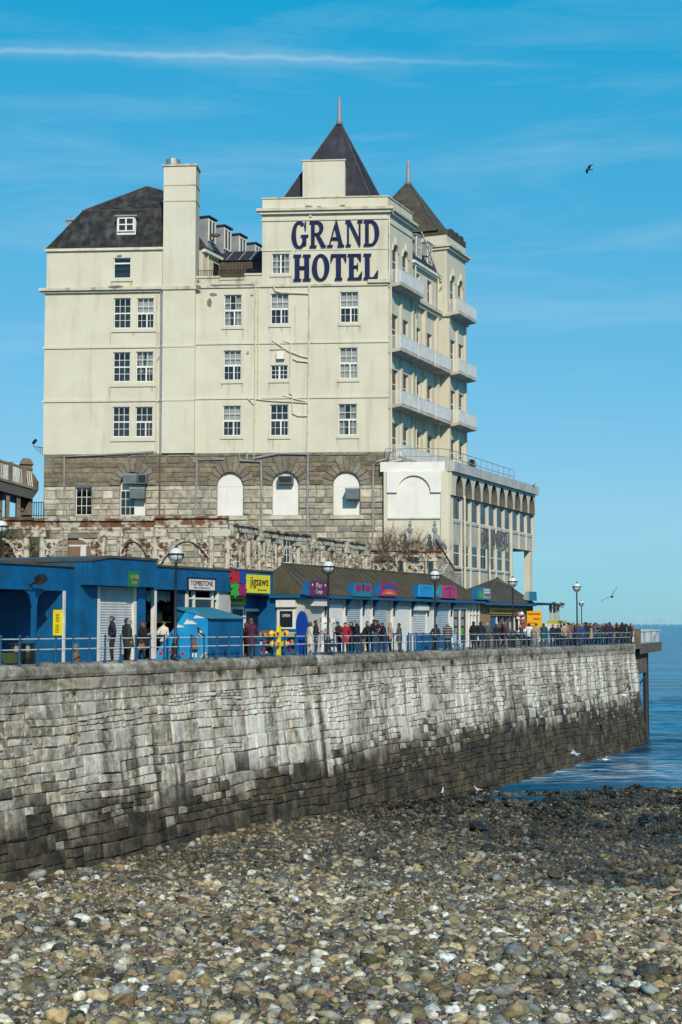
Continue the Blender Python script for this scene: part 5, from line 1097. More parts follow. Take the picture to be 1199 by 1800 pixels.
    for fr, us in ((SF, (1.65, 3.9)), (S2, (T2 + 1.5, T2 + 3.6))):
        for u in us:
            zc = zt + 3.3 - 0.58; mb = MB()
            for poly in ellipse_ring(u, zc, 0.78, 0.78, 0.60, 0.60, 0, math.pi, 12): mb.prism(fr, poly, 0.0, 0.09)
            mb.box(fr, u - 0.12, u + 0.12, 0.0, 0.15, zc + 0.55, zc + 1.15); mb.build('arch_hood', MT['cream'], H)
    # cornices of the two sea towers and the eaves between
    def band(fr, u0, u1, z0, z1, d0, d1, mat, name): return MB().box(fr, u0, u1, d0, d1, z0, z1).build(name, MT[mat], H)
    band(SF, 0.45, Lm + 0.3, zk0 + 0.22, zk1, -0.4, 0.44, 'cream_worn', 'cornice'); band(SF, 0.27, Lm + 0.2, zk0, zk0 + 0.217, -0.4, 0.26, 'cream', 'cornice'); band(SF, 0.08, Lm + 0.02, zTop, zTop + 0.1, -0.4, 0.08, 'cream_worn', 'parapet_coping')
    band(SF, 0.01, Lm, zk0 - 0.75, zk0 - 0.55, -0.02, 0.08, 'cream', 'string_course')
    for fr, u0, u1 in ((S2, T2, E2),):
        band(fr, u0 - 0.3, u1 + 0.35, zk0 + 0.02, zk1 - 0.2, -9, 0.44, 'cream_worn', 'cornice'); band(fr, u0 - 0.16, u1 + 0.2, zk0 - 0.2, zk0 + 0.017, -9, 0.26, 'cream', 'cornice'); band(fr, u0 + 0.0, u1 + 0.05, zTop2, zTop2 + 0.5, -9, 0.06, 'slate_brown', 'parapet_coping')
    for i in range(3): band(S2, T2 + 1.0 + i * 1.3, T2 + 1.7 + i * 1.3, zTop2 + 0.503, zTop2 + 0.75, -1, 0.08, 'slate_brown', 'parapet_block')
    for i in range(3): band(SF, 1.4 + i * 1.2, 2.0 + i * 1.2, zTop + 0.103, zTop + 0.3, -0.6, 0.02, 'slate_brown', 'parapet_block')
    band(SF, Lm - 0.02, T2 - 0.01, zMid - 0.22, zMid, -0.5, 0.22, 'white', 'eaves_board')
    for i in range(17): band(SF, Lm + 0.15 + i * 0.37, Lm + 0.33 + i * 0.37, zMid - 0.36, zMid - 0.223, -0.14, 0.12, 'white', 'dentil')
    zLedge = zt - 0.4
    band(SF, Lm + 0.7, T2 - 0.01, zLedge, zLedge + 0.3, -0.16, 0.38, 'cream_worn', 'cornice'); band(SF, Lm + 0.7, T2 - 0.01, zLedge - 0.25, zLedge - 0.003, -0.16, 0.2, 'cream', 'cornice')
    band(S2, T2 - 0.2, E2 + 0.2, zLedge - 0.1, zLedge + 0.16, -3, 0.25, 'cream_worn', 'cornice')
    mb = MB(); zz = zMid + 3.0; mb.hull8([SF.p(Lm, 0.1, zMid + 0.003), SF.p(T2, 0.1, zMid + 0.003), SF.p(T2, -6, zMid + 0.003), SF.p(Lm, -6, zMid + 0.003), SF.p(Lm, -1.5, zz), SF.p(T2, -1.5, zz), SF.p(T2, -5, zz), SF.p(Lm, -5, zz)]); mb.build('mansard_roof', MT['slate_blue'], H)
    for u in (7.1, 9.8):
        a, b, c, e = u, u + 1.1, zMid + 0.6, zMid + 2.4
        MB().box(SF, a, b, -2.5, -0.25, c - 0.4, e).build('dormer', MT['lead'], H); MB().box(SF, a - 0.1, b + 0.1, -2.5, -0.1, e + 0.003, e + 0.12).build('dormer_roof', MT['lead'], H)
        mb = MB()
        for k in (a + 0.06, (a + b) / 2, b - 0.06): mb.box(SF, k - 0.06, k + 0.06, -0.25, -0.16, c, e)
        for k in (c + 0.05, (c + e) / 2, e - 0.05): mb.box(SF, a, b, -0.249, -0.165, k - 0.05, k + 0.05)
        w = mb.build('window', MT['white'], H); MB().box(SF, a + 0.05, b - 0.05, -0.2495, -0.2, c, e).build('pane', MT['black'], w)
    # second pyramid, set back over the far tower
    S2d = -4.4; um = (T2 + E2) / 2; ap2 = S2.hit(710.5, 313, S2d); zb2 = zTop2 + 0.45
    ua = ap2[0]; half = 3.5
    k0, k1, k2, k3 = S2.p(T2 - 0.2, -0.75, zb2), S2.p(E2 - 0.3, -0.75, zb2), S2.p(E2 - 0.3, -8.5, zb2), S2.p(T2 - 0.2, -8.5, zb2)
    ap2 = S2.p(um, S2d, S2.Z(710.5, 313, S2d)); pyramid([k0, k1, k2, k3], ap2, 'slate_brown'); spire(ap2, S2.Z(710.5, 276, S2d), 0.19)
    # balconies: slab, white panels in front, bars at the near end
    def balcony(fr, u0, u1, z, out=1.05, d0=0.0, panel=1.0, rail=True):
        bal = MB(); bal.hull8([fr.p(u0, d0, z - 0.34), fr.p(u1, d0, z - 0.34), fr.p(u1, d0 + out, z - 0.20), fr.p(u0, d0 + out, z - 0.20), fr.p(u0, d0, z), fr.p(u1, d0, z), fr.p(u1, d0 + out, z), fr.p(u0, d0 + out, z)])
        b = bal.build('balcony', MT['balcony'], H); m_ = (u0 + u1) / 2
        for p0, p1 in ((u0 + 0.03, m_ - 0.03), (m_ + 0.03, u1 - 0.03)): MB().box(fr, p0, p1, d0 + out - 0.05, d0 + out, z + 0.06, z + panel).build('panel', MT['white'], b)
        mb = MB(); mb.box(fr, u0, u1, d0 + out - 0.055, d0 + out + 0.01, z + panel + 0.003, z + panel + 0.06)
        for uu in (u0 + 0.02, u1 - 0.02):
            mb.box(fr, uu - 0.02, uu + 0.02, d0 + 0.02, d0 + out - 0.06, z + panel, z + panel + 0.05)
            for k in range(9): dd = d0 + 0.04 + (out - 0.14) * k / 8; mb.box(fr, uu - 0.013, uu + 0.013, dd - 0.02, dd + 0.02, z + 0.003, z + panel)
        mb.build('railing', MT['white'], b)
    for z in levels:
        for u0 in (0.02, 4.1, 8.18): balcony(SF, u0, u0 + 3.9, z - 0.02)
        balcony(S2, T2 + 0.05, E2 - 0.25, z - 0.02)
    balcony(SF, 0.02, 5.4, zt - 0.1); balcony(S2, T2 + 0.05, E2 - 0.15, zt - 0.1)
    for fr, u, z0, z1, dd in ((SF, 0.07, zP, zt - 0.4, 0.22), (SF, Lm + 0.55, zP, zMid - 0.2, 0.05), (SF, 11.6, zP, zMid - 0.2, 0.12), (SF, 0.07, zt, zk0, 0.10)): MB().tube([fr.p(u, dd, z0), fr.p(u, dd, z1)], 0.075, 6).build('drain_pipe', MT['pipe_cream'], H)
    MB().tube([SF.p(7.8, 0.0, zMid + 2.8), SF.p(11.1, 0.2, zMid + 0.1), SF.p(11.8, 0.45, zMid - 0.2), SF.p(11.8, 0.45, zMid - 0.8), SF.p(11.6, 0.12, zMid - 1.1)], 0.07, 6).build('drain_pipe', MT['pipe_cream'], H)
    # bracket with a camera at the left corner
    mb = MB(); u, z = HF.hit(76, 785); 
    for k in range(6): mb.tube([HF.p(u - k * 0.14, -0.3, z - 0.1), HF.p(u - k * 0.14, -0.3, z - 0.75 + k * 0.11)], 0.02, 4)
    mb.tube([HF.p(u + 0.05, -0.3, z - 0.08), HF.p(u - 0.85, -0.3, z + 0.05), HF.p(u - 0.9, -0.3, z + 0.35)], 0.035, 5); mb.tube([HF.p(u - 0.9, -0.3, z + 0.3), HF.p(u - 0.6, -0.1, z + 0.55)], 0.12, 6); mb.build('camera_bracket', MT['iron'], H)
    hotel_letters()

def build_annex():
    A = thing('hotel_annex', 'low cream hotel wing with ten arched hoods above its sea windows', 'hotel wing', SF.p(8, 3, GROUND))
    a0 = HF.p(-0.35, 0.55, 0); FA = Frame(a0.x, a0.y, HF.u.x, HF.u.y); wA = FA.U(788, 0, 900)
    c = FA.p(wA, 0, 0); SA = Frame(c.x, c.y, 0.388, 0.922); L_ = SA.U(936, 0, 930); LG = SA.U(899, 0, 990)
    zt, zf = FA.Z(735, 812), FA.Z(735, 829); zmid = SA.Z(790, 953); zb = SA.Z(931, 976); G = GROUND
    # long side: arch band proud of the wall
    px = [802, 820, 837, 853, 868, 883, 897, 911, 924, 935]; n = 10; pitch = (L_ - 0.7) / n
    us = [0.75 + pitch * (i + 0.5) for i in range(n)]; hw = pitch * 0.39
    zsp = SA.Z(790, 867); ztop = SA.Z(790, 832.5)
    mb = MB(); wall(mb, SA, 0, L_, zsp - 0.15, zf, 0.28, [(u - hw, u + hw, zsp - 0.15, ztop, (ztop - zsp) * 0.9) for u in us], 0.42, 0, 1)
    mb.quad(SA.p(0, 0.28, zsp - 0.15), SA.p(L_, 0.28, zsp - 0.15), SA.p(L_, -0.2, zsp - 0.15), SA.p(0, -0.2, zsp - 0.15)) if False else None
    mb.quad(SA.p(0, 0.28, zsp - 0.15), SA.p(0, -0.3, zsp - 0.15), SA.p(0, -0.3, zf), SA.p(0, 0.28, zf)); mb.quad(SA.p(L_, 0.28, zsp - 0.15), SA.p(L_, -0.3, zsp - 0.15), SA.p(L_, -0.3, zf), SA.p(L_, 0.28, zf))
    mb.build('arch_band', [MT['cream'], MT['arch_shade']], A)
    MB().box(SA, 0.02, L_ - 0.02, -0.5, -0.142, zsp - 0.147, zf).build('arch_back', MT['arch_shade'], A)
    w1 = (SA.Z(790, 912), SA.Z(790, 871)); w0 = (SA.Z(790, 995), SA.Z(790, 954))
    holes = [(u - pitch * 0.41, u + pitch * 0.41, *w1) for u in us] + [(u - pitch * 0.40, u + pitch * 0.40, *w0) for u in us if u < LG - 0.8]
    mb = MB(); zover = w0[1] + 0.35
    wall(mb, SA, 0, L_, zover, zsp - 0.15, 0, [h for h in holes if h[2] > zover - 1], 0.2); wall(mb, SA, 0, LG, G, zover, 0, [h for h in holes if h[2] < zover - 1], 0.2)
    mb.quad(SA.p(LG, 0, G), SA.p(LG, -8, G), SA.p(LG, -8, zover), SA.p(LG, 0, zover)); mb.quad(SA.p(L_, 0, zover), SA.p(L_, -8, zover), SA.p(L_, -8, zf), SA.p(L_, 0, zf)); mb.quad(SA.p(LG, 0, zover), SA.p(L_, 0, zover), SA.p(L_, -8, zover), SA.p(LG, -8, zover))
    mb.build('side_wall', MT['annex_panel'], A)
    for h in holes: window(SA, h[:4], -0.05, A, 'plain' if h[2] > zover - 1 else 'midbar', rnd.choice((0, 3, 1, 3, 2)), deep=0.5)
    for h in holes:
        if h[2] < zover - 1: MB().box(SA, h[0] - 0.06, h[1] + 0.06, -0.08, 0.09, h[2] - 0.15, h[2] - 0.004).build('sill', MT['balcony'], A)
    for i in range(n + 1):
        u = 0.75 + pitch * i; MB().box(SA, u - 0.10, u + 0.10, 0, 0.12, (G if u < LG else zover), zsp - 0.16).build('mullion', MT['cream'], A)
    MB().box(SA, 0.0, 0.30, 0, 0.16, G, zsp - 0.16).build('mullion', MT['cream'], A)
    MB().box(SA, 0.5, L_ - 0.3, 0, 0.06, w1[0] - 0.22, w1[0] - 0.004).build('sill_band', MT['balcony'], A)
    for x in (860, 897): u = SA.U(x, 0.3, 930); MB().tube([SA.p(u, 0.32, G), SA.p(u, 0.32, w1[0])], 0.08, 6).build('drain_pipe', MT['pipe_cream'], A)
    MB().tube([SA.p(pitch * 1 + 0.75, 0.32, G), SA.p(pitch * 1 + 0.75, 0.32, zsp)], 0.08, 6).build('drain_pipe', MT['pipe_cream'], A)
    # fascia and terrace
    MB().box(SA, -0.1, L_ + 0.35, -0.5, 0.55, zf, zt).build('fascia', MT['fascia_dirty'], A)
    MB().box(FA, -0.25, wA - 0.25, -0.5, 0.12, zf, zt).build('fascia', MT['white'], A)
    mb = MB(); q = [FA.p(-0.2, -0.5, 0), FA.p(wA - 0.3, -0.5, 0), SA.p(L_, -0.5, 0), SF.p(21, -0.5, 0), SF.p(14, 0.5, 0), SF.p(0.5, 0.2, 0)]
    m_ = len(q); mb.add([p + Vector((0, 0, zt - 0.3)) for p in q] + [p + Vector((0, 0, zt - 0.12)) for p in q], [tuple(range(m_)), tuple(range(2 * m_ - 1, m_ - 1, -1))] + [(i, (i + 1) % m_, (i + 1) % m_ + m_, i + m_) for i in range(m_)]); mb.build('terrace_roof', MT['felt'], A)
    # face towards us
    mb = MB(); wall(mb, FA, 0, wA, G, zf, 0, [], 0.2); mb.quad(FA.p(0, 0, G), FA.p(0, -0.6, G), FA.p(0, -0.6, zf), FA.p(0, 0, zf)); mb.build('end_wall', MT['cream'], A)
    pu = [FA.U(x, 0.1, 870) for x in (681, 774)]; r = [FA.U(698, 0.12, 860), FA.U(757, 0.12, 860)]; zp0, zp1, zsh = FA.Z(728, 910), zf, FA.Z(728, 866)
    MB().box(FA, pu[0], pu[1], 0, 0.05, zp0, zp1).build('white_panel', MT['white_board'], A)
    uc, rr = (r[0] + r[1]) / 2, (r[1] - r[0]) / 2; za = FA.Z(728, 836); ry = za - zsh; nn = 16
    mb = MB(); arc = [(uc + rr * math.cos(math.pi * i / nn), zsh + ry * math.sin(math.pi * i / nn)) for i in range(nn + 1)]
    for i in range(nn):
        (p, s), (p2, s2) = arc[i], arc[i + 1]; mb.prism(FA, [(p, s), (p, zf), (p2, zf), (p2, s2)], 0.05, 0.26)
    mb.box(FA, pu[0] - 0.05, r[0], 0.05, 0.26, zsh, zf); mb.box(FA, r[1], pu[1] + 0.05, 0.05, 0.26, zsh, zf); mb.build('arch_hood', MT['white_board'], A)
    MB().box(FA, pu[0] - 0.05, pu[1] + 0.05, 0, 0.12, zp0 - 0.12, zp0 - 0.003).build('sill_band', MT['balcony'], A)
    for x0, x1 in ((675, 681), (775, 787)): MB().box(FA, FA.U(x0), FA.U(x1), 0, 0.13, G, zf).build('pilaster', MT['cream'], A)
    # overhanging end on a column
    uC = SA.U(931, 0.0, 1000); MB().box(SA, L_ - 0.75, L_ - 0.02, -0.6, -0.04, G, zover).build('column', MT['cream'], A); MB().box(SA, L_ - 0.75, L_ - 0.02, -7.4, -6.8, G, zover).build('column', MT['cream'], A)
    # roof rail
    mb = MB(); pts = [FA.p(0.15, -0.15, zt)] + [FA.p(wA * 0.85, -0.15, zt)] + [SA.p(u, -0.2, zt) for u in np.arange(1.0, SA.U(914, 0, 840), 1.6)]
    for p in pts: mb.tube([p, p + Vector((0, 0, 1.05))], 0.035, 5)
    mb.tube([FA.p(wA * 0.42, -0.15, zt), FA.p(wA * 0.42, -0.15, zt + 1.05)], 0.035, 5)
    for h in (1.05, 0.45): mb.tube([p + Vector((0, 0, h)) for p in pts], 0.03, 5)
    mb.build('roof_railing', MT['pipe_grey'], A)
    p = SA.p(SA.U(829, -0.6, 812), -0.6, zt + 0.55); mb = MB(); q = (Vector((0.35, -0.9, 0.25))).normalized(); ax = q.cross(Vector((0, 0, 1))).normalized(); up = ax.cross(q)
    rings = [(0.02, 0.0), (0.25, 0.03), (0.40, 0.09), (0.42, 0.10)]; vs = []
    for rr_, o in rings: vs += [p + q * o + (ax * math.cos(t) + up * math.sin(t)) * rr_ for t in np.linspace(0, 6.283, 17)[:-1]]
    mb.add(vs, [(i * 16 + j, i * 16 + (j + 1) % 16, (i + 1) * 16 + (j + 1) % 16, (i + 1) * 16 + j) for i in range(3) for j in range(16)]); mb.tube([p - Vector((0, 0, 0.7)), p], 0.04, 5); mb.build('satellite_dish', MT['black'], A)
    # weathered lettering on the sea side
    t = 'GRAND HOTEL'; u0, u1 = SA.U(848, 0.25, 947), SA.U(892, 0.25, 947); zc = SA.Z(868, 946, 0.25); g = [(c_, glyph(c_)) if c_ != ' ' else (c_, (0.4, [])) for c_ in t]; tot = sum(w for _, (w, _) in g) + 0.08 * 10; cur = 0
    sg = thing('faded_sign', 'faded grey letters reading GRAND HOTEL on the sea side of the low wing', 'sign', SA.p((u0 + u1) / 2, 0.25, zc - 0.5)); hh = 1.25
    for c_, (w, polys) in g:
        mb = MB()
        for poly in polys: mb.prism(SA, [(u0 + (u1 - u0) * (cur + x) / tot, zc + (y - 0.5) * hh) for x, y in poly], 0.24, 0.30)
        if polys: mb.build('letter', MT['grey_letter'], sg)
        cur += w + 0.08
# ------------------------------------------------------------------ shops along the promenade
def tp(px, d, py=1080): return PF.U(px, d, py)
def zp(px, py, d): return PF.Z(px, py, d)
def end_frame(t, d): q = PF.p(t, d, 0); return Frame(q.x, q.y, PF.n.x, PF.n.y)     # wall across the promenade, facing us; u runs towards the sea
def roller(fr, a, b, c, e, d, parent, mat='shutter', pitch=0.11, name='roller_shutter'):
    mb = MB(); z = c; n = max(2, int((e - c) / pitch)); h = (e - c) / n
    for i in range(n):
        z0 = c + i * h; mb.quad(fr.p(a, d, z0), fr.p(b, d, z0), fr.p(b, d + 0.028, z0 + h * 0.5), fr.p(a, d + 0.028, z0 + h * 0.5)); mb.quad(fr.p(a, d + 0.028, z0 + h * 0.5), fr.p(b, d + 0.028, z0 + h * 0.5), fr.p(b, d, z0 + h), fr.p(a, d, z0 + h))
    return mb.build(name, MT[mat], parent, fix=False)
def ink_lines(fr, u0, u1, z0, z1, d, rows, mat, parent, jag=0.25):
    """print too small to read in the photograph: rows of short strokes"""
    mb = MB(); h = (z1 - z0) / rows
    for r in range(rows):
        u = u0 + rnd.random() * jag * (u1 - u0) * 0.4; end = u1 - rnd.random() * jag * (u1 - u0) * 0.4
        while u < end:
            w = (u1 - u0) * rnd.uniform(0.05, 0.16); mb.box(fr, u, min(u + w, end), d, d + 0.006, z0 + h * (r + 0.28), z0 + h * (r + 0.72)); u += w + (u1 - u0) * 0.03
    o = mb.build('print', MT[mat], parent); o['kind'] = 'stuff'; return o
def build_shops():
    # --- open blue shelter at the far left
    d = -3.5; t0, t1, tE = tp(-90, d), tp(150, d), tp(111, d); g = deck(-5); zt, zb = zp(60, 993.5, d), zp(60, 1037, d)
    S = thing('blue_shelter', 'blue boarded open shelter with dark recess at the far left of the promenade', 'shelter', PF.p((t0 + t1) / 2, d, g))
    MB().box(PF, t0, t1, d - 0.15, d, zb, zt).build('fascia', MT['blue'], S); MB().box(PF, t0, t1, d - 6.4, d + 0.08, zt + 0.003, zt + 0.10).build('roof', MT['felt'], S)
    MB().box(PF, tE, t1, d - 5.6, d - 0.003, g, zb - 0.003).build('side_wall', MT['blue'], S); MB().box(PF, t0, tE - 0.003, d - 6.0, d - 5.4, g, zt).build('back_wall', MT['blue'], S)
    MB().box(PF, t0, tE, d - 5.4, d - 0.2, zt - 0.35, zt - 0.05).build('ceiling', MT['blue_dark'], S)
    MB().box(PF, tE - 0.02, tE + 0.09, d - 0.02, d + 0.06, g, zb - 0.004).build('corner_strip', MT['rail_white'], S)
    tpost = tp(62.5, d); MB().box(PF, tpost - 0.09, tpost + 0.09, d - 0.16, d + 0.0, g, zb - 0.003).build('post', MT['blue_plain'], S)
    for s in (-1, 1): MB().prism(PF, [(tpost + s * 0.09, zb - 0.004), (tpost + s * 0.65, zb - 0.004), (tpost + s * 0.30, zb - 0.22), (tpost + s * 0.09, zb - 0.75)], d - 0.11, d - 0.06).build('bracket', MT['blue_plain'], S)
    lt = PF.hit(70, 1020, d + 0.5); m = MB(); m.hull8([PF.p(lt[0] - 0.22, d + 0.45, lt[1] - 0.18), PF.p(lt[0] + 0.22, d + 0.45, lt[1] - 0.18), PF.p(lt[0] + 0.22, d + 0.75, lt[1] + 0.02), PF.p(lt[0] - 0.22, d + 0.75, lt[1] + 0.02), PF.p(lt[0] - 0.22, d + 0.38, lt[1] + 0.08), PF.p(lt[0] + 0.22, d + 0.38, lt[1] + 0.08), PF.p(lt[0] + 0.22, d + 0.62, lt[1] + 0.24), PF.p(lt[0] - 0.22, d + 0.62, lt[1] + 0.24)]); m.tube([PF.p(lt[0], d, lt[1] - 0.2), PF.p(lt[0], d + 0.5, lt[1])], 0.04, 5)
    tag(m.build('floodlight', MT['black'], None), 'small black floodlight on the fascia of the blue shelter', 'floodlight')
    EW = end_frame(tE, d); a, b = EW.U(94, 0.02, 1095), EW.U(109.5, 0.02, 1095); zz0, zz1 = EW.Z(100, 1117, 0.02), EW.Z(100, 1072, 0.02)
    P = thing('notice', 'tall yellow notice board on the blue shelter end wall', 'notice', EW.p(-0.7, 0.02, zz0)); MB().box(EW, a, b, 0.005, 0.05, zz0, zz1).build('board', MT['yellow'], P)
    ink_lines(EW, a + 0.12, b - 0.12, zz0 + 0.1, zz0 + (zz1 - zz0) * 0.44, 0.05, 6, 'ink', P); ink_lines(EW, a + 0.12, b - 0.12, zz0 + (zz1 - zz0) * 0.52, zz1 - 0.15, 0.05, 6, 'ink', P)
    for px in (28, 48): # cask tables in front of the shelter
        t = tp(px, d + 0.6, 1150); MB().lathe(PF.p(t, d + 0.6, g), [(0.25, 0), (0.31, 0.25), (0.31, 0.5), (0.25, 0.75), (0.33, 0.76), (0.33, 0.82)], 12).build('cask', MT['black'], None); o = bpy.data.objects[[o.name for o in COL.objects if o.name.startswith('cask')][-1]]; tag(o, 'dark cask standing by the blue shelter post, ' + ('left one' if px == 28 else 'right one nearer the post'), 'cask', 'casks by the shelter')
    t = tp(4, -1.2, 1160); tag(MB().box(PF, t - 0.5, t + 0.5, -1.6, -0.9, g, g + 0.42).box(PF, t - 0.4, t + 0.4, -1.55, -0.95, g + 0.423, g + 0.5).build('planter', MT['weed'], None), 'low green box cut by the left edge behind the railing', 'planter')
    t = tp(133, -0.5, 1150); m = MB(); m.lathe(PF.p(t, -0.5, g), [(0.16, 0), (0.2, 0.2), (0.16, 0.42), (0.10, 0.5), (0.15, 0.62), (0.13, 0.74), (0.03, 0.82)], 10); tag(m.build('carved_ornament', MT['timber'], None, smooth=True), 'small brown carved figure behind the railing left of the man in navy', 'ornament')
    # --- leather shop
    d = -2.6; a, b = tp(160, d), tp(275, d); g = deck(0)
    S = thing('leather_shop', 'blue boarded shop with a white roller shutter and gabled parapet', 'shop', PF.p((a + b) / 2, d, g))
    zb_, zl, zm, zr = zp(215, 1030, d), zp(162, 986.5, d), zp(191, 980.5, d), zp(275, 986, d); tm = tp(191, d)
    MB().prism(PF, [(a, zb_), (b, zb_), (b, zr), (tm, zm), (a, zl)], d - 0.2, d).build('fascia', MT['blue'], S)
    m = MB(); m.hull8([PF.p(a - 0.05, d - 7, zl + 0.003), PF.p(tm, d - 7, zm + 0.003), PF.p(tm, d + 0.07, zm + 0.003), PF.p(a - 0.05, d + 0.07, zl + 0.003), PF.p(a - 0.05, d - 7, zl + 0.1), PF.p(tm, d - 7, zm + 0.1), PF.p(tm, d + 0.07, zm + 0.1), PF.p(a - 0.05, d + 0.07, zl + 0.1)]); m.hull8([PF.p(tm, d - 7, zm + 0.003), PF.p(b, d - 7, zr + 0.003), PF.p(b, d + 0.07, zr + 0.003), PF.p(tm, d + 0.07, zm + 0.003), PF.p(tm, d - 7, zm + 0.1), PF.p(b, d - 7, zr + 0.1), PF.p(b, d + 0.07, zr + 0.1), PF.p(tm, d + 0.07, zm + 0.1)]); m.build('roof', MT['felt'], S)
    s0, s1 = tp(174, d - 0.55), tp(238, d - 0.55); dw = d - 0.55
    MB().box(PF, a, s0 - 0.12, -8.5, dw, g, zb_ - 0.003).build('side_wall', MT['blue'], S); MB().box(PF, s1 + 0.12, b, -8.5, dw - 0.5, g, zb_ - 0.003).build('side_wall', MT['blue'], S); MB().box(PF, s1 + 0.10, s1 + 0.75, dw - 0.5, dw + 0.04, g, zb_ - 0.003).build('pier', MT['blue'], S)
    MB().box(PF, a, b, -8.5, d - 0.21, zb_, zr - 0.05).build('upper_wall', MT['blue'], S)
    roller(PF, s0, s1, g, zb_ - 0.002, dw - 0.12, S)
    for u in (s0, s1): MB().box(PF, u - 0.11, u + 0.09, dw - 0.2, dw + 0.0, g, zb_ - 0.004).build('shutter_guide', MT['white'], S)
    x0, x1 = tp(224, d), tp(243, d); z0, z1 = zp(233, 1031.5, d), zp(233, 1005, d); P = thing('leather_sign', 'small green board with gold letters reading LEATHER SHOP', 'sign', PF.p((x0 + x1) / 2, d, z0))
    MB().box(PF, x0, x1, d + 0.003, d + 0.05, z0, z1).build('board', MT['green_dark'], P); um = (x0 + x1) / 2; w = (x1 - x0) * 0.82; h = z1 - z0
    lettering(PF, um, z0 + h * 0.66, d + 0.05, 'LEATHER', w, h * 0.24, MT['gold'], P); lettering(PF, um, z0 + h * 0.28, d + 0.05, 'SHOP', w * 0.6, h * 0.24, MT['gold'], P)
    # --- shop with the dark open front
    d = -3.3; a, b = tp(270, d), tp(410, d); g = deck(5); zt, zb_ = zp(340, 1000, d), zp(340, 1038, d)
    S = thing('souvenir_shop', 'blue fascia shop with a dark open front and white window frames', 'shop', PF.p((a + b) / 2, d, g))
    MB().box(PF, a, b, d - 0.2, d, zb_, zt).build('fascia', MT['blue'], S); MB().box(PF, a, b, d - 6, d + 0.08, zt + 0.003, zt + 0.09).build('roof', MT['felt'], S)
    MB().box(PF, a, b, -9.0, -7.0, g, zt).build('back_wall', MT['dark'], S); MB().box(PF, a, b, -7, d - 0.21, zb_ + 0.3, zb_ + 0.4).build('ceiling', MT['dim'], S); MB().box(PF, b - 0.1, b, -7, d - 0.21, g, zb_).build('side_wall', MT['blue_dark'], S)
    x0, x1, x2 = tp(268, d - .1), tp(330, d - .1), tp(381, d - .1)
    MB().box(PF, x0 + 0.1, x0 + 0.32, d - 0.25, d - 0.08, g, zb_ - 0.003).build('white_post', MT['white'], S)
    for u in (x1, x1 + 0.6, x2 - 0.35, x2 + 0.15): MB().box(PF, u - 0.07, u + 0.07, d - 0.25, d - 0.1, g, zb_ - 0.003).build('window_post', MT['white'], S)
    MB().box(PF, x1 - 0.8, x1 - 0.08, d - 0.35, d - 0.2, g, zb_ - 0.003).build('blue_pier', MT['blue_dark'], S)
    MB().box(PF, x1, x2, d - 0.26, d - 0.12, g, g + 0.8).build('stall_riser', MT['blue_plain'], S); MB().box(PF, x1 + 0.08, x2 - 0.42, d - 0.18, d - 0.17, g + 0.8, zb_ - 0.4).build('pane', MT['glass_dark'], S)
    MB().box(PF, x1, x2, d - 0.255, d - 0.105, zb_ - 0.4, zb_ - 0.32).build('transom', MT['white'], S)
    MB().box(PF, x2 + 0.2, b, d - 0.3, d - 0.15, g, zb_ - 0.003).build('side_panel', MT['wall_white'], S)
    m = MB()
    for i in range(22): u = x0 + 0.5 + (x1 - x0 - 1.2) * i / 21; L_ = rnd.uniform(0.25, 0.5); m.prism(PF, [(u - 0.11, zb_ - 0.05), (u + 0.11, zb_ - 0.05), (u + 0.09, zb_ - L_), (u, zb_ - L_ - 0.1), (u - 0.08, zb_ - L_)], d - 0.7, d - 0.67)
    m.build('hanging_fringe', MT['curtain'], S)
    cols = ['red', 'curtain', 'teal', 'magenta', 'mustard', 'timber']
    for i in range(26):                                 # stock on the shelves inside
        u = rnd.uniform(x0 + 0.6, x2 - 0.6); z = g + rnd.choice((0.5, 1.1, 1.7, 2.2)); dd = rnd.uniform(-6.5, d - 1.4); s = rnd.uniform(0.1, 0.28); MB().box(PF, u - s, u + s, dd - s, dd + s, z, z + s * 1.8).build('stock_box', MT[rnd.choice(cols)], S)
    for z in (0.48, 1.08, 1.68, 2.18): MB().box(PF, x0 + 0.4, x2 - 0.4, -7, d - 1.2, g + z - 0.04, g + z - 0.004).build('shelf', MT['timber'], S)
    x0, x1 = tp(329, d), tp(376, d); z0, z1 = zp(352, 1037, d), zp(352, 1017.5, d); P = thing('tombstone_sign', 'white framed sign with dark red western letters reading TOMBSTONE', 'sign', PF.p((x0 + x1) / 2, d, z0))
    MB().box(PF, x0, x1, d + 0.003, d + 0.05, z0, z1).build('board', MT['white_board'], P); h = z1 - z0; w = x1 - x0
    m = MB()
    for q in ((x0 - 0.05, x1 + 0.05, z1, z1 + 0.06), (x0 - 0.05, x1 + 0.05, z0 - 0.06, z0), (x0 - 0.05, x0, z0, z1), (x1, x1 + 0.05, z0, z1)): m.box(PF, q[0], q[1], d + 0.003, d + 0.09, q[2], q[3])
    m.build('frame', MT['ink'], P); um = (x0 + x1) / 2
    red = material('dark_red_ink', (0.16, 0.012, 0.02), rough=0.6); lettering(PF, um, z0 + h * 0.60, d + 0.05, 'TOMBSTONE', w * 0.84, h * 0.46, red, P); ink_lines(PF, um - w * 0.36, um + w * 0.36, z0 + h * 0.07, z0 + h * 0.30, d + 0.051, 1, 'ink', P)
    # --- puzzle shop
    d = -3.6; a, b = tp(410, d), tp(480, d); g = deck(14); zt, zb_ = zp(440, 1004, d), zp(440, 1046, d)
    S = thing('puzzle_shop', 'narrow blue shop with white door frames under the yellow jigsaws sign', 'shop', PF.p((a + b) / 2, d, g))
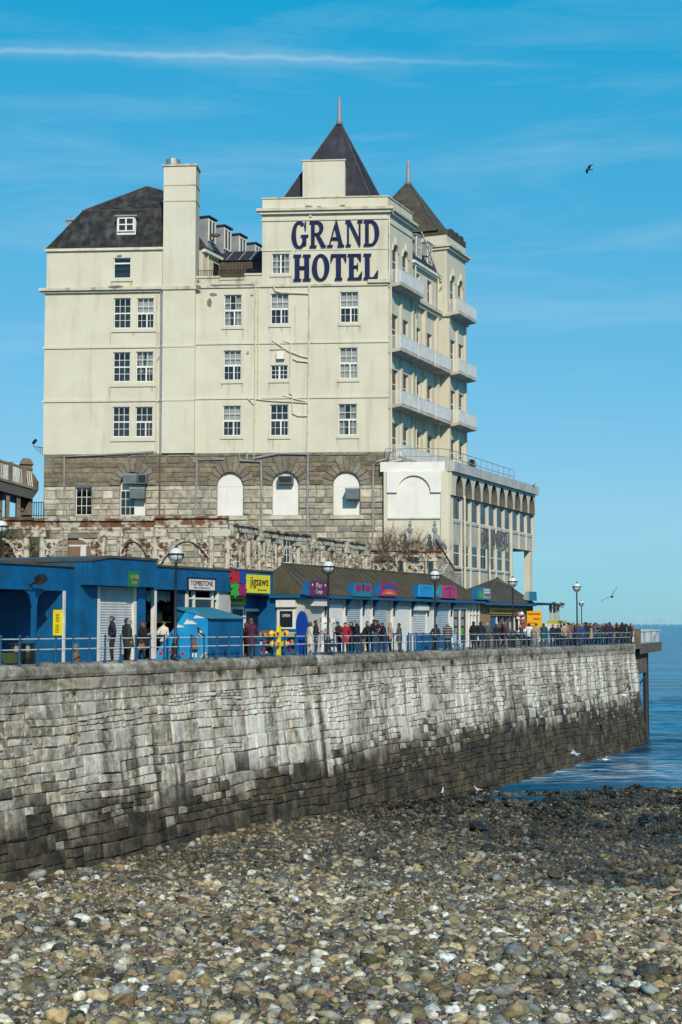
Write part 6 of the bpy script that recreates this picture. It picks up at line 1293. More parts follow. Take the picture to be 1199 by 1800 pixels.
    MB().box(PF, a, b, d - 0.2, d, zb_, zt).build('fascia', MT['blue'], S); MB().box(PF, a, b + 0.05, d - 5, d + 0.08, zt + 0.003, zt + 0.09).build('roof', MT['felt'], S); MB().box(PF, a, b, -8.5, d - 0.9, g, zt - 0.01).build('back_wall', MT['blue_plain'], S)
    MB().box(PF, b - 0.12, b, d - 0.9, d - 0.21, g, zt - 0.01).build('side_wall', MT['blue_plain'], S)
    dw = d - 0.85
    for x0, x1, y1 in ((388, 404, 1066), (404, 426, 1066), (428, 458, 1070)):
        u0, u1 = tp(x0, dw), tp(x1, dw); zz = zp((x0 + x1) / 2, y1, dw); m = MB(); f = 0.09
        for q in ((u0, u0 + f, g, zz), (u1 - f, u1, g, zz), (u0 + f, u1 - f, zz - 0.14, zz), (u0 + f, u1 - f, g + 0.8, g + 0.9)): m.box(PF, q[0], q[1], dw, dw + 0.1, q[2], q[3])
        fr_ = m.build('door_frame', MT['white'], S); MB().box(PF, u0 + f, u1 - f, dw + 0.02, dw + 0.05, g + 0.02, zz - 0.14).build('pane', MT['black'], fr_)
    u0, u1 = tp(387, d - 0.5), tp(432, d - 0.5); z0, z1 = zp(410, 1064, d - .5), zp(410, 1048, d - .5); P = thing('mustard_sign', 'dull mustard sign board in the shade below the puzzle pieces', 'sign', PF.p((u0 + u1) / 2, d, z0)); MB().box(PF, u0, u1, d - 0.55, d - 0.5, z0, z1).build('board', MT['mustard'], P); ink_lines(PF, u0 + (u1 - u0) * 0.3, u1 - 0.2, z0 + 0.12, z1 - 0.06, d - 0.5, 1, 'ink', P)
    F2 = PF.off(0, d + 0.35)
    u0, u1 = F2.U(429.5, 0, 1025), F2.U(475, 0, 1025); z0, z1 = F2.Z(452, 1042.5), F2.Z(452, 1010.5); P = thing('jigsaws_sign', 'bright yellow sign with black lower case letters reading jigsaws', 'sign', F2.p((u0 + u1) / 2, 0, z0)); MB().box(F2, u0, u1, -0.3, 0.0, z0, z1).build('board', MT['yellow'], P)
    w, h = u1 - u0, z1 - z0; lettering(F2, u0 + w * 0.57, z0 + h * 0.56, 0.0, 'jigsaws', w * 0.70, h * 0.62, MT['ink'], P); ink_lines(F2, u0 + w * 0.50, u0 + w * 0.90, z0 + h * 0.10, z0 + h * 0.24, 0.0, 1, 'ink', P)
    u0, u1 = F2.U(407, 0, 1025), F2.U(430, 0, 1025); z0, z1 = F2.Z(418, 1047), F2.Z(418, 1004); P = thing('puzzle_emblem', 'four big interlocking jigsaw pieces in red, blue, green and magenta', 'sign', F2.p((u0 + u1) / 2, 0, z0)); um, zm = (u0 + u1) / 2, (z0 + z1) / 2; hu, hz = (u1 - u0) / 2, (z1 - z0) / 2
    MB().box(F2, u0 - 0.2, um - 0.1, -0.12, -0.05, z0 + 0.3, z1 - 0.15).build('backing', MT['mustard'], P)
    for (i, j, c) in ((0, 1, 'red'), (1, 1, 'royal'), (0, 0, 'green'), (1, 0, 'magenta')):
        cu, cz = um + (i - 0.5) * hu * 1.06, zm + (j - 0.5) * hz * 1.02; poly = []; s = 0.98
        for k, (dx, dz) in enumerate(((1, -1), (1, 1), (-1, 1), (-1, -1))):     # square with a tab or a notch on each side
            nx, nz = ((1, 1), (-1, 1), (-1, -1), (1, -1))[k]; p = Vector((dx, dz)); q = Vector((nx, nz)); sg = 1 if (k + i + j) % 2 else -1
            out = Vector(((p.x + q.x) / 2, (p.y + q.y) / 2)); poly.append(p * s)
            tdir = (q - p).normalized(); mid = (p + q) / 2
            for aa, oo in ((-0.18, 0.0), (-0.26, 0.22), (0.0, 0.36), (0.26, 0.22), (0.18, 0.0)): poly.append(mid * s + tdir * aa + out * oo * sg)
        MB().prism(F2, [(cu + p.x * hu * 0.5, cz + p.y * hz * 0.5) for p in poly], -0.02 * (1 + i + 2 * j), 0.06 + 0.012 * (i + 2 * j)).build('puzzle_piece', MT[c], P)
    # --- row of kiosks under the long mossy roof
    d = -6.0; a, b = tp(535, d), tp(838, d); g = deck(36); zE = PF.Z(690, 1051, -5.5); dR = -7.7; zR = zE + 1.78; back = -9.4
    S = thing('kiosk_row', 'long row of white shuttered kiosks under one mossy hipped roof with blue eaves', 'kiosks', PF.p((a + b) / 2, d, g))
    MB().box(PF, a, b, back, d, g, zE - 0.05).build('wall', MT['wall_white'], S)
    e0, e1, f0, f1 = a - 0.45, b + 0.2, -5.45, back - 0.4; r0, r1 = a + 0.4, b - 2.6
    q = [PF.p(e0, f0, zE), PF.p(e1, f0, zE), PF.p(e1, f1, zE), PF.p(e0, f1, zE)]; ra, rb = PF.p(r0, dR, zR), PF.p(r1, dR, zR)
    m = MB(); lift = Vector((0, 0, 0.06)); m.add([p + lift for p in q] + [ra, rb] + q, [(0, 1, 5, 4), (1, 2, 5), (2, 3, 4, 5), (3, 0, 4), (9, 8, 7, 6), (0, 6, 7, 1), (1, 7, 8, 2), (2, 8, 9, 3), (3, 9, 6, 0)]); m.build('roof', MT['moss_roof'], S)
    def battens(qa, qb, ra, rb, n, parent, s0=0.0, s1=1.0, mat='batten'):
        for i in range(n):
            k = s0 + (s1 - s0) * (i + 0.5) / n; p0 = qa.lerp(qb, k); 
            up = (ra.lerp(rb, 0.5) - qa.lerp(qb, 0.5)); t_ = (p0 - PF.o).dot(PF.u); ta, tb = (ra - PF.o).dot(PF.u), (rb - PF.o).dot(PF.u); tq0, tq1 = (qa - PF.o).dot(PF.u), (qb - PF.o).dot(PF.u)
            full = PF.n * (dR + 5.45) + Vector((0, 0, zR - zE)); fr_ = 1.0
            if t_ < ta: fr_ = (t_ - tq0) / (ta - tq0)
            if t_ > tb: fr_ = (tq1 - t_) / (tq1 - tb)
            p1 = p0 + full * fr_ * 0.985; o = Vector((0, 0, 0.075)); s = PF.u * 0.035
            MB().hull8([p0 + o - s, p0 + o + s, p1 + o * 0.4 + s, p1 + o * 0.4 - s, p0 + o * 1.7 - s, p0 + o * 1.7 + s, p1 + o * 1.1 + s, p1 + o * 1.1 - s]).build('roof_batten', MT[mat], parent)
    battens(q[0], q[1], ra, rb, 34, S); MB().tube([q[0] + lift, ra + lift, rb + lift, q[1] + lift], 0.06, 5).build('roof_ridge', MT['batten'], S)
    MB().box(PF, e0, e1, f0 - 0.02, f0 + 0.1, zE - 0.16, zE - 0.01).build('gutter', MT['blue_plain'], S); MB().box(PF, e0 - 0.05, e0 + 0.07, f1, f0 - 0.025, zE - 0.16, zE - 0.01).build('gutter', MT['blue_plain'], S)
    bays = [(549, 566, 'wall'), (578, 600, 'white'), (606, 632, 'blue'), (636, 648, 'white'), (653, 678, 'blue'), (691, 717, 'white'), (722, 746, 'slat'), (750, 762, 'white'), (766, 787, 'blue')]
    zc = zE - 0.5
    for x0, x1, k in bays:
        u0, u1 = tp(x0, d), tp(x1, d)
        if k == 'wall': continue
        lowz = g + 0.85
        if k == 'white': MB().box(PF, u0, u1, d + 0.003, d + 0.10, lowz, zc).build('shutter_panel', MT['white_board'], S)
        if k == 'blue': roller(PF, u0, u1, lowz, zc, d + 0.03, S, 'shutter_blue', 0.12)
        if k == 'slat': roller(PF, u0, u1, lowz, zc - 0.25, d + 0.05, S, 'shutter', 0.15); MB().box(PF, u0 - 0.1, u1 + 0.1, d + 0.003, d + 0.32, zc - 0.25, zc + 0.1).build('shutter_box', MT['white'], S)
        MB().box(PF, u0 - 0.05, u1 + 0.05, d + 0.003, d + 0.14, g, lowz - 0.003).build('stall_riser', MT['blue_plain' if k != 'white' else 'white'], S)
    for px in (567, 604, 634, 652, 688, 720, 748, 762, 789):
        u = tp(px, d); MB().box(PF, u - 0.12, u + 0.12, d + 0.002, d + 0.16, g, zE - 0.06).build('pilaster', MT['white'], S)
        z = zE - 0.17; MB().add([PF.p(u + s, dd, zz) for s in (-0.06, 0.06) for dd, zz in ((d + 0.16, z), (d + 0.62, z), (d + 0.60, z - 0.12), (d + 0.40, z - 0.2), (d + 0.27, z - 0.55), (d + 0.22, z - 0.95), (d + 0.16, z - 1.0))], [tuple(range(7)), tuple(range(13, 6, -1))] + [(i, i + 7, (i + 1) % 7 + 7, (i + 1) % 7) for i in range(7)]).build('eaves_bracket', MT['blue_dark'], S)
    # doorway with small dark panes and the white lattice beside it
    u0, u1 = tp(793, d), tp(818, d); m = MB()
    for i in range(3): u = u0 + (u1 - u0) * i / 2; m.box(PF, u - 0.07, u + 0.07, d + 0.003, d + 0.16, g, zc)
    m.box(PF, u0 + 0.07, u1 - 0.07, d + 0.003, d + 0.15, zc - 0.12, zc)
    dr = m.build('door_frame', MT['white'], S); MB().box(PF, u0 + 0.08, u1 - 0.08, d + 0.003, d + 0.05, g + 0.05, zc - 0.12).build('pane', MT['black'], dr)
    for i in range(2):
        for j in range(3): cu = u0 + (u1 - u0) * (0.27 + 0.46 * i); z = g + 0.9 + j * 0.62; MB().box(PF, cu - 0.26, cu + 0.26, d + 0.05, d + 0.065, z, z + 0.46).build('menu_card', MT['green' if (i, j) == (1, 0) else 'lead'], dr)
    for px in (823, 828.5, 834, 840): u = tp(px, d); MB().box(PF, u - 0.06, u + 0.06, d + 0.003, d + 0.13, g, zE - 0.06).build('lattice_bar', MT['white'], S)
    MB().box(PF, tp(823, d), tp(840, d), d + 0.004, d + 0.11, zc - 0.5, zc - 0.4).build('lattice_bar', MT['white'], S)
    # its end wall facing us
    EW = end_frame(a, d); z = zE - 0.17
    MB().box(EW, -6.0, EW.U(485, 0.05, 1090), 0.003, 0.08, g, z).build('end_panel', MT['blue'], S)
    m = MB(); x0, x1, z0, z1 = EW.U(488, 0.05, 1090), EW.U(519, 0.05, 1090), g + 0.95, z - 0.62
    for qq in ((x0, x0 + 0.14, z0, z1), (x1 - 0.14, x1, z0, z1), (x0 + 0.14, x1 - 0.14, z1 - 0.12, z1), (x0 + 0.14, x1 - 0.14, z0, z0 + 0.1), (x0 + 0.14, x1 - 0.14, z0 + 0.42, z0 + 0.5)): m.box(EW, qq[0], qq[1], 0.003, 0.12, qq[2], qq[3])
    wn = m.build('window', MT['white'], S); MB().box(EW, x0 + 0.14, x1 - 0.14, 0.004, 0.05, z0 + 0.1, z1 - 0.12).build('pane', MT['black'], wn); lettering(EW, (x0 + x1) / 2 - 0.02, z1 - 0.38, 0.05, 'OPEN', 0.5, 0.17, MT['white_board'], wn)
    MB().box(EW, x0 + 0.02, x1 + 0.12, 0.003, 0.32, z - 0.52, z - 0.1).build('shutter_box', MT['white'], S); MB().box(EW, -4.6, -0.05, 0.003, 0.10, g, g + 0.9).build('stall_riser', MT['blue_plain'], S)
    u0, u1 = tp(536, d), tp(566, d); MB().box(PF, u0 + 0.3, u1 - 0.2, d + 0.003, d + 0.45, zE - 0.62, zE - 0.22).build('shutter_box', MT['white'], S)
    # --- roof sign boards
    def roof_sign(x0, x1, y0, y1, board, side, label, deco, name='roof_sign'):
        dd = -5.25; u0, u1 = PF.U(x0, dd, y1), PF.U(x1, dd, y1); z0, z1 = PF.Z((x0 + x1) / 2, y1, dd), PF.Z((x0 + x1) / 2, y0, dd)
        P = thing(name, label, 'sign', PF.p((u0 + u1) / 2, dd, z0)); k = (u1 - u0) * 0.06
        MB().prism(PF, [(u0, z0), (u1, z0), (u1 - k, z1), (u0 + k, z1)], dd - 0.06, dd).build('board', MT[board], P)
        for u, s in ((u0, -1), (u1, 1)):
            m = MB(); m.add([PF.p(u - s * 0.02, dd - 0.06, z0), PF.p(u - s * 0.02, dd - 0.62, z0 + 0.1), PF.p(u - s * (k + 0.02), dd - 0.35, z1), PF.p(u - s * (k + 0.02), dd - 0.06, z1), PF.p(u - s * 0.07, dd - 0.06, z0), PF.p(u - s * 0.07, dd - 0.62, z0 + 0.1), PF.p(u - s * (k + 0.07), dd - 0.35, z1), PF.p(u - s * (k + 0.07), dd - 0.06, z1)], [(0, 1, 2, 3), (7, 6, 5, 4), (0, 4, 5, 1), (1, 5, 6, 2), (2, 6, 7, 3), (3, 7, 4, 0)]); m.build('cheek', MT[side], P)
        deco(P, dd, u0, u1, z0, z1)
    def blob(P, dd, cu, cz, ru, rz, mat, a0=0, a1=6.2832, n=14, name='painted_shape', t=0.012):
        pts = [(cu + ru * math.cos(x), cz + rz * math.sin(x)) for x in np.linspace(a0, a1, n + 1)[:-1 if a1 - a0 > 6 else None]]
        MB().prism(PF, pts, dd, dd + t).build(name, MT[mat], P)
    def deco1(P, dd, u0, u1, z0, z1):
        w, h = u1 - u0, z1 - z0; lettering(PF, (u0 + u1) / 2, z0 + h * 0.70, dd, 'Pier', w * 0.34, h * 0.36, MT['white_board'], P); lettering(PF, (u0 + u1) / 2, z0 + h * 0.26, dd, 'Crepe', w * 0.40, h * 0.36, MT['white_board'], P)
        for s in (-1, 1): blob(P, dd, (u0 + u1) / 2 + s * w * 0.36, z0 + h * 0.72, w * 0.035, h * 0.08, 'white_board')
    def deco2(P, dd, u0, u1, z0, z1):
        w, h = u1 - u0, z1 - z0
        for s in (-1, 1): blob(P, dd, (u0 + u1) / 2 + s * w * 0.24, z0 + h * 0.62, w * 0.17, h * 0.28, 'magenta')
        MB().box(PF, (u0 + u1) / 2 - w * 0.035, (u0 + u1) / 2 + w * 0.035, dd, dd + 0.012, z0 + h * 0.40, z0 + h * 0.9).build('painted_shape', MT['ink'], P)
    def deco3(P, dd, u0, u1, z0, z1):
        w, h = u1 - u0, z1 - z0; um = (u0 + u1) / 2; blob(P, dd, um, z0 + h * 0.52, w * 0.42, h * 0.34, 'royal', 0, math.pi, t=0.01); blob(P, dd, um, z0 + h * 0.10, w * 0.43, h * 0.46, 'red_orange', 0, math.pi, t=0.018); blob(P, dd, um, z0 + h * 0.2, w * 0.22, h * 0.16, 'gold', 0, math.pi, t=0.026)
    def deco4(P, dd, u0, u1, z0, z1): ink_lines(PF, u0 + (u1 - u0) * 0.2, u1 - (u1 - u0) * 0.15, z0 + (z1 - z0) * 0.62, z1 - (z1 - z0) * 0.12, dd, 1, 'teal', P)
    def deco5(P, dd, u0, u1, z0, z1):
        w, h = u1 - u0, z1 - z0; um = (u0 + u1) / 2
        for poly in ellipse_ring(um, z0 + h * 0.55, w * 0.34, h * 0.28, w * 0.27, h * 0.20, 0.3, math.pi - 0.3, 10): MB().prism(PF, poly, dd, dd + 0.012).build('painted_shape', MT['purple'], P)
        MB().box(PF, um - w * 0.03, um + w * 0.03, dd, dd + 0.012, z0 + h * 0.2, z0 + h * 0.62).build('painted_shape', MT['purple'], P); ink_lines(PF, um - w * 0.3, um + w * 0.3, z0 + h * 0.08, z0 + h * 0.2, dd, 1, 'purple', P)
    def deco6(P, dd, u0, u1, z0, z1):
        w, h = u1 - u0, z1 - z0; MB().box(PF, u0 + w * 0.42, u1 - w * 0.05, dd, dd + 0.02, z0 + h * 0.08, z1 - h * 0.06).build('panel', MT['lead'], P); ink_lines(PF, u0 + w * 0.48, u1 - w * 0.1, z0 + h * 0.5, z1 - h * 0.1, dd + 0.02, 2, 'white_board', P); ink_lines(PF, u0 + w * 0.46, u1 - w * 0.08, z0 + h * 0.28, z0 + h * 0.5, dd + 0.02, 1, 'ink', P); blob(P, dd, u0 + w * 0.22, z0 + h * 0.4, w * 0.1, h * 0.3, 'green')
    roof_sign(545, 576, 1021, 1047.5, 'purple', 'blue_plain', 'purple roof sign with white lettering, first from the left on the mossy roof', deco1)
    roof_sign(622, 655, 1025, 1048.5, 'teal', 'blue_plain', 'teal roof sign with two magenta rounds, left of the red and blue one', deco2)
    roof_sign(669, 699, 1025, 1048.5, 'magenta', 'blue_plain', 'magenta roof sign with a red and blue arched picture', deco3)
    roof_sign(736, 764, 1028, 1049.5, 'sky_blue', 'blue_plain', 'plain bright blue roof sign behind the middle lamp post', deco4)
    roof_sign(778, 804, 1029, 1051.5, 'pink', 'teal', 'bright pink roof sign right of the plain blue one', deco5)
    roof_sign(839, 863, 1033, 1054, 'teal', 'blue_plain', 'green and grey roof sign on the corner of the small hipped kiosk', deco6)
    # --- small hipped kiosk
    a2, b2 = b + 0.5, tp(925, d); zE2 = zE - 0.08; S = thing('hipped_kiosk', 'small ochre kiosk with a grey hipped roof and an open counter', 'kiosk', PF.p((a2 + b2) / 2, d, g))
    m = MB(); h0, h1 = g + 1.15, zE2 - 0.95; o0, o1 = tp(862, d), tp(918, d)
    wall(m, PF, a2, b2, g, zE2 - 0.05, d, [(o0, o1, h0, h1)], 0.2); m.quad(PF.p(a2, d, g), PF.p(a2, -9.3, g), PF.p(a2, -9.3, zE2), PF.p(a2, d, zE2)); m.quad(PF.p(b2, d, g), PF.p(b2, -9.3, g), PF.p(b2, -9.3, zE2), PF.p(b2, d, zE2)); m.build('wall', MT['tan_wall'], S)
    MB().box(PF, o0 - 0.1, o1 + 0.1, -9.3, -9.1, g, zE2 - 0.1).build('back_wall', MT['shutter_blue'], S); MB().box(PF, o0, o0 + (o1 - o0) * 0.22, d - 0.25, d - 0.15, h0, h1).build('open_shutter', MT['blue'], S)
    for k in (0.24, 0.42, 0.62, 0.8, 0.99): u = o0 + (o1 - o0) * k; MB().box(PF, u - 0.07, u + 0.07, d - 0.3, d - 0.12, h0, h1).build('window_post', MT['dim' if k in (0.42, 0.62) else 'white'], S)
    for k, k2, mt in ((0.26, 0.40, 'white_board'), (0.44, 0.60, 'shutter_blue'), (0.64, 0.79, 'white_board'), (0.81, 0.97, 'lead')): MB().box(PF, o0 + (o1 - o0) * k, o0 + (o1 - o0) * k2, d - 0.5, d - 0.45, h0, h1).build('pane', MT[mt], S)
    MB().box(PF, o0 - 0.2, o1 + 0.2, d - 0.1, d + 0.45, h0 - 0.1, h0 - 0.003).build('counter', MT['timber'], S)
    q2 = [PF.p(a2 - 0.4, -5.45, zE2), PF.p(b2 + 0.6, -5.45, zE2), PF.p(b2 + 0.6, -9.5, zE2), PF.p(a2 - 0.4, -9.5, zE2)]; apx = PF.hit(873, 1016, -7.5); ap1 = PF.p(apx[0], -7.5, apx[1]); m = MB()
    m.add([p + lift for p in q2] + [ap1] + q2, [(0, 1, 4), (1, 2, 4), (2, 3, 4), (3, 0, 4), (8, 7, 6, 5), (0, 5, 6, 1), (1, 6, 7, 2), (2, 7, 8, 3), (3, 8, 5, 0)]); m.build('roof', MT['grey_roof'], S)
    for k in np.linspace(0.06, 0.94, 11): p0 = q2[0].lerp(q2[1], k) + lift * 1.2; MB().tube([p0, p0.lerp(ap1 + lift, 0.93)], 0.035, 4).build('roof_batten', MT['batten'], S)
    for c in q2[:3]: MB().tube([c + lift, ap1 + lift], 0.05, 5).build('hip_ridge', MT['batten'], S)
    MB().box(PF, a2 - 0.4, b2 + 0.6, -5.47, -5.33, zE2 - 0.16, zE2 - 0.01).build('gutter', MT['blue_plain'], S)
    u0, u1 = tp(861, d + .1), tp(920, d + .1); z0, z1 = zp(890, 1079, d + .1), zp(890, 1069, d + .1); P = thing('ochre_sign', 'long faded ochre sign strip above the counter of the hipped kiosk', 'sign', PF.p((u0 + u1) / 2, d, z0)); MB().box(PF, u0, u1, d + 0.02, d + 0.1, z0, z1).build('board', MT['ochre_sign'], P); ink_lines(PF, u0 + 0.4, u1 - 0.4, z0 + 0.03, z1 - 0.03, d + 0.1, 1, 'brown_board', P)
    roof_sign(931, 944, 1040, 1056, 'teal', 'lead', 'small grey and blue sign board at the right end of the kiosk roofs', deco4)
    # --- flat roofed stall and the amber board
    a3, b3 = b2 + 0.8, tp(984, -5.5, 1064); zF = PF.Z(960, 1063, -5.5); S = thing('flat_stall', 'low flat roofed stall with ragged dark eaves beyond the hipped kiosk', 'stall', PF.p((a3 + b3) / 2, -7, g))
    MB().box(PF, a3, b3, -9.2, -5.2, zF, zF + 0.14).build('roof', MT['blue_dark'], S); MB().box(PF, a3 + 0.5, b3 - 4, -9.0, -6.5, g, zF - 0.003).build('wall', MT['timber'], S)
    for px in (968, 975, 981): u = tp(px, -5.6); MB().box(PF, u - 0.1, u + 0.1, -5.7, -5.5, g, zF - 0.003).build('post', MT['wall_white'], S)
    m = MB()
    for i in range(18): u = a3 + (b3 - a3) * (0.55 + 0.45 * rnd.random()); z = zF + rnd.uniform(-0.35, 0.2); dd = rnd.uniform(-5.4, -5.0); m.box(PF, u, u + rnd.uniform(0.15, 0.5), dd - 0.1, dd, z, z + rnd.uniform(0.06, 0.2))
    m.build('trim', MT['timber'], S)
    tb = tp(926, -5.0, 1090); EB = end_frame(tb, -4.6); u0, u1 = EB.U(926.5, 0.05, 1090), EB.U(952.5, 0.05, 1090); z0, z1 = EB.Z(940, 1106, .05), EB.Z(940, 1074, .05); P = thing('amber_board', 'bright amber food board with dark red print facing us beside the hipped kiosk', 'sign', EB.p((u0 + u1) / 2, 0, g))
    MB().box(EB, u0, u1, 0, 0.06, z0, z1).build('board', MT['orange_yellow'], P); h = z1 - z0; ink_lines(EB, u0 + 0.1, u1 - 0.1, z0 + h * 0.72, z1 - 0.08, 0.06, 1, 'red', P, 0.1); ink_lines(EB, u0 + (u1 - u0) * 0.45, u1 - 0.15, z0 + h * 0.45, z0 + h * 0.68, 0.06, 1, 'red', P, 0.1); ink_lines(EB, u0 + 0.1, u0 + (u1 - u0) * 0.6, z0 + h * 0.1, z0 + h * 0.42, 0.06, 2, 'red_orange', P, 0.3)
    for u in (u0 + 0.1, u1 - 0.1): MB().box(EB, u - 0.04, u + 0.04, -0.1, -0.003, g, z1 - 0.1).build('leg', MT['timber'], P)

def build_hut():
    d = -0.75; g = deck(5); a, b = PF.U(365.5, d, 1120), PF.U(427.5, d, 1120); zE, zR = PF.Z(395, 1088, d), PF.Z(365, 1069, d - 1.6) + 0.1; back = d - 1.7
    S = thing('painted_hut', 'blue kiosk hut with a seaside pirate mural on its slanted side board', 'hut', PF.p((a + b) / 2, d - 0.8, g))
    EW = end_frame(a, d); uL, uT = EW.U(277, 0, 1130), EW.U(329, 0, 1075); zTop = EW.Z(332, 1071)
    MB().box(PF, a + 0.05, b, back, d, g, zE).build('wall', MT['blue'], S)
    m = MB(); m.add([PF.p(a + 0.05, back, g), PF.p(b, back, g), PF.p(b, d, zE), PF.p(a + 0.05, d, zE), PF.p(a + 0.05, back, zTop), PF.p(b, back, zTop)], [(3, 2, 5, 4), (0, 4, 5, 1), (3, 4, 0), (2, 1, 5), (0, 1, 2, 3)]); m.build('gable', MT['blue'], S)
    s = PF.n * 0.14 + Vector((0, 0, -0.05)); e = PF.u * 0.08; o = Vector((0, 0, 0.05))
    m = MB(); m.hull8([PF.p(a, d, zE) + s - e + o, PF.p(b, d, zE) + s + e + o, PF.p(b, back, zTop) + e + o, PF.p(a, back, zTop) - e + o, PF.p(a, d, zE) + s - e + o * 2.2, PF.p(b, d, zE) + s + e + o * 2.2, PF.p(b, back, zTop) + e + o * 2.2, PF.p(a, back, zTop) - e + o * 2.2]); m.build('roof', MT['teal'], S)
    poly = [(uL, g), (0, g), (0, zE), (uT + 0.35, zTop - 0.02), (uT, zTop - 0.05), (uL, g + 0.35)]
    mu = MB().prism(EW, poly, 0.005, 0.05).build('mural_board', MT['sky_blue'], S)
    def X(px, py): return EW.U(px, 0.05, py), EW.Z(px, py, 0.05)
    def shape(pts, mat, t=0.012, d0=0.05): return MB().prism(EW, [X(*p) for p in pts], d0, d0 + t).build('painted_shape', MT[mat], mu)
    for cx, cy, k in ((350, 1084, 1.0), (334, 1094, 1.15), (317, 1101, 0.7)):
        shape([(cx - 10 * k, cy + 3 * k), (cx + 11 * k, cy + 2.5 * k), (cx + 7 * k, cy), (cx + 3 * k, cy - 3 * k), (cx - 1 * k, cy - 2 * k), (cx - 4 * k, cy - 5 * k), (cx - 7 * k, cy - 1 * k)], 'white_board')
    shape([(346, 1101), (354, 1107), (359, 1123), (351, 1119)], 'ink'); shape([(351, 1107), (355, 1109), (355, 1113), (352, 1112)], 'white_board', 0.02); shape([(350, 1113), (357, 1120), (356.5, 1121), (349.8, 1114.5)], 'white_board', 0.02)
    shape([(346, 1101), (347, 1101), (353, 1150), (352, 1150)], 'timber', 0.008)
    shape([(336, 1121), (340, 1117), (347, 1120), (345, 1123), (337, 1123)], 'ink'); shape([(338, 1123.5), (345, 1123.5), (345, 1130), (338, 1130)], 'skin_paint'); shape([(336, 1130.5), (347, 1130.5), (348, 1141), (335, 1141)], 'brown_board'); shape([(333, 1141.5), (349, 1141.5), (346, 1147), (336, 1147)], 'ink'); shape([(337, 1147.5), (340, 1147.5), (340, 1155), (337, 1155)], 'white_board'); shape([(343, 1147.5), (346, 1147.5), (346, 1155), (343, 1155)], 'white_board')
    shape([(352, 1156), (364, 1156), (364, 1146), (357, 1147)], 'sand'); shape([(302, 1113), (306, 1118), (300, 1118)], 'royal'); shape([(310, 1123), (316, 1121), (313, 1127)], 'royal')
    for cx, cy in ((282, 1149), (300, 1146), (311, 1152), (321, 1149), (287, 1143)): shape([(cx - 3, cy + 2), (cx + 1, cy + 3), (cx + 4, cy), (cx + 2, cy - 3), (cx - 2, cy - 2)], 'red')

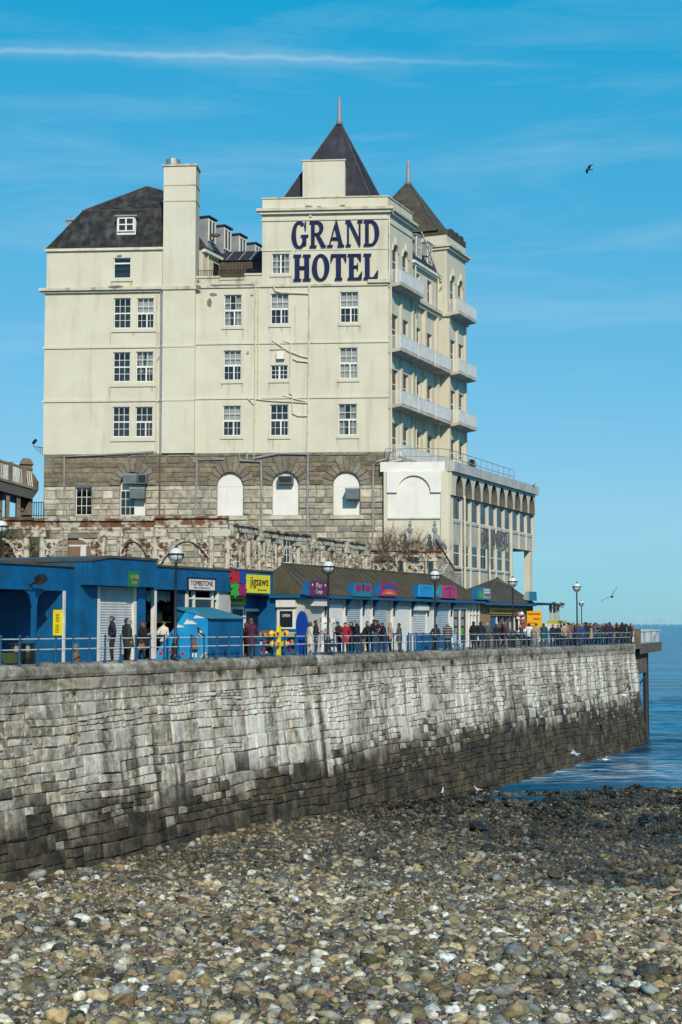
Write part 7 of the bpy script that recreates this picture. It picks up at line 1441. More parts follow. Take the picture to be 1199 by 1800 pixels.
def build_goods():
    # shelves of toys before the first kiosk
    d = -1.9; g = deck(15)
    def stand(px0, px1, rows, label, hh=1.35):
        a, b = PF.U(px0, d, 1140), PF.U(px1, d, 1140); S = thing('toy_stand', label, 'display stand', PF.p((a + b) / 2, d, g), 'toy stands outside the kiosks')
        for u in (a, b - 0.06): MB().box(PF, u, u + 0.06, d - 0.5, d, g, g + hh).build('side_panel', MT['blue_plain'], S)
        cols = ['red', 'curtain', 'teal', 'magenta', 'gold', 'timber', 'lead', 'white_board', 'royal', 'orange_yellow', 'skin_paint']
        for r in range(rows):
            z = g + 0.06 + r * (hh - 0.1) / rows; MB().box(PF, a + 0.063, b - 0.063, d - 0.5 + 0.1 * r, d, z, z + 0.05).build('shelf', MT['blue_plain'], S)
            MB().box(PF, a + 0.063, b - 0.063, d - 0.02, d + 0.03, z + 0.052, z + 0.12).build('shelf_lip', MT['teal'], S)
            u = a + 0.1
            while u < b - 0.25:
                w = rnd.uniform(0.12, 0.3); h = rnd.uniform(0.12, 0.34); MB().box(PF, u, u + w, d - 0.35, d - 0.05, z + 0.053, z + 0.053 + h).build('toy_box', MT[rnd.choice(cols)], S); u += w + 0.02
    stand(456, 483, 3, 'blue shelves of small toys left of the yellow cross shaped toy'); stand(503, 522, 3, 'blue shelves of small toys between the yellow toy and the oval board')
    t = PF.U(491, -1.5, 1140); S = thing('yellow_toy', 'yellow knobbly cross shaped display toy outside the first kiosk', 'toy', PF.p(t, -1.5, g))
    MB().box(PF, t - 0.09, t + 0.09, -1.6, -1.45, g, g + 1.5).build('stem', MT['yellow'], S)
    for z, w in ((1.12, 0.75), (0.62, 0.62)):
        MB().box(PF, t - w, t + w, -1.62, -1.43, g + z - 0.11, g + z + 0.11).build('arm', MT['yellow'], S)
        for s in (-1, 1): MB().lathe(PF.p(t + s * w, -1.52, g + z), [(0.02, -0.18), (0.15, -0.1), (0.18, 0.0), (0.15, 0.1), (0.02, 0.18)], 10).build('knob', MT['orange_yellow'], S); MB().lathe(PF.p(t + s * w * 0.5, -1.40, g + z), [(0.01, -0.09), (0.08, -0.05), (0.08, 0.05), (0.01, 0.09)], 8).build('knob', MT['red'], S)
    tb = PF.U(531, -1.7, 1110); EB = end_frame(tb, -1.7); z0, z1 = g + 0.75, EB.Z(531, 1074); zc = (z0 + z1) / 2; S = thing('oval_board', 'tall royal blue oval board on a blue stand beside the first kiosk', 'display board', EB.p(0, 0, g))
    MB().prism(EB, [(0.33 * math.cos(x), zc + (z1 - z0) / 2 * math.sin(x)) for x in np.linspace(0, 6.283, 25)[:-1]], -0.06, 0.06).build('board', MT['royal'], S); MB().box(EB, -0.24, 0.24, -0.12, -0.063, g, z0 + 0.4).build('stand', MT['royal'], S)
    # postcard spinners
    for i, px in enumerate((572, 587)):
        t = PF.U(px, -2.6, 1120); c = PF.p(t, -2.6, g); S = thing('postcard_rack', ['grey postcard spinner just left of the second lamp post', 'white postcard spinner right of the second lamp post'][i], 'postcard rack', c, 'postcard racks')
        MB().lathe(c, [(0.28, 0), (0.28, 0.05), (0.04, 0.08), (0.04, 1.95)], 10).build('post', MT['iron'], S)
        for z in range(5):
            for k in range(6):
                a = k * math.pi / 3 + 0.3 + i; n = Vector((math.cos(a), math.sin(a), 0)); s = Vector((-n.y, n.x, 0)) * 0.13; p = c + n * 0.27 + Vector((0, 0, 0.35 + z * 0.33)); q = p + Vector((0, 0, 0.26)) - n * 0.05
                MB().hull8([p - s, p + s, p + s + n * 0.02, p - s + n * 0.02, q - s, q + s, q + s + n * 0.02, q - s + n * 0.02]).build('postcard', MT[['white_board', 'white_board', 'curtain', 'lead', 'shutter_blue'][rnd.randrange(5)]], S)
    # blue counter with white slats by the slatted shutter
    a, b = PF.U(737, -2.2, 1130), PF.U(771, -2.2, 1130); tag(MB().box(PF, a, b, -2.8, -2.2, deck(30), deck(30) + 1.0).box(PF, a - 0.05, b + 0.05, -2.85, -2.1, deck(30) + 1.003, deck(30) + 1.06).build('counter', MT['blue_plain'], None), 'plain blue counter box behind the railing right of the slatted shutter', 'counter')
    a, b = PF.U(712, -2.0, 1130), PF.U(736, -2.0, 1130); S = thing('slatted_barrier', 'low barrier of white and blue upright slats before the slatted shutter', 'barrier', PF.p((a + b) / 2, -2, deck(30)))
    for i in range(8): u = a + (b - a) * i / 8; MB().box(PF, u, u + (b - a) / 9, -2.06, -2.0, deck(30), deck(30) + 0.98).build('slat', MT['white' if i % 2 == 0 else 'blue_plain'], S)
    for i, (px, c, lab) in enumerate(((798, 'teal', 'teal pushchair behind the railing beside the striped jumper'), (811, 'shutter_blue', 'pale folding chair behind the railing under the dark menu door'))):
        t = PF.U(px, -1.2, 1130); g2 = deck(t); m = MB()
        m.box(PF, t - 0.3, t + 0.3, -1.5, -1.0, g2 + 0.35, g2 + 0.45); m.hull8([PF.p(t - 0.3, -1.55, g2 + 0.453), PF.p(t + 0.3, -1.55, g2 + 0.453), PF.p(t + 0.3, -1.45, g2 + 0.453), PF.p(t - 0.3, -1.45, g2 + 0.453), PF.p(t - 0.3, -1.75, g2 + 0.95), PF.p(t + 0.3, -1.75, g2 + 0.95), PF.p(t + 0.3, -1.65, g2 + 0.95), PF.p(t - 0.3, -1.65, g2 + 0.95)])
        for u, dd in ((-0.28, -1.45), (0.28, -1.45), (-0.28, -1.05), (0.28, -1.05)): m.tube([PF.p(t + u, dd, g2), PF.p(t + u, dd, g2 + 0.35)], 0.03, 5)
        tag(m.build('pushchair' if i == 0 else 'chair', MT[c], None), lab, 'pushchair' if i == 0 else 'chair')
    # hanging inflatables and a pale counter at the last stalls
    t = PF.U(915, -3.4, 1110); S = thing('hanging_toys', 'bunch of white and pink toys hanging beside the ochre kiosk', 'toys', PF.p(t, -3.4, deck(45)))
    MB().tube([PF.p(t, -3.4, deck(45)), PF.p(t, -3.4, deck(45) + 2.6)], 0.04, 6).build('pole', MT['iron'], S)
    for i in range(16): c = PF.p(t + rnd.uniform(-0.6, 0.6), -3.4 + rnd.uniform(-0.3, 0.3), deck(45) + rnd.uniform(1.0, 2.5)); r = rnd.uniform(0.1, 0.2); MB().lathe(c, [(0.01, -r), (r * 0.8, -r * 0.5), (r, 0), (r * 0.7, r * 0.6), (0.01, r)], 8).build('toy', MT[rnd.choice(['white_board', 'white_board', 'pink', 'lead', 'red'])], S, smooth=True)
    t = PF.U(981, -3.0, 1095); S = thing('pale_stall_table', 'pale yellow topped stall table among the people at the flat stall', 'table', PF.p(t, -3, deck(55))); MB().box(PF, t - 1.6, t + 1.6, -3.6, -2.6, deck(55) + 1.2, deck(55) + 1.7).build('top', MT['curtain'], S); MB().box(PF, t - 1.3, t + 1.3, -3.5, -2.7, deck(55) + 1.703, deck(55) + 1.95).build('cover', MT['mustard'], S)
    for u in (-1.4, 1.4): MB().box(PF, t + u - 0.05, t + u + 0.05, -3.5, -3.4, deck(55), deck(55) + 1.2).build('leg', MT['timber'], S)
# ------------------------------------------------------------------ rusted iron colonnade behind the shops
def build_colonnade():
    def column_set(S, fr, u, z0, zt, spread=0.55, wide=1.5, twin=True):
        cols = (-spread, spread) if twin else (0.0,)
        for s in cols:
            m = MB(); c = fr.p(u + s, 0, 0); m.lathe(c, [(0.24, z0), (0.24, zt - 3.25), (0.34, zt - 3.2), (0.36, zt - 3.0), (0.24, zt - 2.92), (0.19, zt - 2.8), (0.15, zt - 0.5), (0.22, zt - 0.15)], 10); m.build('column', MT['rust'], S)
        m = MB(); m.box(fr, u - spread - 0.2, u + spread + 0.2, -0.2, 0.2, zt - 0.38, zt - 0.003); m.build('capital', MT['rust'], S)
        for s in (-1, 1):                               # lacy fan bracket each side: outer curve, scroll rings, struts
            b0 = u + s * ((spread if twin else 0.0) + 0.16); m = MB(); n = 12; out = []
            for k in range(n + 1):                      # cast plate: straight along column and beam, scalloped concave edge
                a = k / n * math.pi / 2; sc = 1 + 0.05 * math.cos(k * math.pi); out.append((b0 + s * wide * (1 - math.cos(a)) * sc + s * 0.12, zt - 0.5 - 2.1 * (1 - math.sin(a)) ** 0.9 * sc))
            m.prism(fr, [(b0, zt - 0.5)] + [(b0, zt - 2.7)] + out, -0.03, 0.03)
            m.tube([fr.p(x, 0.03, z) for x, z in out], 0.075, 5)
            for cu, cz, r in ((0.26, 0.86, 0.22), (0.58, 0.78, 0.14), (0.20, 1.42, 0.14), (0.16, 1.85, 0.10)):
                c = (b0 + s * cu * wide / 1.3, zt - cz); m.tube([fr.p(c[0] + r * math.cos(a), 0.05, c[1] + r * math.sin(a)) for a in np.linspace(0, 6.283, 11)], 0.05, 5, cap=False)
            m.build('scroll_bracket', MT['rust'], S); m = MB()
            for cu, cz, r in ((0.26, 0.86, 0.15), (0.58, 0.78, 0.08), (0.20, 1.42, 0.08)):
                c = (b0 + s * cu * wide / 1.3, zt - cz); m.prism(fr, [(c[0] + r * math.cos(a), c[1] + r * math.sin(a)) for a in np.linspace(0, 6.283, 9)[:-1]], 0.031, 0.045)
            m.box(fr, b0 - 0.035, b0 + 0.035, 0.031, 0.05, zt - 2.6, zt - 0.6)
            m.build('rust_hollow', MT['rust_dark'], S)
            continue
            m.build('scroll_bracket', MT['rust'], S)
    def beam(S, fr, u0, u1, zt, h=0.52, mat='rust_beam'):
        MB().box(fr, u0, u1, -0.16, 0.16, zt - h + 0.13, zt - 0.12).build('beam', MT[mat], S); MB().box(fr, u0, u1, -0.30, 0.30, zt - 0.117, zt).build('beam_cap', MT['rust_beam'], S); MB().box(fr, u0, u1, -0.24, 0.24, zt - h, zt - h + 0.127).build('beam_foot', MT['rust'], S)
    g = GROUND
    # near run, roughly facing us, d = -8.8 .. behind the blue shops
    y0 = 79.0; A = Frame(0, y0, math.cos(R(-1.5)), math.sin(R(-1.5))); zt = A.Z(200, 912)
    S = thing('iron_colonnade', 'rusty white iron colonnade with lacy brackets running above the blue shops', 'colonnade', A.p(-11, 0, g))
    u0, u1 = A.U(-40), A.U(402)
    for x, tw in ((60, True), (196, True), (272, False), (385, True)): column_set(S, A, A.U(x), g, zt - 0.55, 0.42, 0.95, tw)
    xs = [-40, 60, 196, 272, 402]
    for x0, x1 in zip(xs, xs[1:]): beam(S, A, A.U(x0), A.U(x1) - 0.02, zt + (0.12 if x0 == 272 else 0.0) + (0.04 if x0 == -40 else 0), 0.58)
    for x0, x1 in ((272, 385), (196, 272)):             # thin arched tie rods
        a, b = A.U(x0), A.U(x1); MB().tube([A.p(a + (b - a) * k, 0.1, zt - 2.9 + 1.7 * math.sin(k * math.pi)) for k in np.linspace(0, 1, 14)], 0.04, 4).build('tie_rod', MT['iron'], S)
    hz = A.U(60); MB().tube([A.p(hz - 0.6, 0.3, zt - 3.55), A.p(hz + 0.4, 0.3, zt - 3.55), A.p(hz + 0.75, 0.3, zt - 3.65), A.p(hz + 0.95, 0.3, zt - 4.0), A.p(hz + 1.0, 0.3, g)], 0.13, 8).build('yellow_hose', MT['yellow_pipe'], S)
    # run going away along the promenade
    B = PF.off(0, -12.6); S = thing('receding_colonnade', 'closely seen receding run of rusty white iron columns behind the mossy kiosk roof', 'colonnade', B.p(34, 0, g)); za, zb_ = B.Z(400, 919), B.Z(640, 956)
    xs = [405, 432, 458, 487, 520, 553, 582, 611, 640]
    for i, x in enumerate(xs):
        u = B.U(x, 0, 960); k = i / (len(xs) - 1); zt2 = za + (zb_ - za) * k; column_set(S, B, u, g, zt2 - 0.45, 0.30, 0.62, True)
    for i, (x0, x1) in enumerate(zip(xs, xs[1:])):
        if i in (1, 4, 6): x1 = x0 + (x1 - x0) * 0.7
        k = i / (len(xs) - 1); beam(S, B, B.U(x0, 0, 960), B.U(x1, 0, 960) - 0.02, za + (zb_ - za) * k + rnd.uniform(-0.08, 0.08), 0.5, 'rust')
    # far corner piece, facing us, with two finials and a slanting stair rail
    Y = 116.2; C = Frame(0, Y, math.cos(R(-4.2)), math.sin(R(-4.2))); S = thing('corner_colonnade', 'short rusty iron colonnade with two spiked finials in front of the low wing', 'colonnade', C.p(5, 0, g)); zt3 = C.Z(710, 966)
    for x, tw in ((652, False), (704, True), (757, True)): column_set(S, C, C.U(x), g, zt3 - 0.5, 0.32, 1.1, tw)
    beam(S, C, C.U(650), C.U(706) - 0.02, zt3, 0.5); beam(S, C, C.U(706), C.U(777), zt3 - 0.05, 0.5)
    for i, x in enumerate((721, 764.5)):
        u = C.U(x); zf = C.Z(x, 915); 
        MB().lathe(C.p(u, 0, 0), [(0.13, zt3 - 0.04), (0.10, zf - 0.9), (0.20, zf - 0.86), (0.20, zf - 0.62), (0.09, zf - 0.5), (0.15, zf - 0.28), (0.05, zf - 0.14), (0.11, zf - 0.07), (0.02, zf)], 8).build('finial', MT['lead'], S)
        m = MB(); m.prism(C, [(u + 0.1, zf - 0.95), (u + 0.2, zf - 0.95), (u + 1.0, zt3), (u - 0.65 if i == 0 else u + 0.1, zt3)], -0.05, 0.05); m.build('gusset', MT['lead' if i else 'rust_beam'], S)
    u0, u1 = C.U(766), C.U(800); za, zb_ = C.Z(766, 948), C.Z(800, 1003); MB().tube([C.p(u0, 0.1, za), C.p(u1, 0.1, zb_), C.p(u1 + 0.5, 0.1, zb_)], 0.09, 6).build('stair_rail', MT['iron'], S)
    MB().prism(C, [(u0, za - 0.3), (u1, zb_ - 0.2), (u1 + 0.5, zb_ - 0.2), (u1 + 0.5, g), (u1 - 0.6, g), (u0 - 0.1, za - 1.6)], -0.1, 0.05).build('stair_side', MT['lattice'], S)

def build_shrub(px, py_base, d_frame, h, w, label, n=9, seed=1):
    rg = random.Random(seed); fr, dd = d_frame; u, z = fr.hit(px, py_base, dd); base = fr.p(u, dd, z); m = MB()
    def grow(p, dirv, L_, r, lev):
        q = p + dirv * L_; m.tube([p, (p + q) / 2 + Vector((rg.uniform(-1, 1), rg.uniform(-1, 1), rg.uniform(-1, 1))) * L_ * 0.08, q], r, 3, r1=r * 0.6, cap=False)
        if lev == 0: return
        for _ in range(4 if lev > 1 else 3):
            dv = (dirv + Vector((rg.uniform(-1, 1) * w, rg.uniform(-1, 1) * w, rg.uniform(-0.5, 0.7)))).normalized(); grow(p.lerp(q, rg.uniform(0.45, 1.0)), dv, L_ * rg.uniform(0.5, 0.8), r * 0.55, lev - 1)
    S = thing('bare_shrub', label, 'shrub', base, 'bare shrubs by the hotel base')
    for i in range(n):
        dv = Vector((rg.uniform(-0.7, 0.7), rg.uniform(-0.5, 0.5), 1)).normalized(); grow(base + Vector((rg.uniform(-1.2, 1.2), rg.uniform(-0.4, 0.4), 0)), dv, h * rg.uniform(0.3, 0.5), 0.034, 3)
    m.build('branches', MT['twig'], S, fix=False)
def build_shrubs():
    C = (Frame(0, 115.6, 1, 0), 0.0)
    for i, (px, py, h, w) in enumerate([(660, 985, 2.3, 0.9), (695, 982, 3.2, 0.9), (735, 982, 2.9, 0.9), (756, 985, 2.2, 0.9), (680, 1000, 2.0, 1.1)]):
        build_shrub(px, py, C, h, w, ['grey bare shrub against the stone corner of the hotel', 'tall reddish bare shrub left of the first spiked finial', 'reddish bare shrub between the two spiked finials', 'small bare shrub right beside the second spiked finial', 'low tangled bare shrub under the short rusty colonnade'][i], 9, 5 + i)

def build_rock():
    F = Frame(0, 104.0, 1, 0); x0, x1 = F.U(-60), F.U(74); zt = F.Z(30, 920); m = MB(); nx, nz = 26, 22; V = []
    for j in range(nz + 1):
        for i in range(nx + 1):
            u = x0 + (x1 - x0) * i / nx; z = GROUND - 0.5 + (zt - GROUND + 0.9) * j / nz; p = Vector((u * 0.45, z * 0.45, 1.3)); d = 2.2 * mnoise.noise(p) + 0.9 * mnoise.noise(p * 2.7) + 0.35 * mnoise.noise(p * 7) - j / nz * 1.6 - (1.5 * max(0, (i / nx - 0.8) * 5) ** 2)
            V.append(F.p(u, d, z + 0.3 * mnoise.noise(p * 3)))
    m.add(V, [(j * (nx + 1) + i, j * (nx + 1) + i + 1, (j + 1) * (nx + 1) + i + 1, (j + 1) * (nx + 1) + i) for j in range(nz) for i in range(nx)])
    m.add([F.p(u, d, z) for z in (zt + 0.3, zt + 0.5) for u, d in ((x0, -0.8), (x1 - 1.0, -0.8), (x1 - 1.0, -12), (x0, -12))], [(4, 5, 6, 7), (0, 1, 5, 4), (1, 2, 6, 5), (2, 3, 7, 6), (3, 0, 4, 7)])
    tag(m.build('rock_face', MT['rock'], None, smooth=True), 'dark mossy rock face at the left edge behind the rusty colonnade', 'rock')
    for k, (px, py, r) in enumerate([(15, 975, 0.8), (38, 960, 0.9), (52, 985, 0.7), (8, 950, 0.7), (30, 990, 0.9)]):
        rg = random.Random(k); u, z = F.hit(px, py, 1.2); m = MB()
        for _ in range(420):
            v = Vector((rg.gauss(0, 1), rg.gauss(0, 0.6), rg.gauss(0, 0.8))); 
            if v.length > 1.9: continue
            p = F.p(u, 1.0, z) + v * r * 0.55; a = Vector((rg.uniform(-1, 1), rg.uniform(-1, 1), rg.uniform(-1, 1))).normalized() * 0.13; b = Vector((rg.uniform(-1, 1), rg.uniform(-1, 1), rg.uniform(-1, 1))).normalized() * 0.08; m.add([p - a, p + b, p + a, p - b], [(0, 1, 2, 3)])
        tag(m.build('ivy_clump', MT['weed'] if k % 2 else MT['weed_dry'], None, fix=False), ['brown ivy clump in the middle of the rock face, left', 'green ivy clump high on the rock face', 'brown ivy clump at the right edge of the rock face', 'green ivy clump high at the left edge of the frame', 'brown ivy clump at the foot of the rock face'][k], 'ivy', 'ivy on the rock face')

def build_viaduct():
    Y = 112.0; F = Frame(0, Y, math.cos(R(16)), math.sin(R(16)))
    S = thing('stone_viaduct', 'weathered stone and iron viaduct with square towers at the left edge', 'viaduct', F.p(-24, 0, GROUND))
    def tower(x0, x1, y0, y1, d0, d1):
        a, b = F.U(x0, d1, 860), F.U(x1, d1, 860); z0, z1 = F.Z((x0 + x1) / 2, y1, d1), F.Z((x0 + x1) / 2, y0, d1); c = (b - a) * 0.18
        m = MB(); m.box(F, a, b, d0, d1, z0 - 1.2, z1 - 0.45)
        for k in (0.18, 0.5, 0.82): u = a + (b - a) * k; m.box(F, u - (b - a) * 0.10, u + (b - a) * 0.10, d1, d1 + 0.12, z0 + 0.4, z1 - 0.7)
        t = m.build('tower', MT['pier_stone'], S)
        m = MB(); m.hull8([F.p(a - 0.08, d0 - 0.08, z1 - 0.447), F.p(b + 0.08, d0 - 0.08, z1 - 0.447), F.p(b + 0.08, d1 + 0.15, z1 - 0.447), F.p(a - 0.08, d1 + 0.15, z1 - 0.447), F.p(a + c, d0 + c, z1), F.p(b - c, d0 + c, z1), F.p(b - c, d1 - c, z1), F.p(a + c, d1 - c, z1)]); m.build('tower_cap', MT['pier_stone'], S)
        return a, b, z0, z1
    a, b, z0, z1 = tower(36, 56.5, 805, 908, -2.6, -1.0); tower(-22, 5, 805, 908, -2.4, -0.8)
    MB().lathe(F.p(b + 0.05, -1.6, 0), [(0.05, F.Z(58, 858) - 0.6), (0.45, F.Z(58, 858)), (0.45, F.Z(58, 858) + 0.6), (0.05, F.Z(58, 858) + 1.2)], 12).build('corbel', MT['pier_stone'], S)
    zg = [F.Z(-20, 852), F.Z(54, 872)]; ul, ur = F.U(-20), F.U(55)
    def girder(dz0, dz1, d0, d1, name, mat):
        m = MB(); m.hull8([F.p(ul, d0, zg[0] + dz0), F.p(ur, d0, zg[1] + dz0), F.p(ur, d1, zg[1] + dz0), F.p(ul, d1, zg[0] + dz0), F.p(ul, d0, zg[0] + dz1), F.p(ur, d0, zg[1] + dz1), F.p(ur, d1, zg[1] + dz1), F.p(ul, d1, zg[0] + dz1)]); m.build(name, MT[mat], S)
    girder(-0.25, 0.45, -6, 0.3, 'girder', 'iron'); girder(0.453, 0.62, -6, 0.45, 'deck_edge', 'pier_stone'); girder(1.75, 1.9, -0.2, 0.1, 'balustrade_rail', 'pier_stone')
    for i in range(22):
        k = i / 21; u = ul + (ur - ul) * k; z = zg[0] + (zg[1] - zg[0]) * k; w = 0.04
        if i % 7 == 3: MB().box(F, u - 0.14, u + 0.14, -0.2, 0.12, z + 0.6, z + 1.95).build('balustrade_post', MT['pier_stone'], S)
        else:
            m = MB(); m.hull8([F.p(u - w, -0.1, z + 0.62), F.p(u + w, -0.1, z + 0.62), F.p(u + w, 0.0, z + 0.62), F.p(u - w, 0.0, z + 0.62), F.p(u - w - 0.12, -0.1, z + 1.76), F.p(u + w - 0.12, -0.1, z + 1.76), F.p(u + w - 0.12, 0.0, z + 1.76), F.p(u - w - 0.12, 0.0, z + 1.76)]); m.build('baluster', MT['balcony'], S)
    for x, w in ((-6, 7), (12, 6.5), (31, 7)): a, b = F.U(x - w / 2), F.U(x + w / 2); MB().box(F, a, b, -1.2, 0.0, F.Z(x, 930), zg[0] + (zg[1] - zg[0]) * 0.5 - 0.3).build('pier', MT['pier_stone'], S)
    MB().prism(F, [(F.U(38), F.Z(38, 905)), (F.U(56), F.Z(56, 905)), (F.U(56), F.Z(56, 874)), (F.U(53), F.Z(53, 874))], -1.0, -0.05).build('brace', MT['pier_stone'], S)
    m = MB(); a, b, c, e = F.U(7, -2), F.U(36, -2), F.Z(20, 838, -2), F.Z(20, 816, -2)
    for z in (c, c + (e - c) * 0.35, c + (e - c) * 0.7, e): m.tube([F.p(a, -2, z), F.p(b, -2, z)], 0.045, 4)
    for k in range(9): u = a + (b - a) * k / 8; m.tube([F.p(u, -2, c), F.p(u + 0.25 * (-1) ** k, -2, c + (e - c) * 0.7)], 0.04, 4)
    m.build('iron_railing', MT['white'], S)
    G = Frame(0, 116.0, 1, 0); fe = thing('iron_fence', 'thin iron fence between the viaduct and the hotel corner', 'fence', G.p(G.U(66), 0, GROUND)); z0, z1 = G.Z(66, 906), G.Z(66, 882); a, b = G.U(50), G.U(75)
    for k in range(7): u = a + (b - a) * k / 6; MB().tube([G.p(u, 0, GROUND), G.p(u, 0, z1)], 0.035, 5).build('bar', MT['iron'], fe)
    for z in (z1 - 0.05, z0): MB().tube([G.p(a, 0, z), G.p(b, 0, z)], 0.03, 5).build('rail', MT['iron'], fe)

# ------------------------------------------------------------------ gulls
def make_gull(loc, head, span, flap, bank, label, dark=False, standing=False, pitch=0.0):
    m = MB(); loc = Vector(loc)
    prof = [(-0.24, 0.015, 0.0), (-0.16, 0.045, 0.0), (-0.05, 0.078, 0.0), (0.06, 0.075, 0.005), (0.14, 0.05, 0.03), (0.19, 0.042, 0.05), (0.23, 0.035, 0.055), (0.255, 0.012, 0.05)]
    n = 8; P = []
    Mx = Matrix.Rotation(head, 3, 'Z') @ Matrix.Rotation(bank, 3, 'X') @ Matrix.Rotation(-pitch, 3, 'Y')
    if standing: prof = [(-0.26, 0.012, -0.02), (-0.15, 0.05, 0.0), (-0.03, 0.082, 0.02), (0.07, 0.07, 0.06), (0.11, 0.045, 0.13), (0.125, 0.045, 0.18), (0.14, 0.035, 0.21), (0.15, 0.01, 0.23)]
    for x, r, z in prof:
        for k in range(n): a = 2 * math.pi * k / n; P.append(Mx @ Vector((x, r * math.cos(a), z + r * math.sin(a))) + loc)
    m.add(P, [(i * n + k, i * n + (k + 1) % n, (i + 1) * n + (k + 1) % n, (i + 1) * n + k) for i in range(len(prof) - 1) for k in range(n)] + [tuple(range(n)), tuple((len(prof) - 1) * n + k for k in range(n))])
    S = m.build('seagull', MT['gull_dark' if dark else 'gull_white'], None, origin=loc, smooth=True); tag(S, label, 'seagull', 'seagulls')
    T = lambda x, y, z: Mx @ Vector((x, y, z)) + loc
    tl = MB(); tl.hull8([T(-0.36, -0.07, -0.005), T(-0.36, 0.07, -0.005), T(-0.2, 0.03, -0.012), T(-0.2, -0.03, -0.012), T(-0.36, -0.07, 0.005), T(-0.36, 0.07, 0.005), T(-0.2, 0.03, 0.012), T(-0.2, -0.03, 0.012)]); tl.build('tail', MT['gull_dark' if dark else 'gull_white'], S)
    if standing:
        for s in (-1, 1):
            w = MB(); w.hull8([T(0.08, s * 0.06, 0.0), T(0.06, s * 0.09, 0.04), T(-0.30, s * 0.03, -0.01), T(-0.28, s * 0.02, -0.03), T(0.06, s * 0.05, 0.11), T(0.04, s * 0.075, 0.10), T(-0.2, s * 0.035, 0.05), T(-0.2, s * 0.02, 0.05)]); w.build('wing', MT['gull_grey'], S)
            MB().tube([T(-0.01, s * 0.035, -0.05), T(0.0, s * 0.035, -0.2), T(0.05, s * 0.035, -0.205)], 0.012, 5).build('leg', MT['beak'], S)
        MB().tube([T(0.145, 0, 0.195), T(0.22, 0, 0.185)], 0.016, 5, r1=0.004).build('beak', MT['beak'], S)
    else:
        MB().tube([T(0.25, 0, 0.05), T(0.31, 0, 0.045)], 0.015, 5, r1=0.004).build('beak', MT['beak'], S)
        for s in (-1, 1):
            h = span / 2; k1, k2 = flap; st = [(0.0, 0.05, 0.10, -0.10), (0.40, 0.05 + 0.40 * h * k1, 0.15, -0.08), (0.72, 0.05 + 0.40 * h * k1 + 0.32 * h * k2, 0.08, -0.10), (1.0, 0.05 + 0.4 * h * k1 + 0.60 * h * k2, -0.14, -0.17)]
            w = MB(); vs = []
            for f, z, xf, xb in st: y = s * (0.04 + f * h); vs += [T(xf, y, z), T(xb, y, z - 0.01), T((xf + xb) / 2, y, z + 0.022 * (1.05 - f))]
            w.add(vs, [(i * 3, (i + 1) * 3, (i + 1) * 3 + 2, i * 3 + 2) for i in range(3)] + [(i * 3 + 2, (i + 1) * 3 + 2, (i + 1) * 3 + 1, i * 3 + 1) for i in range(3)] + [(i * 3 + 1, (i + 1) * 3 + 1, (i + 1) * 3, i * 3) for i in range(3)] + [(9, 10, 11)])
            wi = w.build('wing', MT['gull_dark' if dark else 'gull_grey'], S)
            tip = MB(); a, b = st[2], st[3]; ya, yb = s * (0.04 + 0.88 * h), s * (0.05 + h); za = b[1] - 0.12 * h * k2
            tip.hull8([T(0.0, ya, za - 0.012), T(-0.13, ya, za - 0.012), T(-0.19, yb, b[1] - 0.01), T(-0.13, yb, b[1] - 0.01), T(0.0, ya, za + 0.02), T(-0.13, ya, za + 0.02), T(-0.19, yb, b[1] + 0.008), T(-0.13, yb, b[1] + 0.008)]); tip.build('wing_tip', MT['gull_dark'], wi)
def at(px, py, Y): r = ray(px, py); return Vector((0, 0, EYE)) + r * (Y / r.y)
def on_beach(px, py):
    r = ray(px, py); y = 25.0
    while y < 140 and EYE + r.z * y / r.y > ground_z(r.x * y / r.y, y) + 0.12: y += 0.05
    return Vector((r.x * y / r.y, y, EYE + r.z * y / r.y))
def build_gulls():
    make_gull(at(1035, 298, 120), R(195), 1.05, (0.32, -0.18), R(24), 'small seagull gliding alone high in the sky at the upper right', True)
    make_gull(at(1076, 1049, 95), R(70), 1.25, (0.5, 0.1), R(-42), 'dark seagull banking steeply just above the sea horizon', True)
    make_gull(at(1097, 1222, 112), R(190), 1.3, (0.75, 0.35), R(25), 'white seagull flying against the right end of the sea wall')
    make_gull(at(1010, 1325, 100), R(185), 1.35, (0.35, -0.35), R(-12), 'white seagull gliding low in front of the dark wall foot')
    make_gull(at(1063, 1335, 104), R(160), 1.2, (0.6, 0.3), R(10), 'white seagull skimming the foam beside the wall end')
    a = on_beach(778, 1402); make_gull(a + Vector((0, 0, 0.32)), R(80), 1, (0, 0), 0, 'seagull standing on the beach seen from the back, left of the pair', standing=True)
    a = on_beach(838, 1398); make_gull(a + Vector((0, 0, 0.32)), R(205), 1, (0, 0), 0, 'seagull standing on the beach facing left, right of the pair', standing=True)
    make_gull(at(939, 855, 137) + Vector((0, 0, 0.1)), R(20), 1, (0, 0), 0, 'dark bird perched on the roof corner of the low hotel wing', True, True)
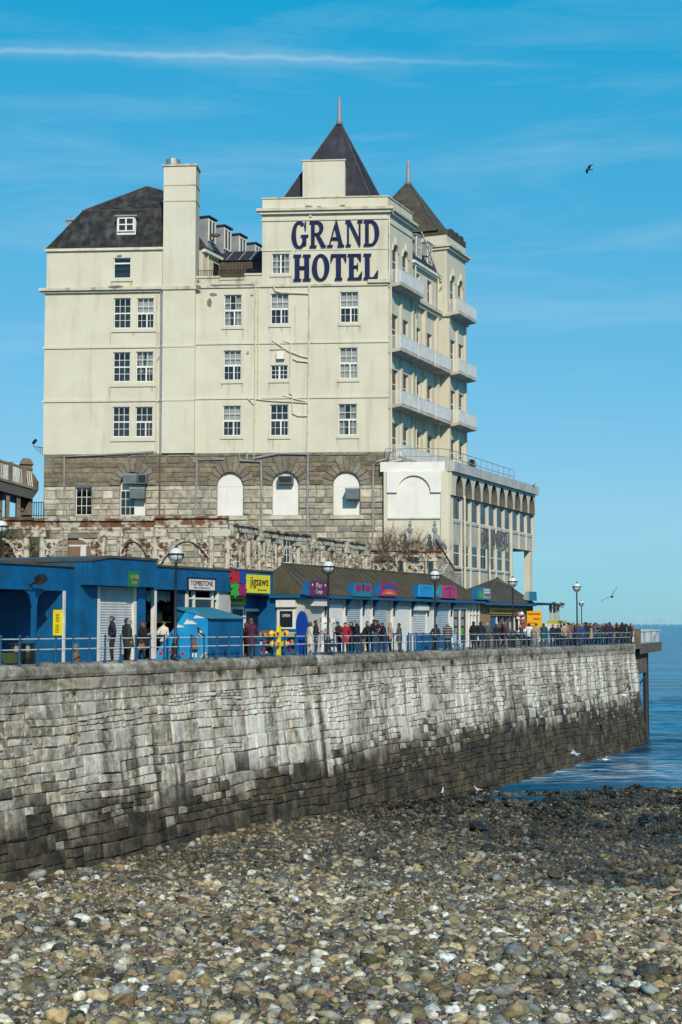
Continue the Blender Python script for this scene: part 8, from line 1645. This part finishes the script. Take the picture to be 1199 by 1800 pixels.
# ------------------------------------------------------------------ people
PM = {}
def pmat(name, col, rough=0.85):
    if name not in PM: PM[name] = material('cloth_' + name, col, tuple(c * 0.7 for c in col), scale=9, rough=rough)
    return PM[name]
SKIN = material('skin', (0.50, 0.29, 0.20), (0.45, 0.25, 0.17), scale=12, rough=0.6)
SHOE = material('shoe_leather', (0.025, 0.022, 0.02), rough=0.5)
HAIRS = {'dark': material('dark_hair', (0.022, 0.016, 0.012), rough=0.7), 'brown': material('brown_hair', (0.075, 0.042, 0.022), rough=0.7), 'blonde': material('blonde_hair', (0.36, 0.25, 0.11), rough=0.7), 'grey': material('grey_hair', (0.30, 0.29, 0.28), rough=0.7), 'red': material('red_hair', (0.16, 0.045, 0.02), rough=0.7)}
EYE_M = material('eye_dark', (0.015, 0.012, 0.01), rough=0.3); LIP = material('lip', (0.30, 0.10, 0.09), rough=0.6)
# joints in metres, the figure faces +Y, x is to its right
def pose(kind):
    J = {'pelvis': (0, 0, .94), 'waist': (0, 0, 1.08), 'chest': (0, .01, 1.28), 'neckb': (0, 0, 1.47), 'neck': (0, .015, 1.54), 'head': (0, .03, 1.63), 'crown': (0, .02, 1.705)}
    for s, n in ((-1, 'l'), (1, 'r')):
        J['sh' + n] = (s * .185, 0, 1.42); J['el' + n] = (s * .245, -.03, 1.14); J['wr' + n] = (s * .235, .06, .90); J['ha' + n] = (s * .225, .085, .81)
        J['hip' + n] = (s * .095, 0, .88); J['kn' + n] = (s * .105, .02, .50); J['an' + n] = (s * .11, -.02, .09); J['to' + n] = (s * .125, .14, .035)
    if kind == 'pockets':
        for s, n in ((-1, 'l'), (1, 'r')): J['el' + n] = (s * .30, -.10, 1.15); J['wr' + n] = (s * .22, .06, .97); J['ha' + n] = (s * .17, .11, .91)
    if kind == 'phone':
        for s, n in ((-1, 'l'), (1, 'r')): J['el' + n] = (s * .25, .05, 1.14); J['wr' + n] = (s * .10, .27, 1.20); J['ha' + n] = (s * .05, .34, 1.23)
        J['neck'] = (0, .05, 1.535); J['head'] = (0, .09, 1.61); J['crown'] = (0, .12, 1.68)
    if kind == 'walk':
        J['knl'] = (-.10, .20, .52); J['anl'] = (-.10, .22, .10); J['tol'] = (-.11, .37, .07); J['knr'] = (.10, -.06, .49); J['anr'] = (.10, -.30, .14); J['tor'] = (.11, -.17, .035)
        J['ell'] = (-.25, -.14, 1.15); J['wrl'] = (-.24, -.10, .92); J['hal'] = (-.23, -.06, .84); J['elr'] = (.25, .06, 1.14); J['wrr'] = (.23, .24, .98); J['har'] = (.21, .30, .92)
    if kind == 'lean':
        for k in ('chest', 'neckb', 'shl', 'shr'): J[k] = (J[k][0], J[k][1] + (J[k][2] - .94) * .38, J[k][2] - (J[k][2] - .94) * .09)
        J['waist'] = (0, .03, 1.07); J['neck'] = (0, .25, 1.48); J['head'] = (0, .31, 1.55); J['crown'] = (0, .35, 1.62)
        for s, n in ((-1, 'l'), (1, 'r')): J['el' + n] = (s * .26, .26, 1.12); J['wr' + n] = (s * .13, .44, 1.14); J['ha' + n] = (s * .09, .51, 1.16)
    if kind == 'carry':
        J['elr'] = (.27, -.02, 1.13); J['wrr'] = (.24, .02, .88); J['har'] = (.23, .04, .78); J['ell'] = (-.26, .06, 1.15); J['wrl'] = (-.12, .24, 1.10); J['hal'] = (-.07, .29, 1.10)
    if kind == 'sit':
        for s, n in ((-1, 'l'), (1, 'r')): J['kn' + n] = (s * .11, .42, .50); J['an' + n] = (s * .11, .42, .08); J['to' + n] = (s * .12, .57, .035)
        dz = .40
        for k in ('pelvis', 'waist', 'chest', 'neckb', 'neck', 'head', 'crown', 'shl', 'shr', 'ell', 'elr', 'wrl', 'wrr', 'hal', 'har', 'hipl', 'hipr'): J[k] = (J[k][0], J[k][1], J[k][2] - dz)
    return J
BONES = [('pelvis', 'waist', 1), ('waist', 'chest', 1), ('chest', 'neckb', 1), ('neckb', 'neck', 0), ('neck', 'head', 0), ('head', 'crown', 0)]
for n_ in 'lr': BONES += [('neckb', 'sh' + n_, 1), ('sh' + n_, 'el' + n_, 1), ('el' + n_, 'wr' + n_, 1), ('wr' + n_, 'ha' + n_, 0), ('pelvis', 'hip' + n_, 2), ('hip' + n_, 'kn' + n_, 2), ('kn' + n_, 'an' + n_, 2), ('an' + n_, 'to' + n_, 3)]
RAD = {'pelvis': (.185, .145), 'waist': (.18, .145), 'chest': (.195, .15), 'neckb': (.12, .10), 'neck': (.056, .056), 'head': (.082, .098), 'crown': (.066, .076), 'sh': (.095, .09), 'el': (.068, .068), 'wr': (.043, .043), 'ha': (.036, .045), 'hip': (.108, .112), 'kn': (.075, .075), 'an': (.048, .050), 'to': (.042, .034)}
BODY = {}
def body_mesh(kind, slim):
    key = (kind, slim)
    if key in BODY: return BODY[key]
    J = pose(kind); names = list(J); me = bpy.data.meshes.new('person'); k = 0.88 if slim else 1.04
    me.from_pydata([((J[n][0] * (0.92 if slim else 1.0)), J[n][1], J[n][2]) for n in names], [(names.index(a), names.index(b)) for a, b, _ in BONES], [])
    o = bpy.data.objects.new('person', me); COL.objects.link(o); sk = o.modifiers.new('skin', 'SKIN'); sk.use_smooth_shade = True
    for i, n in enumerate(names):
        r = RAD.get(n) or RAD[n[:-1]]; kk = k if n not in ('head', 'crown', 'neck') and not n.startswith('ha') else 1.0
        v = me.skin_vertices[0].data[i]; v.radius = (r[0] * kk, r[1] * kk); v.use_root = (n == 'pelvis')
    sb = o.modifiers.new('subsurf', 'SUBSURF'); sb.levels = 1; sb.render_levels = 1
    dg = bpy.context.evaluated_depsgraph_get(); dg.update(); out = bpy.data.meshes.new_from_object(o.evaluated_get(dg)); bpy.data.objects.remove(o)
    P = {n: Vector(J[n]) for n in names}
    def slot(c):
        best, bd = 1, 9
        for a, b, s in BONES:
            A, B = P[a], P[b]; t = max(0, min(1, (c - A).dot(B - A) / (B - A).length_squared)); dd = (c - (A + (B - A) * t)).length
            if s == 1 and a in ('pelvis', 'waist', 'chest'): dd -= 0.06
            if dd < bd: bd, best = dd, s
        if best == 2 and kind != 'sit' and c.z > 0.80: best = 1
        return best
    out.materials.clear()
    for _ in range(6): out.materials.append(SKIN)
    bm = bmesh.new(); bm.from_mesh(out)
    for f in bm.faces: f.material_index = slot(f.calc_center_median()); f.smooth = True
    H, C = P['head'], P['crown']; up = (C - H).normalized(); fw = Vector((1, 0, 0)).cross(up); fw = -fw if fw.y < 0 else fw; rt = Vector((1, 0, 0))
    def lump(c, r, mi, sc=(1, 1, 1)):
        g = bmesh.ops.create_icosphere(bm, subdivisions=1, radius=r); vs = g['verts']
        for v in vs: v.co = c + rt * v.co.x * sc[0] + fw * v.co.y * sc[1] + up * v.co.z * sc[2]
        for f in {f for v in vs for f in v.link_faces}: f.material_index = mi; f.smooth = True
    e = H + up * 0.035
    for s in (-1, 1): lump(e + rt * s * 0.033 + fw * 0.088, 0.013, 4, (1.2, 0.6, 0.8)); lump(H + rt * s * 0.088 + fw * 0.0 + up * 0.01, 0.026, 0, (0.45, 0.9, 1.2))
    lump(H + fw * 0.10 + up * 0.004, 0.018, 0, (0.8, 1.3, 1.4)); lump(H + fw * 0.086 - up * 0.040, 0.014, 5, (1.7, 0.7, 0.5)); lump(H + fw * 0.055 - up * 0.075, 0.036, 0, (1.1, 1.0, 0.8))
    for n in 'lr':                                      # four unequal fingers and a thumb at the end of each palm
        W_, A = P['wr' + n], P['ha' + n]; dv = (A - W_).normalized(); sd = dv.cross(Vector((1, 0, 0))).normalized(); sd = sd if abs(sd.length - 1) < .1 else Vector((0, 1, 0)); inn = dv.cross(sd).normalized()
        for i in range(5):
            if i < 4: p = A + dv * 0.02 + sd * (i - 1.5) * 0.019; L_ = (0.065, 0.078, 0.073, 0.055)[i]; q = p + dv * L_ * 0.55; w = q + dv * L_ * 0.4 + inn * 0.018; r = 0.0095
            else: p = A - dv * 0.03 + sd * 0.035; q = p + (dv + sd).normalized() * 0.035; w = q + dv * 0.03; r = 0.011
            rings = []
            for c, rr in ((p, r), (q, r * 0.95), (w, r * 0.6)): rings.append([bm.verts.new(c + sd * rr * math.cos(t) + inn * rr * math.sin(t)) for t in (0, 1.57, 3.14, 4.71)])
            for a, b in zip(rings, rings[1:]):
                for j in range(4): f = bm.faces.new((a[j], a[(j + 1) % 4], b[(j + 1) % 4], b[j])); f.material_index = 0; f.smooth = True
            f = bm.faces.new(rings[-1]); f.material_index = 0
    bm.to_mesh(out); bm.free()
    BODY[key] = (out, H, up, fw); return BODY[key]
HAIRMESH = {}
def hair_mesh(kind, slim, style):
    key = (kind, slim, style)
    if key in HAIRMESH: return HAIRMESH[key]
    _, H, up, fw = body_mesh(kind, slim); bm = bmesh.new(); rt = Vector((1, 0, 0))
    c = H + up * 0.035 - fw * 0.008; bmesh.ops.create_icosphere(bm, subdivisions=2, radius=1.0); S = (0.098, 0.115, 0.112) if style != 'cap' else (0.106, 0.128, 0.095)
    if style == 'hood': S = (0.125, 0.135, 0.145)
    for v in list(bm.verts):
        x, y, z = v.co; k = 1 + 0.07 * mnoise.noise(v.co * 3)
        if style == 'long' and z < 0.1 and y < 0.45: z = z * 2.5 - 0.12; x *= 1.18; y *= 0.9
        if style == 'cap': z = max(z, 0.30); y = y * (1.25 if y > 0 else 1.0)
        v.co = c + (rt * x * S[0] + fw * y * S[1] + up * z * S[2]) * k
    cut = [f for f in bm.faces if ((f.calc_center_median() - c).dot(fw) > 0.035 and (f.calc_center_median() - c).dot(up) < 0.045)] if style != 'cap' else []
    if style == 'short': cut += [f for f in bm.faces if (f.calc_center_median() - c).dot(up) < -0.06 and f not in cut]
    bmesh.ops.delete(bm, geom=cut, context='FACES'); me = bpy.data.meshes.new('hair')
    for f in bm.faces: f.smooth = True
    bm.to_mesh(me); bm.free(); HAIRMESH[key] = me; return me
SKIRT = {}
def person(loc, face, label, top, legs, hair=('short', 'dark'), kind='stand', slim=False, h=1.72, coat=False, group=None, bag=None, hatcol=None):
    me, H, up, fw = body_mesh(kind, slim); o = bpy.data.objects.new('person', me); COL.objects.link(o); s = h / 1.73; o.location = loc; o.scale = (s * 1.07, s * 1.07, s); o.rotation_euler = (0, 0, face); WORLD[o.name] = Vector(loc)
    mats = [SKIN, top, legs, SHOE, EYE_M, LIP]
    for i, m in enumerate(mats): o.material_slots[i].link = 'OBJECT'; o.material_slots[i].material = m
    tag(o, label, 'person', group)
    def child(name, mesh, mat):
        c = bpy.data.objects.new(name, mesh); COL.objects.link(c); c.parent = o
        if not mesh.materials: mesh.materials.append(mat)
        c.material_slots[0].link = 'OBJECT'; c.material_slots[0].material = mat; WORLD[c.name] = Vector(loc); return c
    st, hc = hair
    if st in ('cap', 'hood'):
        child('cap' if st == 'cap' else 'hood', hair_mesh(kind, slim, st), hatcol or HAIRS['dark'])
        if st == 'cap': child('hair', hair_mesh(kind, slim, 'short'), HAIRS[hc])
    else: child('hair', hair_mesh(kind, slim, st), HAIRS[hc])
    if coat and kind != 'sit':
        if (slim, kind == 'walk') not in SKIRT:
            mb = MB(); n = 14; vs = []; k = 0.9 if slim else 1.05
            for z, rx, ry in ((1.12, .20, .16), (0.98, .22, .175), (0.85, .235, .19), (0.62, .235, .20 if kind != 'walk' else .24)):
                vs += [Vector((rx * k * math.cos(a), ry * k * math.sin(a) + (0.02 if z < .7 else 0), z)) for a in np.linspace(0, 2 * math.pi, n + 1)[:-1]]
            q = bpy.data.meshes.new('coat'); q.from_pydata(vs, [], [(i * n + j, i * n + (j + 1) % n, (i + 1) * n + (j + 1) % n, (i + 1) * n + j) for i in range(3) for j in range(n)]); q.polygons.foreach_set('use_smooth', [True] * len(q.polygons)); SKIRT[(slim, kind == 'walk')] = q
        child('coat', SKIRT[(slim, kind == 'walk')], top)
    if bag is not None:
        if 'bag' not in SKIRT:
            b = MB(); F0 = Frame(0, 0, 0, 1); b.hull8([Vector(p) for p in ((.22, -.12, .55), (.32, -.12, .55), (.32, .18, .55), (.22, .18, .55), (.23, -.08, .82), (.30, -.08, .82), (.30, .14, .82), (.23, .14, .82))]); b.tube([(.265, -.06, .82), (.26, 0, .95), (.26, .06, .95), (.265, .12, .82)], .012, 4)
            q = bpy.data.meshes.new('bag'); q.from_pydata(b.v, [], b.f); SKIRT['bag'] = q
        child('bag', SKIRT['bag'], bag)
    return o
def build_people():
    C = {'navy': pmat('navy', (0.012, 0.014, 0.032)), 'black': pmat('black', (0.009, 0.009, 0.011)), 'green': pmat('olive_green', (0.028, 0.036, 0.022)), 'red': pmat('red', (0.36, 0.012, 0.02)), 'cream': pmat('cream', (0.6, 0.57, 0.5)), 'grey': pmat('grey', (0.085, 0.075, 0.085)), 'brown': pmat('brown', (0.075, 0.048, 0.03)), 'beige': pmat('beige', (0.38, 0.28, 0.19)), 'teal': pmat('teal', (0.01, 0.07, 0.09)), 'lime': pmat('lime', (0.20, 0.23, 0.02)), 'blue': pmat('blue', (0.02, 0.06, 0.22)), 'jeans': pmat('jeans', (0.035, 0.05, 0.09)), 'charcoal': pmat('charcoal', (0.025, 0.022, 0.024)), 'tan': pmat('tan', (0.18, 0.12, 0.075)), 'pink': pmat('pink', (0.5, 0.2, 0.2)), 'plum': pmat('plum', (0.07, 0.012, 0.035)), 'purple': pmat('purple', (0.035, 0.015, 0.06)), 'white': pmat('white', (0.7, 0.7, 0.68)), 'stripe': material('striped_knit', (0.03, 0.03, 0.03), wave=None, rough=0.9)}
    # the striped jumper: real knit colours in horizontal bands
    nt = C['stripe'].node_tree; p = nt.nodes['Principled BSDF']; g = nt.nodes.new('ShaderNodeNewGeometry'); w = nt.nodes.new('ShaderNodeTexWave'); w.bands_direction = 'Z'; w.inputs['Scale'].default_value = 2.1; nt.links.new(g.outputs['Position'], w.inputs[0]); r = nt.nodes.new('ShaderNodeValToRGB'); r.color_ramp.interpolation = 'CONSTANT'; r.color_ramp.elements[0].color = (0.025, 0.025, 0.025, 1); r.color_ramp.elements[1].position = 0.55; r.color_ramp.elements[1].color = (0.22, 0.21, 0.18, 1); nt.links.new(w.outputs[1], r.inputs[0]); nt.links.new(r.outputs[0], p.inputs['Base Color'])
    base = math.atan2(PF.u.y, PF.u.x)
    def put(px, d, face, *a, **k):
        t = PF.U(px, d, 1130); return person(PF.p(t, d, deck(t)), R(face), *a, **k)
    # facing angles: 0 looks away from us, 180 at us, 90 to the left, -90 to the right
    put(197, -0.9, 100, 'man in a navy zip jacket and glasses looking left before the white shutter', C['navy'], C['charcoal'], ('short', 'brown'), 'pockets', h=1.84)
    put(222, -1.7, -60, 'dark haired person half hidden behind the man in the flat cap', C['charcoal'], C['charcoal'], ('short', 'dark'), 'stand', h=1.76)
    put(226, -0.7, -75, 'older man in a flat cap and dark olive coat looking right', C['green'], C['black'], ('cap', 'grey'), 'stand', h=1.68, coat=True, hatcol=pmat('tweed', (0.09, 0.08, 0.06)))
    put(247, -0.7, -80, 'woman in black with red brown hair and a tan handbag beside the flat cap man', C['black'], C['black'], ('short', 'red'), 'phone', True, h=1.62, coat=True, bag=C['tan'])
    put(254, -1.6, 100, 'short person in black behind the woman with the tan handbag', C['black'], C['charcoal'], ('short', 'dark'), 'stand', h=1.64, coat=True)
    put(287, -4.6, 0, 'person in a pale top inside the dark open shop', C['white'], C['charcoal'], ('short', 'blonde'), 'stand', True, h=1.66)
    put(442, -1.0, 5, 'man in a dark plum jacket seen from behind at the puzzle shop door', C['plum'], C['charcoal'], ('short', 'brown'), 'phone', h=1.74, coat=True)
    put(432, -1.5, -60, 'brown haired woman close behind the plum jacket at the puzzle shop', C['brown'], C['charcoal'], ('long', 'brown'), 'stand', True, h=1.62)
    put(441, -2.2, 180, 'balding man facing us behind the plum jacket', C['navy'], C['charcoal'], ('short', 'grey'), 'stand', h=1.80)
    put(545, -0.9, -60, 'woman in a cream coat with long brown hair beside the oval blue board', C['cream'], C['cream'], ('long', 'brown'), 'stand', True, h=1.66, coat=True)
    put(555, -1.2, -85, 'man in a dark jacket holding something, right of the cream coat', C['charcoal'], C['charcoal'], ('short', 'dark'), 'carry', h=1.76)
    put(607, -1.0, 165, 'woman in a bright red jacket facing us behind the railing', C['red'], C['charcoal'], ('short', 'brown'), 'pockets', True, h=1.66, coat=True)
    put(618, -1.9, 150, 'dark haired person right behind the red jacket', C['black'], C['black'], ('long', 'dark'), 'stand', True, h=1.70)
    put(628, -1.3, 80, 'man in a flat cap and black coat right of the red jacket', C['black'], C['jeans'], ('cap', 'grey'), 'carry', h=1.78, coat=True, hatcol=C['charcoal'])
    put(638, -0.9, -80, 'grey haired person in black bending over a phone', C['black'], C['tan'], ('short', 'grey'), 'lean', h=1.72)
    put(655, -1.1, -70, 'man in a dark cap and black coat looking down with the group', C['black'], C['jeans'], ('cap', 'dark'), 'phone', h=1.84, hatcol=C['charcoal'])
    put(666, -1.6, 100, 'tall dark person in the middle of the huddle', C['navy'], C['jeans'], ('short', 'dark'), 'phone', h=1.82)
    put(675, -1.2, 90, 'person in a black coat with hands together at the right of the huddle', C['black'], C['charcoal'], ('short', 'brown'), 'phone', h=1.68, coat=True)
    put(686, -1.4, 110, 'woman with long fair hair and a beige scarf', C['beige'], C['charcoal'], ('long', 'blonde'), 'stand', True, h=1.68)
    put(702, -0.9, 70, 'woman in a grey coat and glasses looking left, right end of the huddle', C['grey'], C['grey'], ('short', 'dark'), 'carry', True, h=1.64, coat=True)
    put(766, -0.9, -20, 'hooded person in a dark brown jacket by the blue counter', C['charcoal'], C['black'], ('hood', 'dark'), 'pockets', h=1.58, hatcol=C['black'])
    put(787, -1.0, 5, 'person in a broad grey striped jumper seen from behind', C['stripe'], C['black'], ('short', 'grey'), 'stand', h=1.72)
    put(833, -1.2, 40, 'person in black with a white bag, left of the navy man', C['black'], C['black'], ('short', 'dark'), 'carry', h=1.78, coat=True, bag=C['white'])
    put(596, -1.6, 120, 'dark haired person in charcoal left of the red jacket', C['charcoal'], C['jeans'], ('short', 'dark'), 'phone', h=1.72)
    put(646, -1.9, 90, 'person in black behind the bending one', C['black'], C['black'], ('short', 'brown'), 'stand', h=1.74, coat=True)
    put(857, -2.0, 30, 'person in grey behind the navy coat', C['grey'], C['black'], ('short', 'grey'), 'stand', h=1.70)
    put(845, -1.0, -10, 'broad man in a dark navy coat from behind with a teal bag', C['navy'], C['navy'], ('short', 'dark'), 'stand', h=1.78, coat=True, bag=C['teal'])
    put(873, -1.2, 20, 'brown haired woman in a black coat before the ochre counter', C['black'], C['black'], ('long', 'brown'), 'stand', True, h=1.64, coat=True)
    put(884, -1.8, -50, 'person in plum behind the brown haired woman', C['plum'], C['charcoal'], ('short', 'brown'), 'walk', h=1.66)
    put(896, -1.5, 60, 'person in a brown coat leaning left of the fourth lamp post', C['brown'], C['black'], ('short', 'brown'), 'lean', h=1.74)
    put(917, -1.3, 90, 'person in a pale blue top right of the fourth lamp post', C['jeans'], C['jeans'], ('short', 'blonde'), 'phone', h=1.60, bag=C['red'])
    put(930, -1.6, -20, 'person in a white top before the amber board', C['white'], C['charcoal'], ('long', 'dark'), 'walk', True, h=1.70)
    put(943, -1.0, 10, 'person in a beige coat right of the amber board', C['beige'], C['beige'], ('short', 'brown'), 'stand', True, h=1.70, coat=True)
    put(956, -1.0, 0, 'person in a long teal coat left of the far crowd', C['teal'], C['teal'], ('short', 'brown'), 'stand', h=1.70, coat=True)
    put(972, -1.1, 190, 'person in navy facing us at the start of the far crowd', C['navy'], C['black'], ('short', 'dark'), 'carry', True, h=1.62)
    put(1097, -1.2, 10, 'person in a lime green coat near the end of the railing', C['lime'], C['black'], ('short', 'brown'), 'stand', h=1.68, coat=True)
    t = 73.3; person(PF.p(t, -1.2, deck(t)), R(-10), 'man in black standing apart at the white parapet of the pier platform', C['black'], C['black'], ('short', 'dark'), 'stand', h=1.84, coat=True)
    put(1069, -2.4, 170, 'person in a red coat in the far crowd', C['red'], C['black'], ('short', 'dark'), 'stand', h=1.74, coat=True)
    put(1022, -0.9, 20, 'person in a blue jacket at the far railing below the tall lamp', C['blue'], C['jeans'], ('short', 'blonde'), 'stand', h=1.66)
    put(1072, -1.3, 60, 'person in a tan coat beside the red coat in the far crowd', C['tan'], C['black'], ('long', 'brown'), 'stand', True, h=1.62, coat=True)
    kinds = ['stand', 'walk', 'phone', 'pockets', 'carry']; rg = random.Random(21)
    names = ['black', 'navy', 'charcoal', 'black', 'navy', 'black', 'brown', 'grey', 'purple', 'black', 'tan', 'charcoal', 'navy', 'black', 'teal', 'beige']
    word = {'black': 'black', 'navy': 'navy', 'charcoal': 'charcoal', 'brown': 'brown', 'grey': 'grey', 'purple': 'purple', 'tan': 'tan', 'teal': 'teal', 'beige': 'beige'}
    for i in range(66):
        px = 983 + (1109 - 983) * (i / 65) + rg.uniform(-3, 3); row = (i * 7) % 5; d = -0.9 - row * 0.95 - rg.uniform(0, 0.4); nm = names[rg.randrange(len(names))]
        slim = rg.random() < 0.5; hs, hc = (rg.choice(['short', 'long']) if slim else rg.choice(['short', 'short', 'cap'])), rg.choice(['dark', 'dark', 'brown', 'blonde', 'grey']); kd = kinds[rg.randrange(5)]; ct = rg.random() < 0.6; lg = rg.choice(['black', 'jeans', 'charcoal'])
        put(px, d, rg.choice((0, 180, 90, -90, 150, 30, 200)) + rg.uniform(-25, 25), 'person in %s %s and %s, %s, in the far crowd' % (word[nm], 'coat' if ct else 'top', {'black': 'black trousers', 'jeans': 'jeans', 'charcoal': 'charcoal trousers'}[lg], 'a dark cap' if hs == 'cap' else hs + ' ' + hc + ' hair'), C[nm], C[lg], (hs, hc), kd, slim, h=rg.uniform(1.58, 1.84), coat=ct, group='people in the far crowd', hatcol=C['charcoal'])

# ------------------------------------------------------------------ build everything
build_ground(); build_sea(); build_sea_wall(); build_promenade(); build_railing()
build_hotel(); build_annex(); build_shops(); build_hut(); build_colonnade(); build_rock(); build_viaduct(); build_shrubs()
build_pier_end(); build_lamps(); build_goods(); build_turbines(); build_people(); build_gulls(); build_stones()
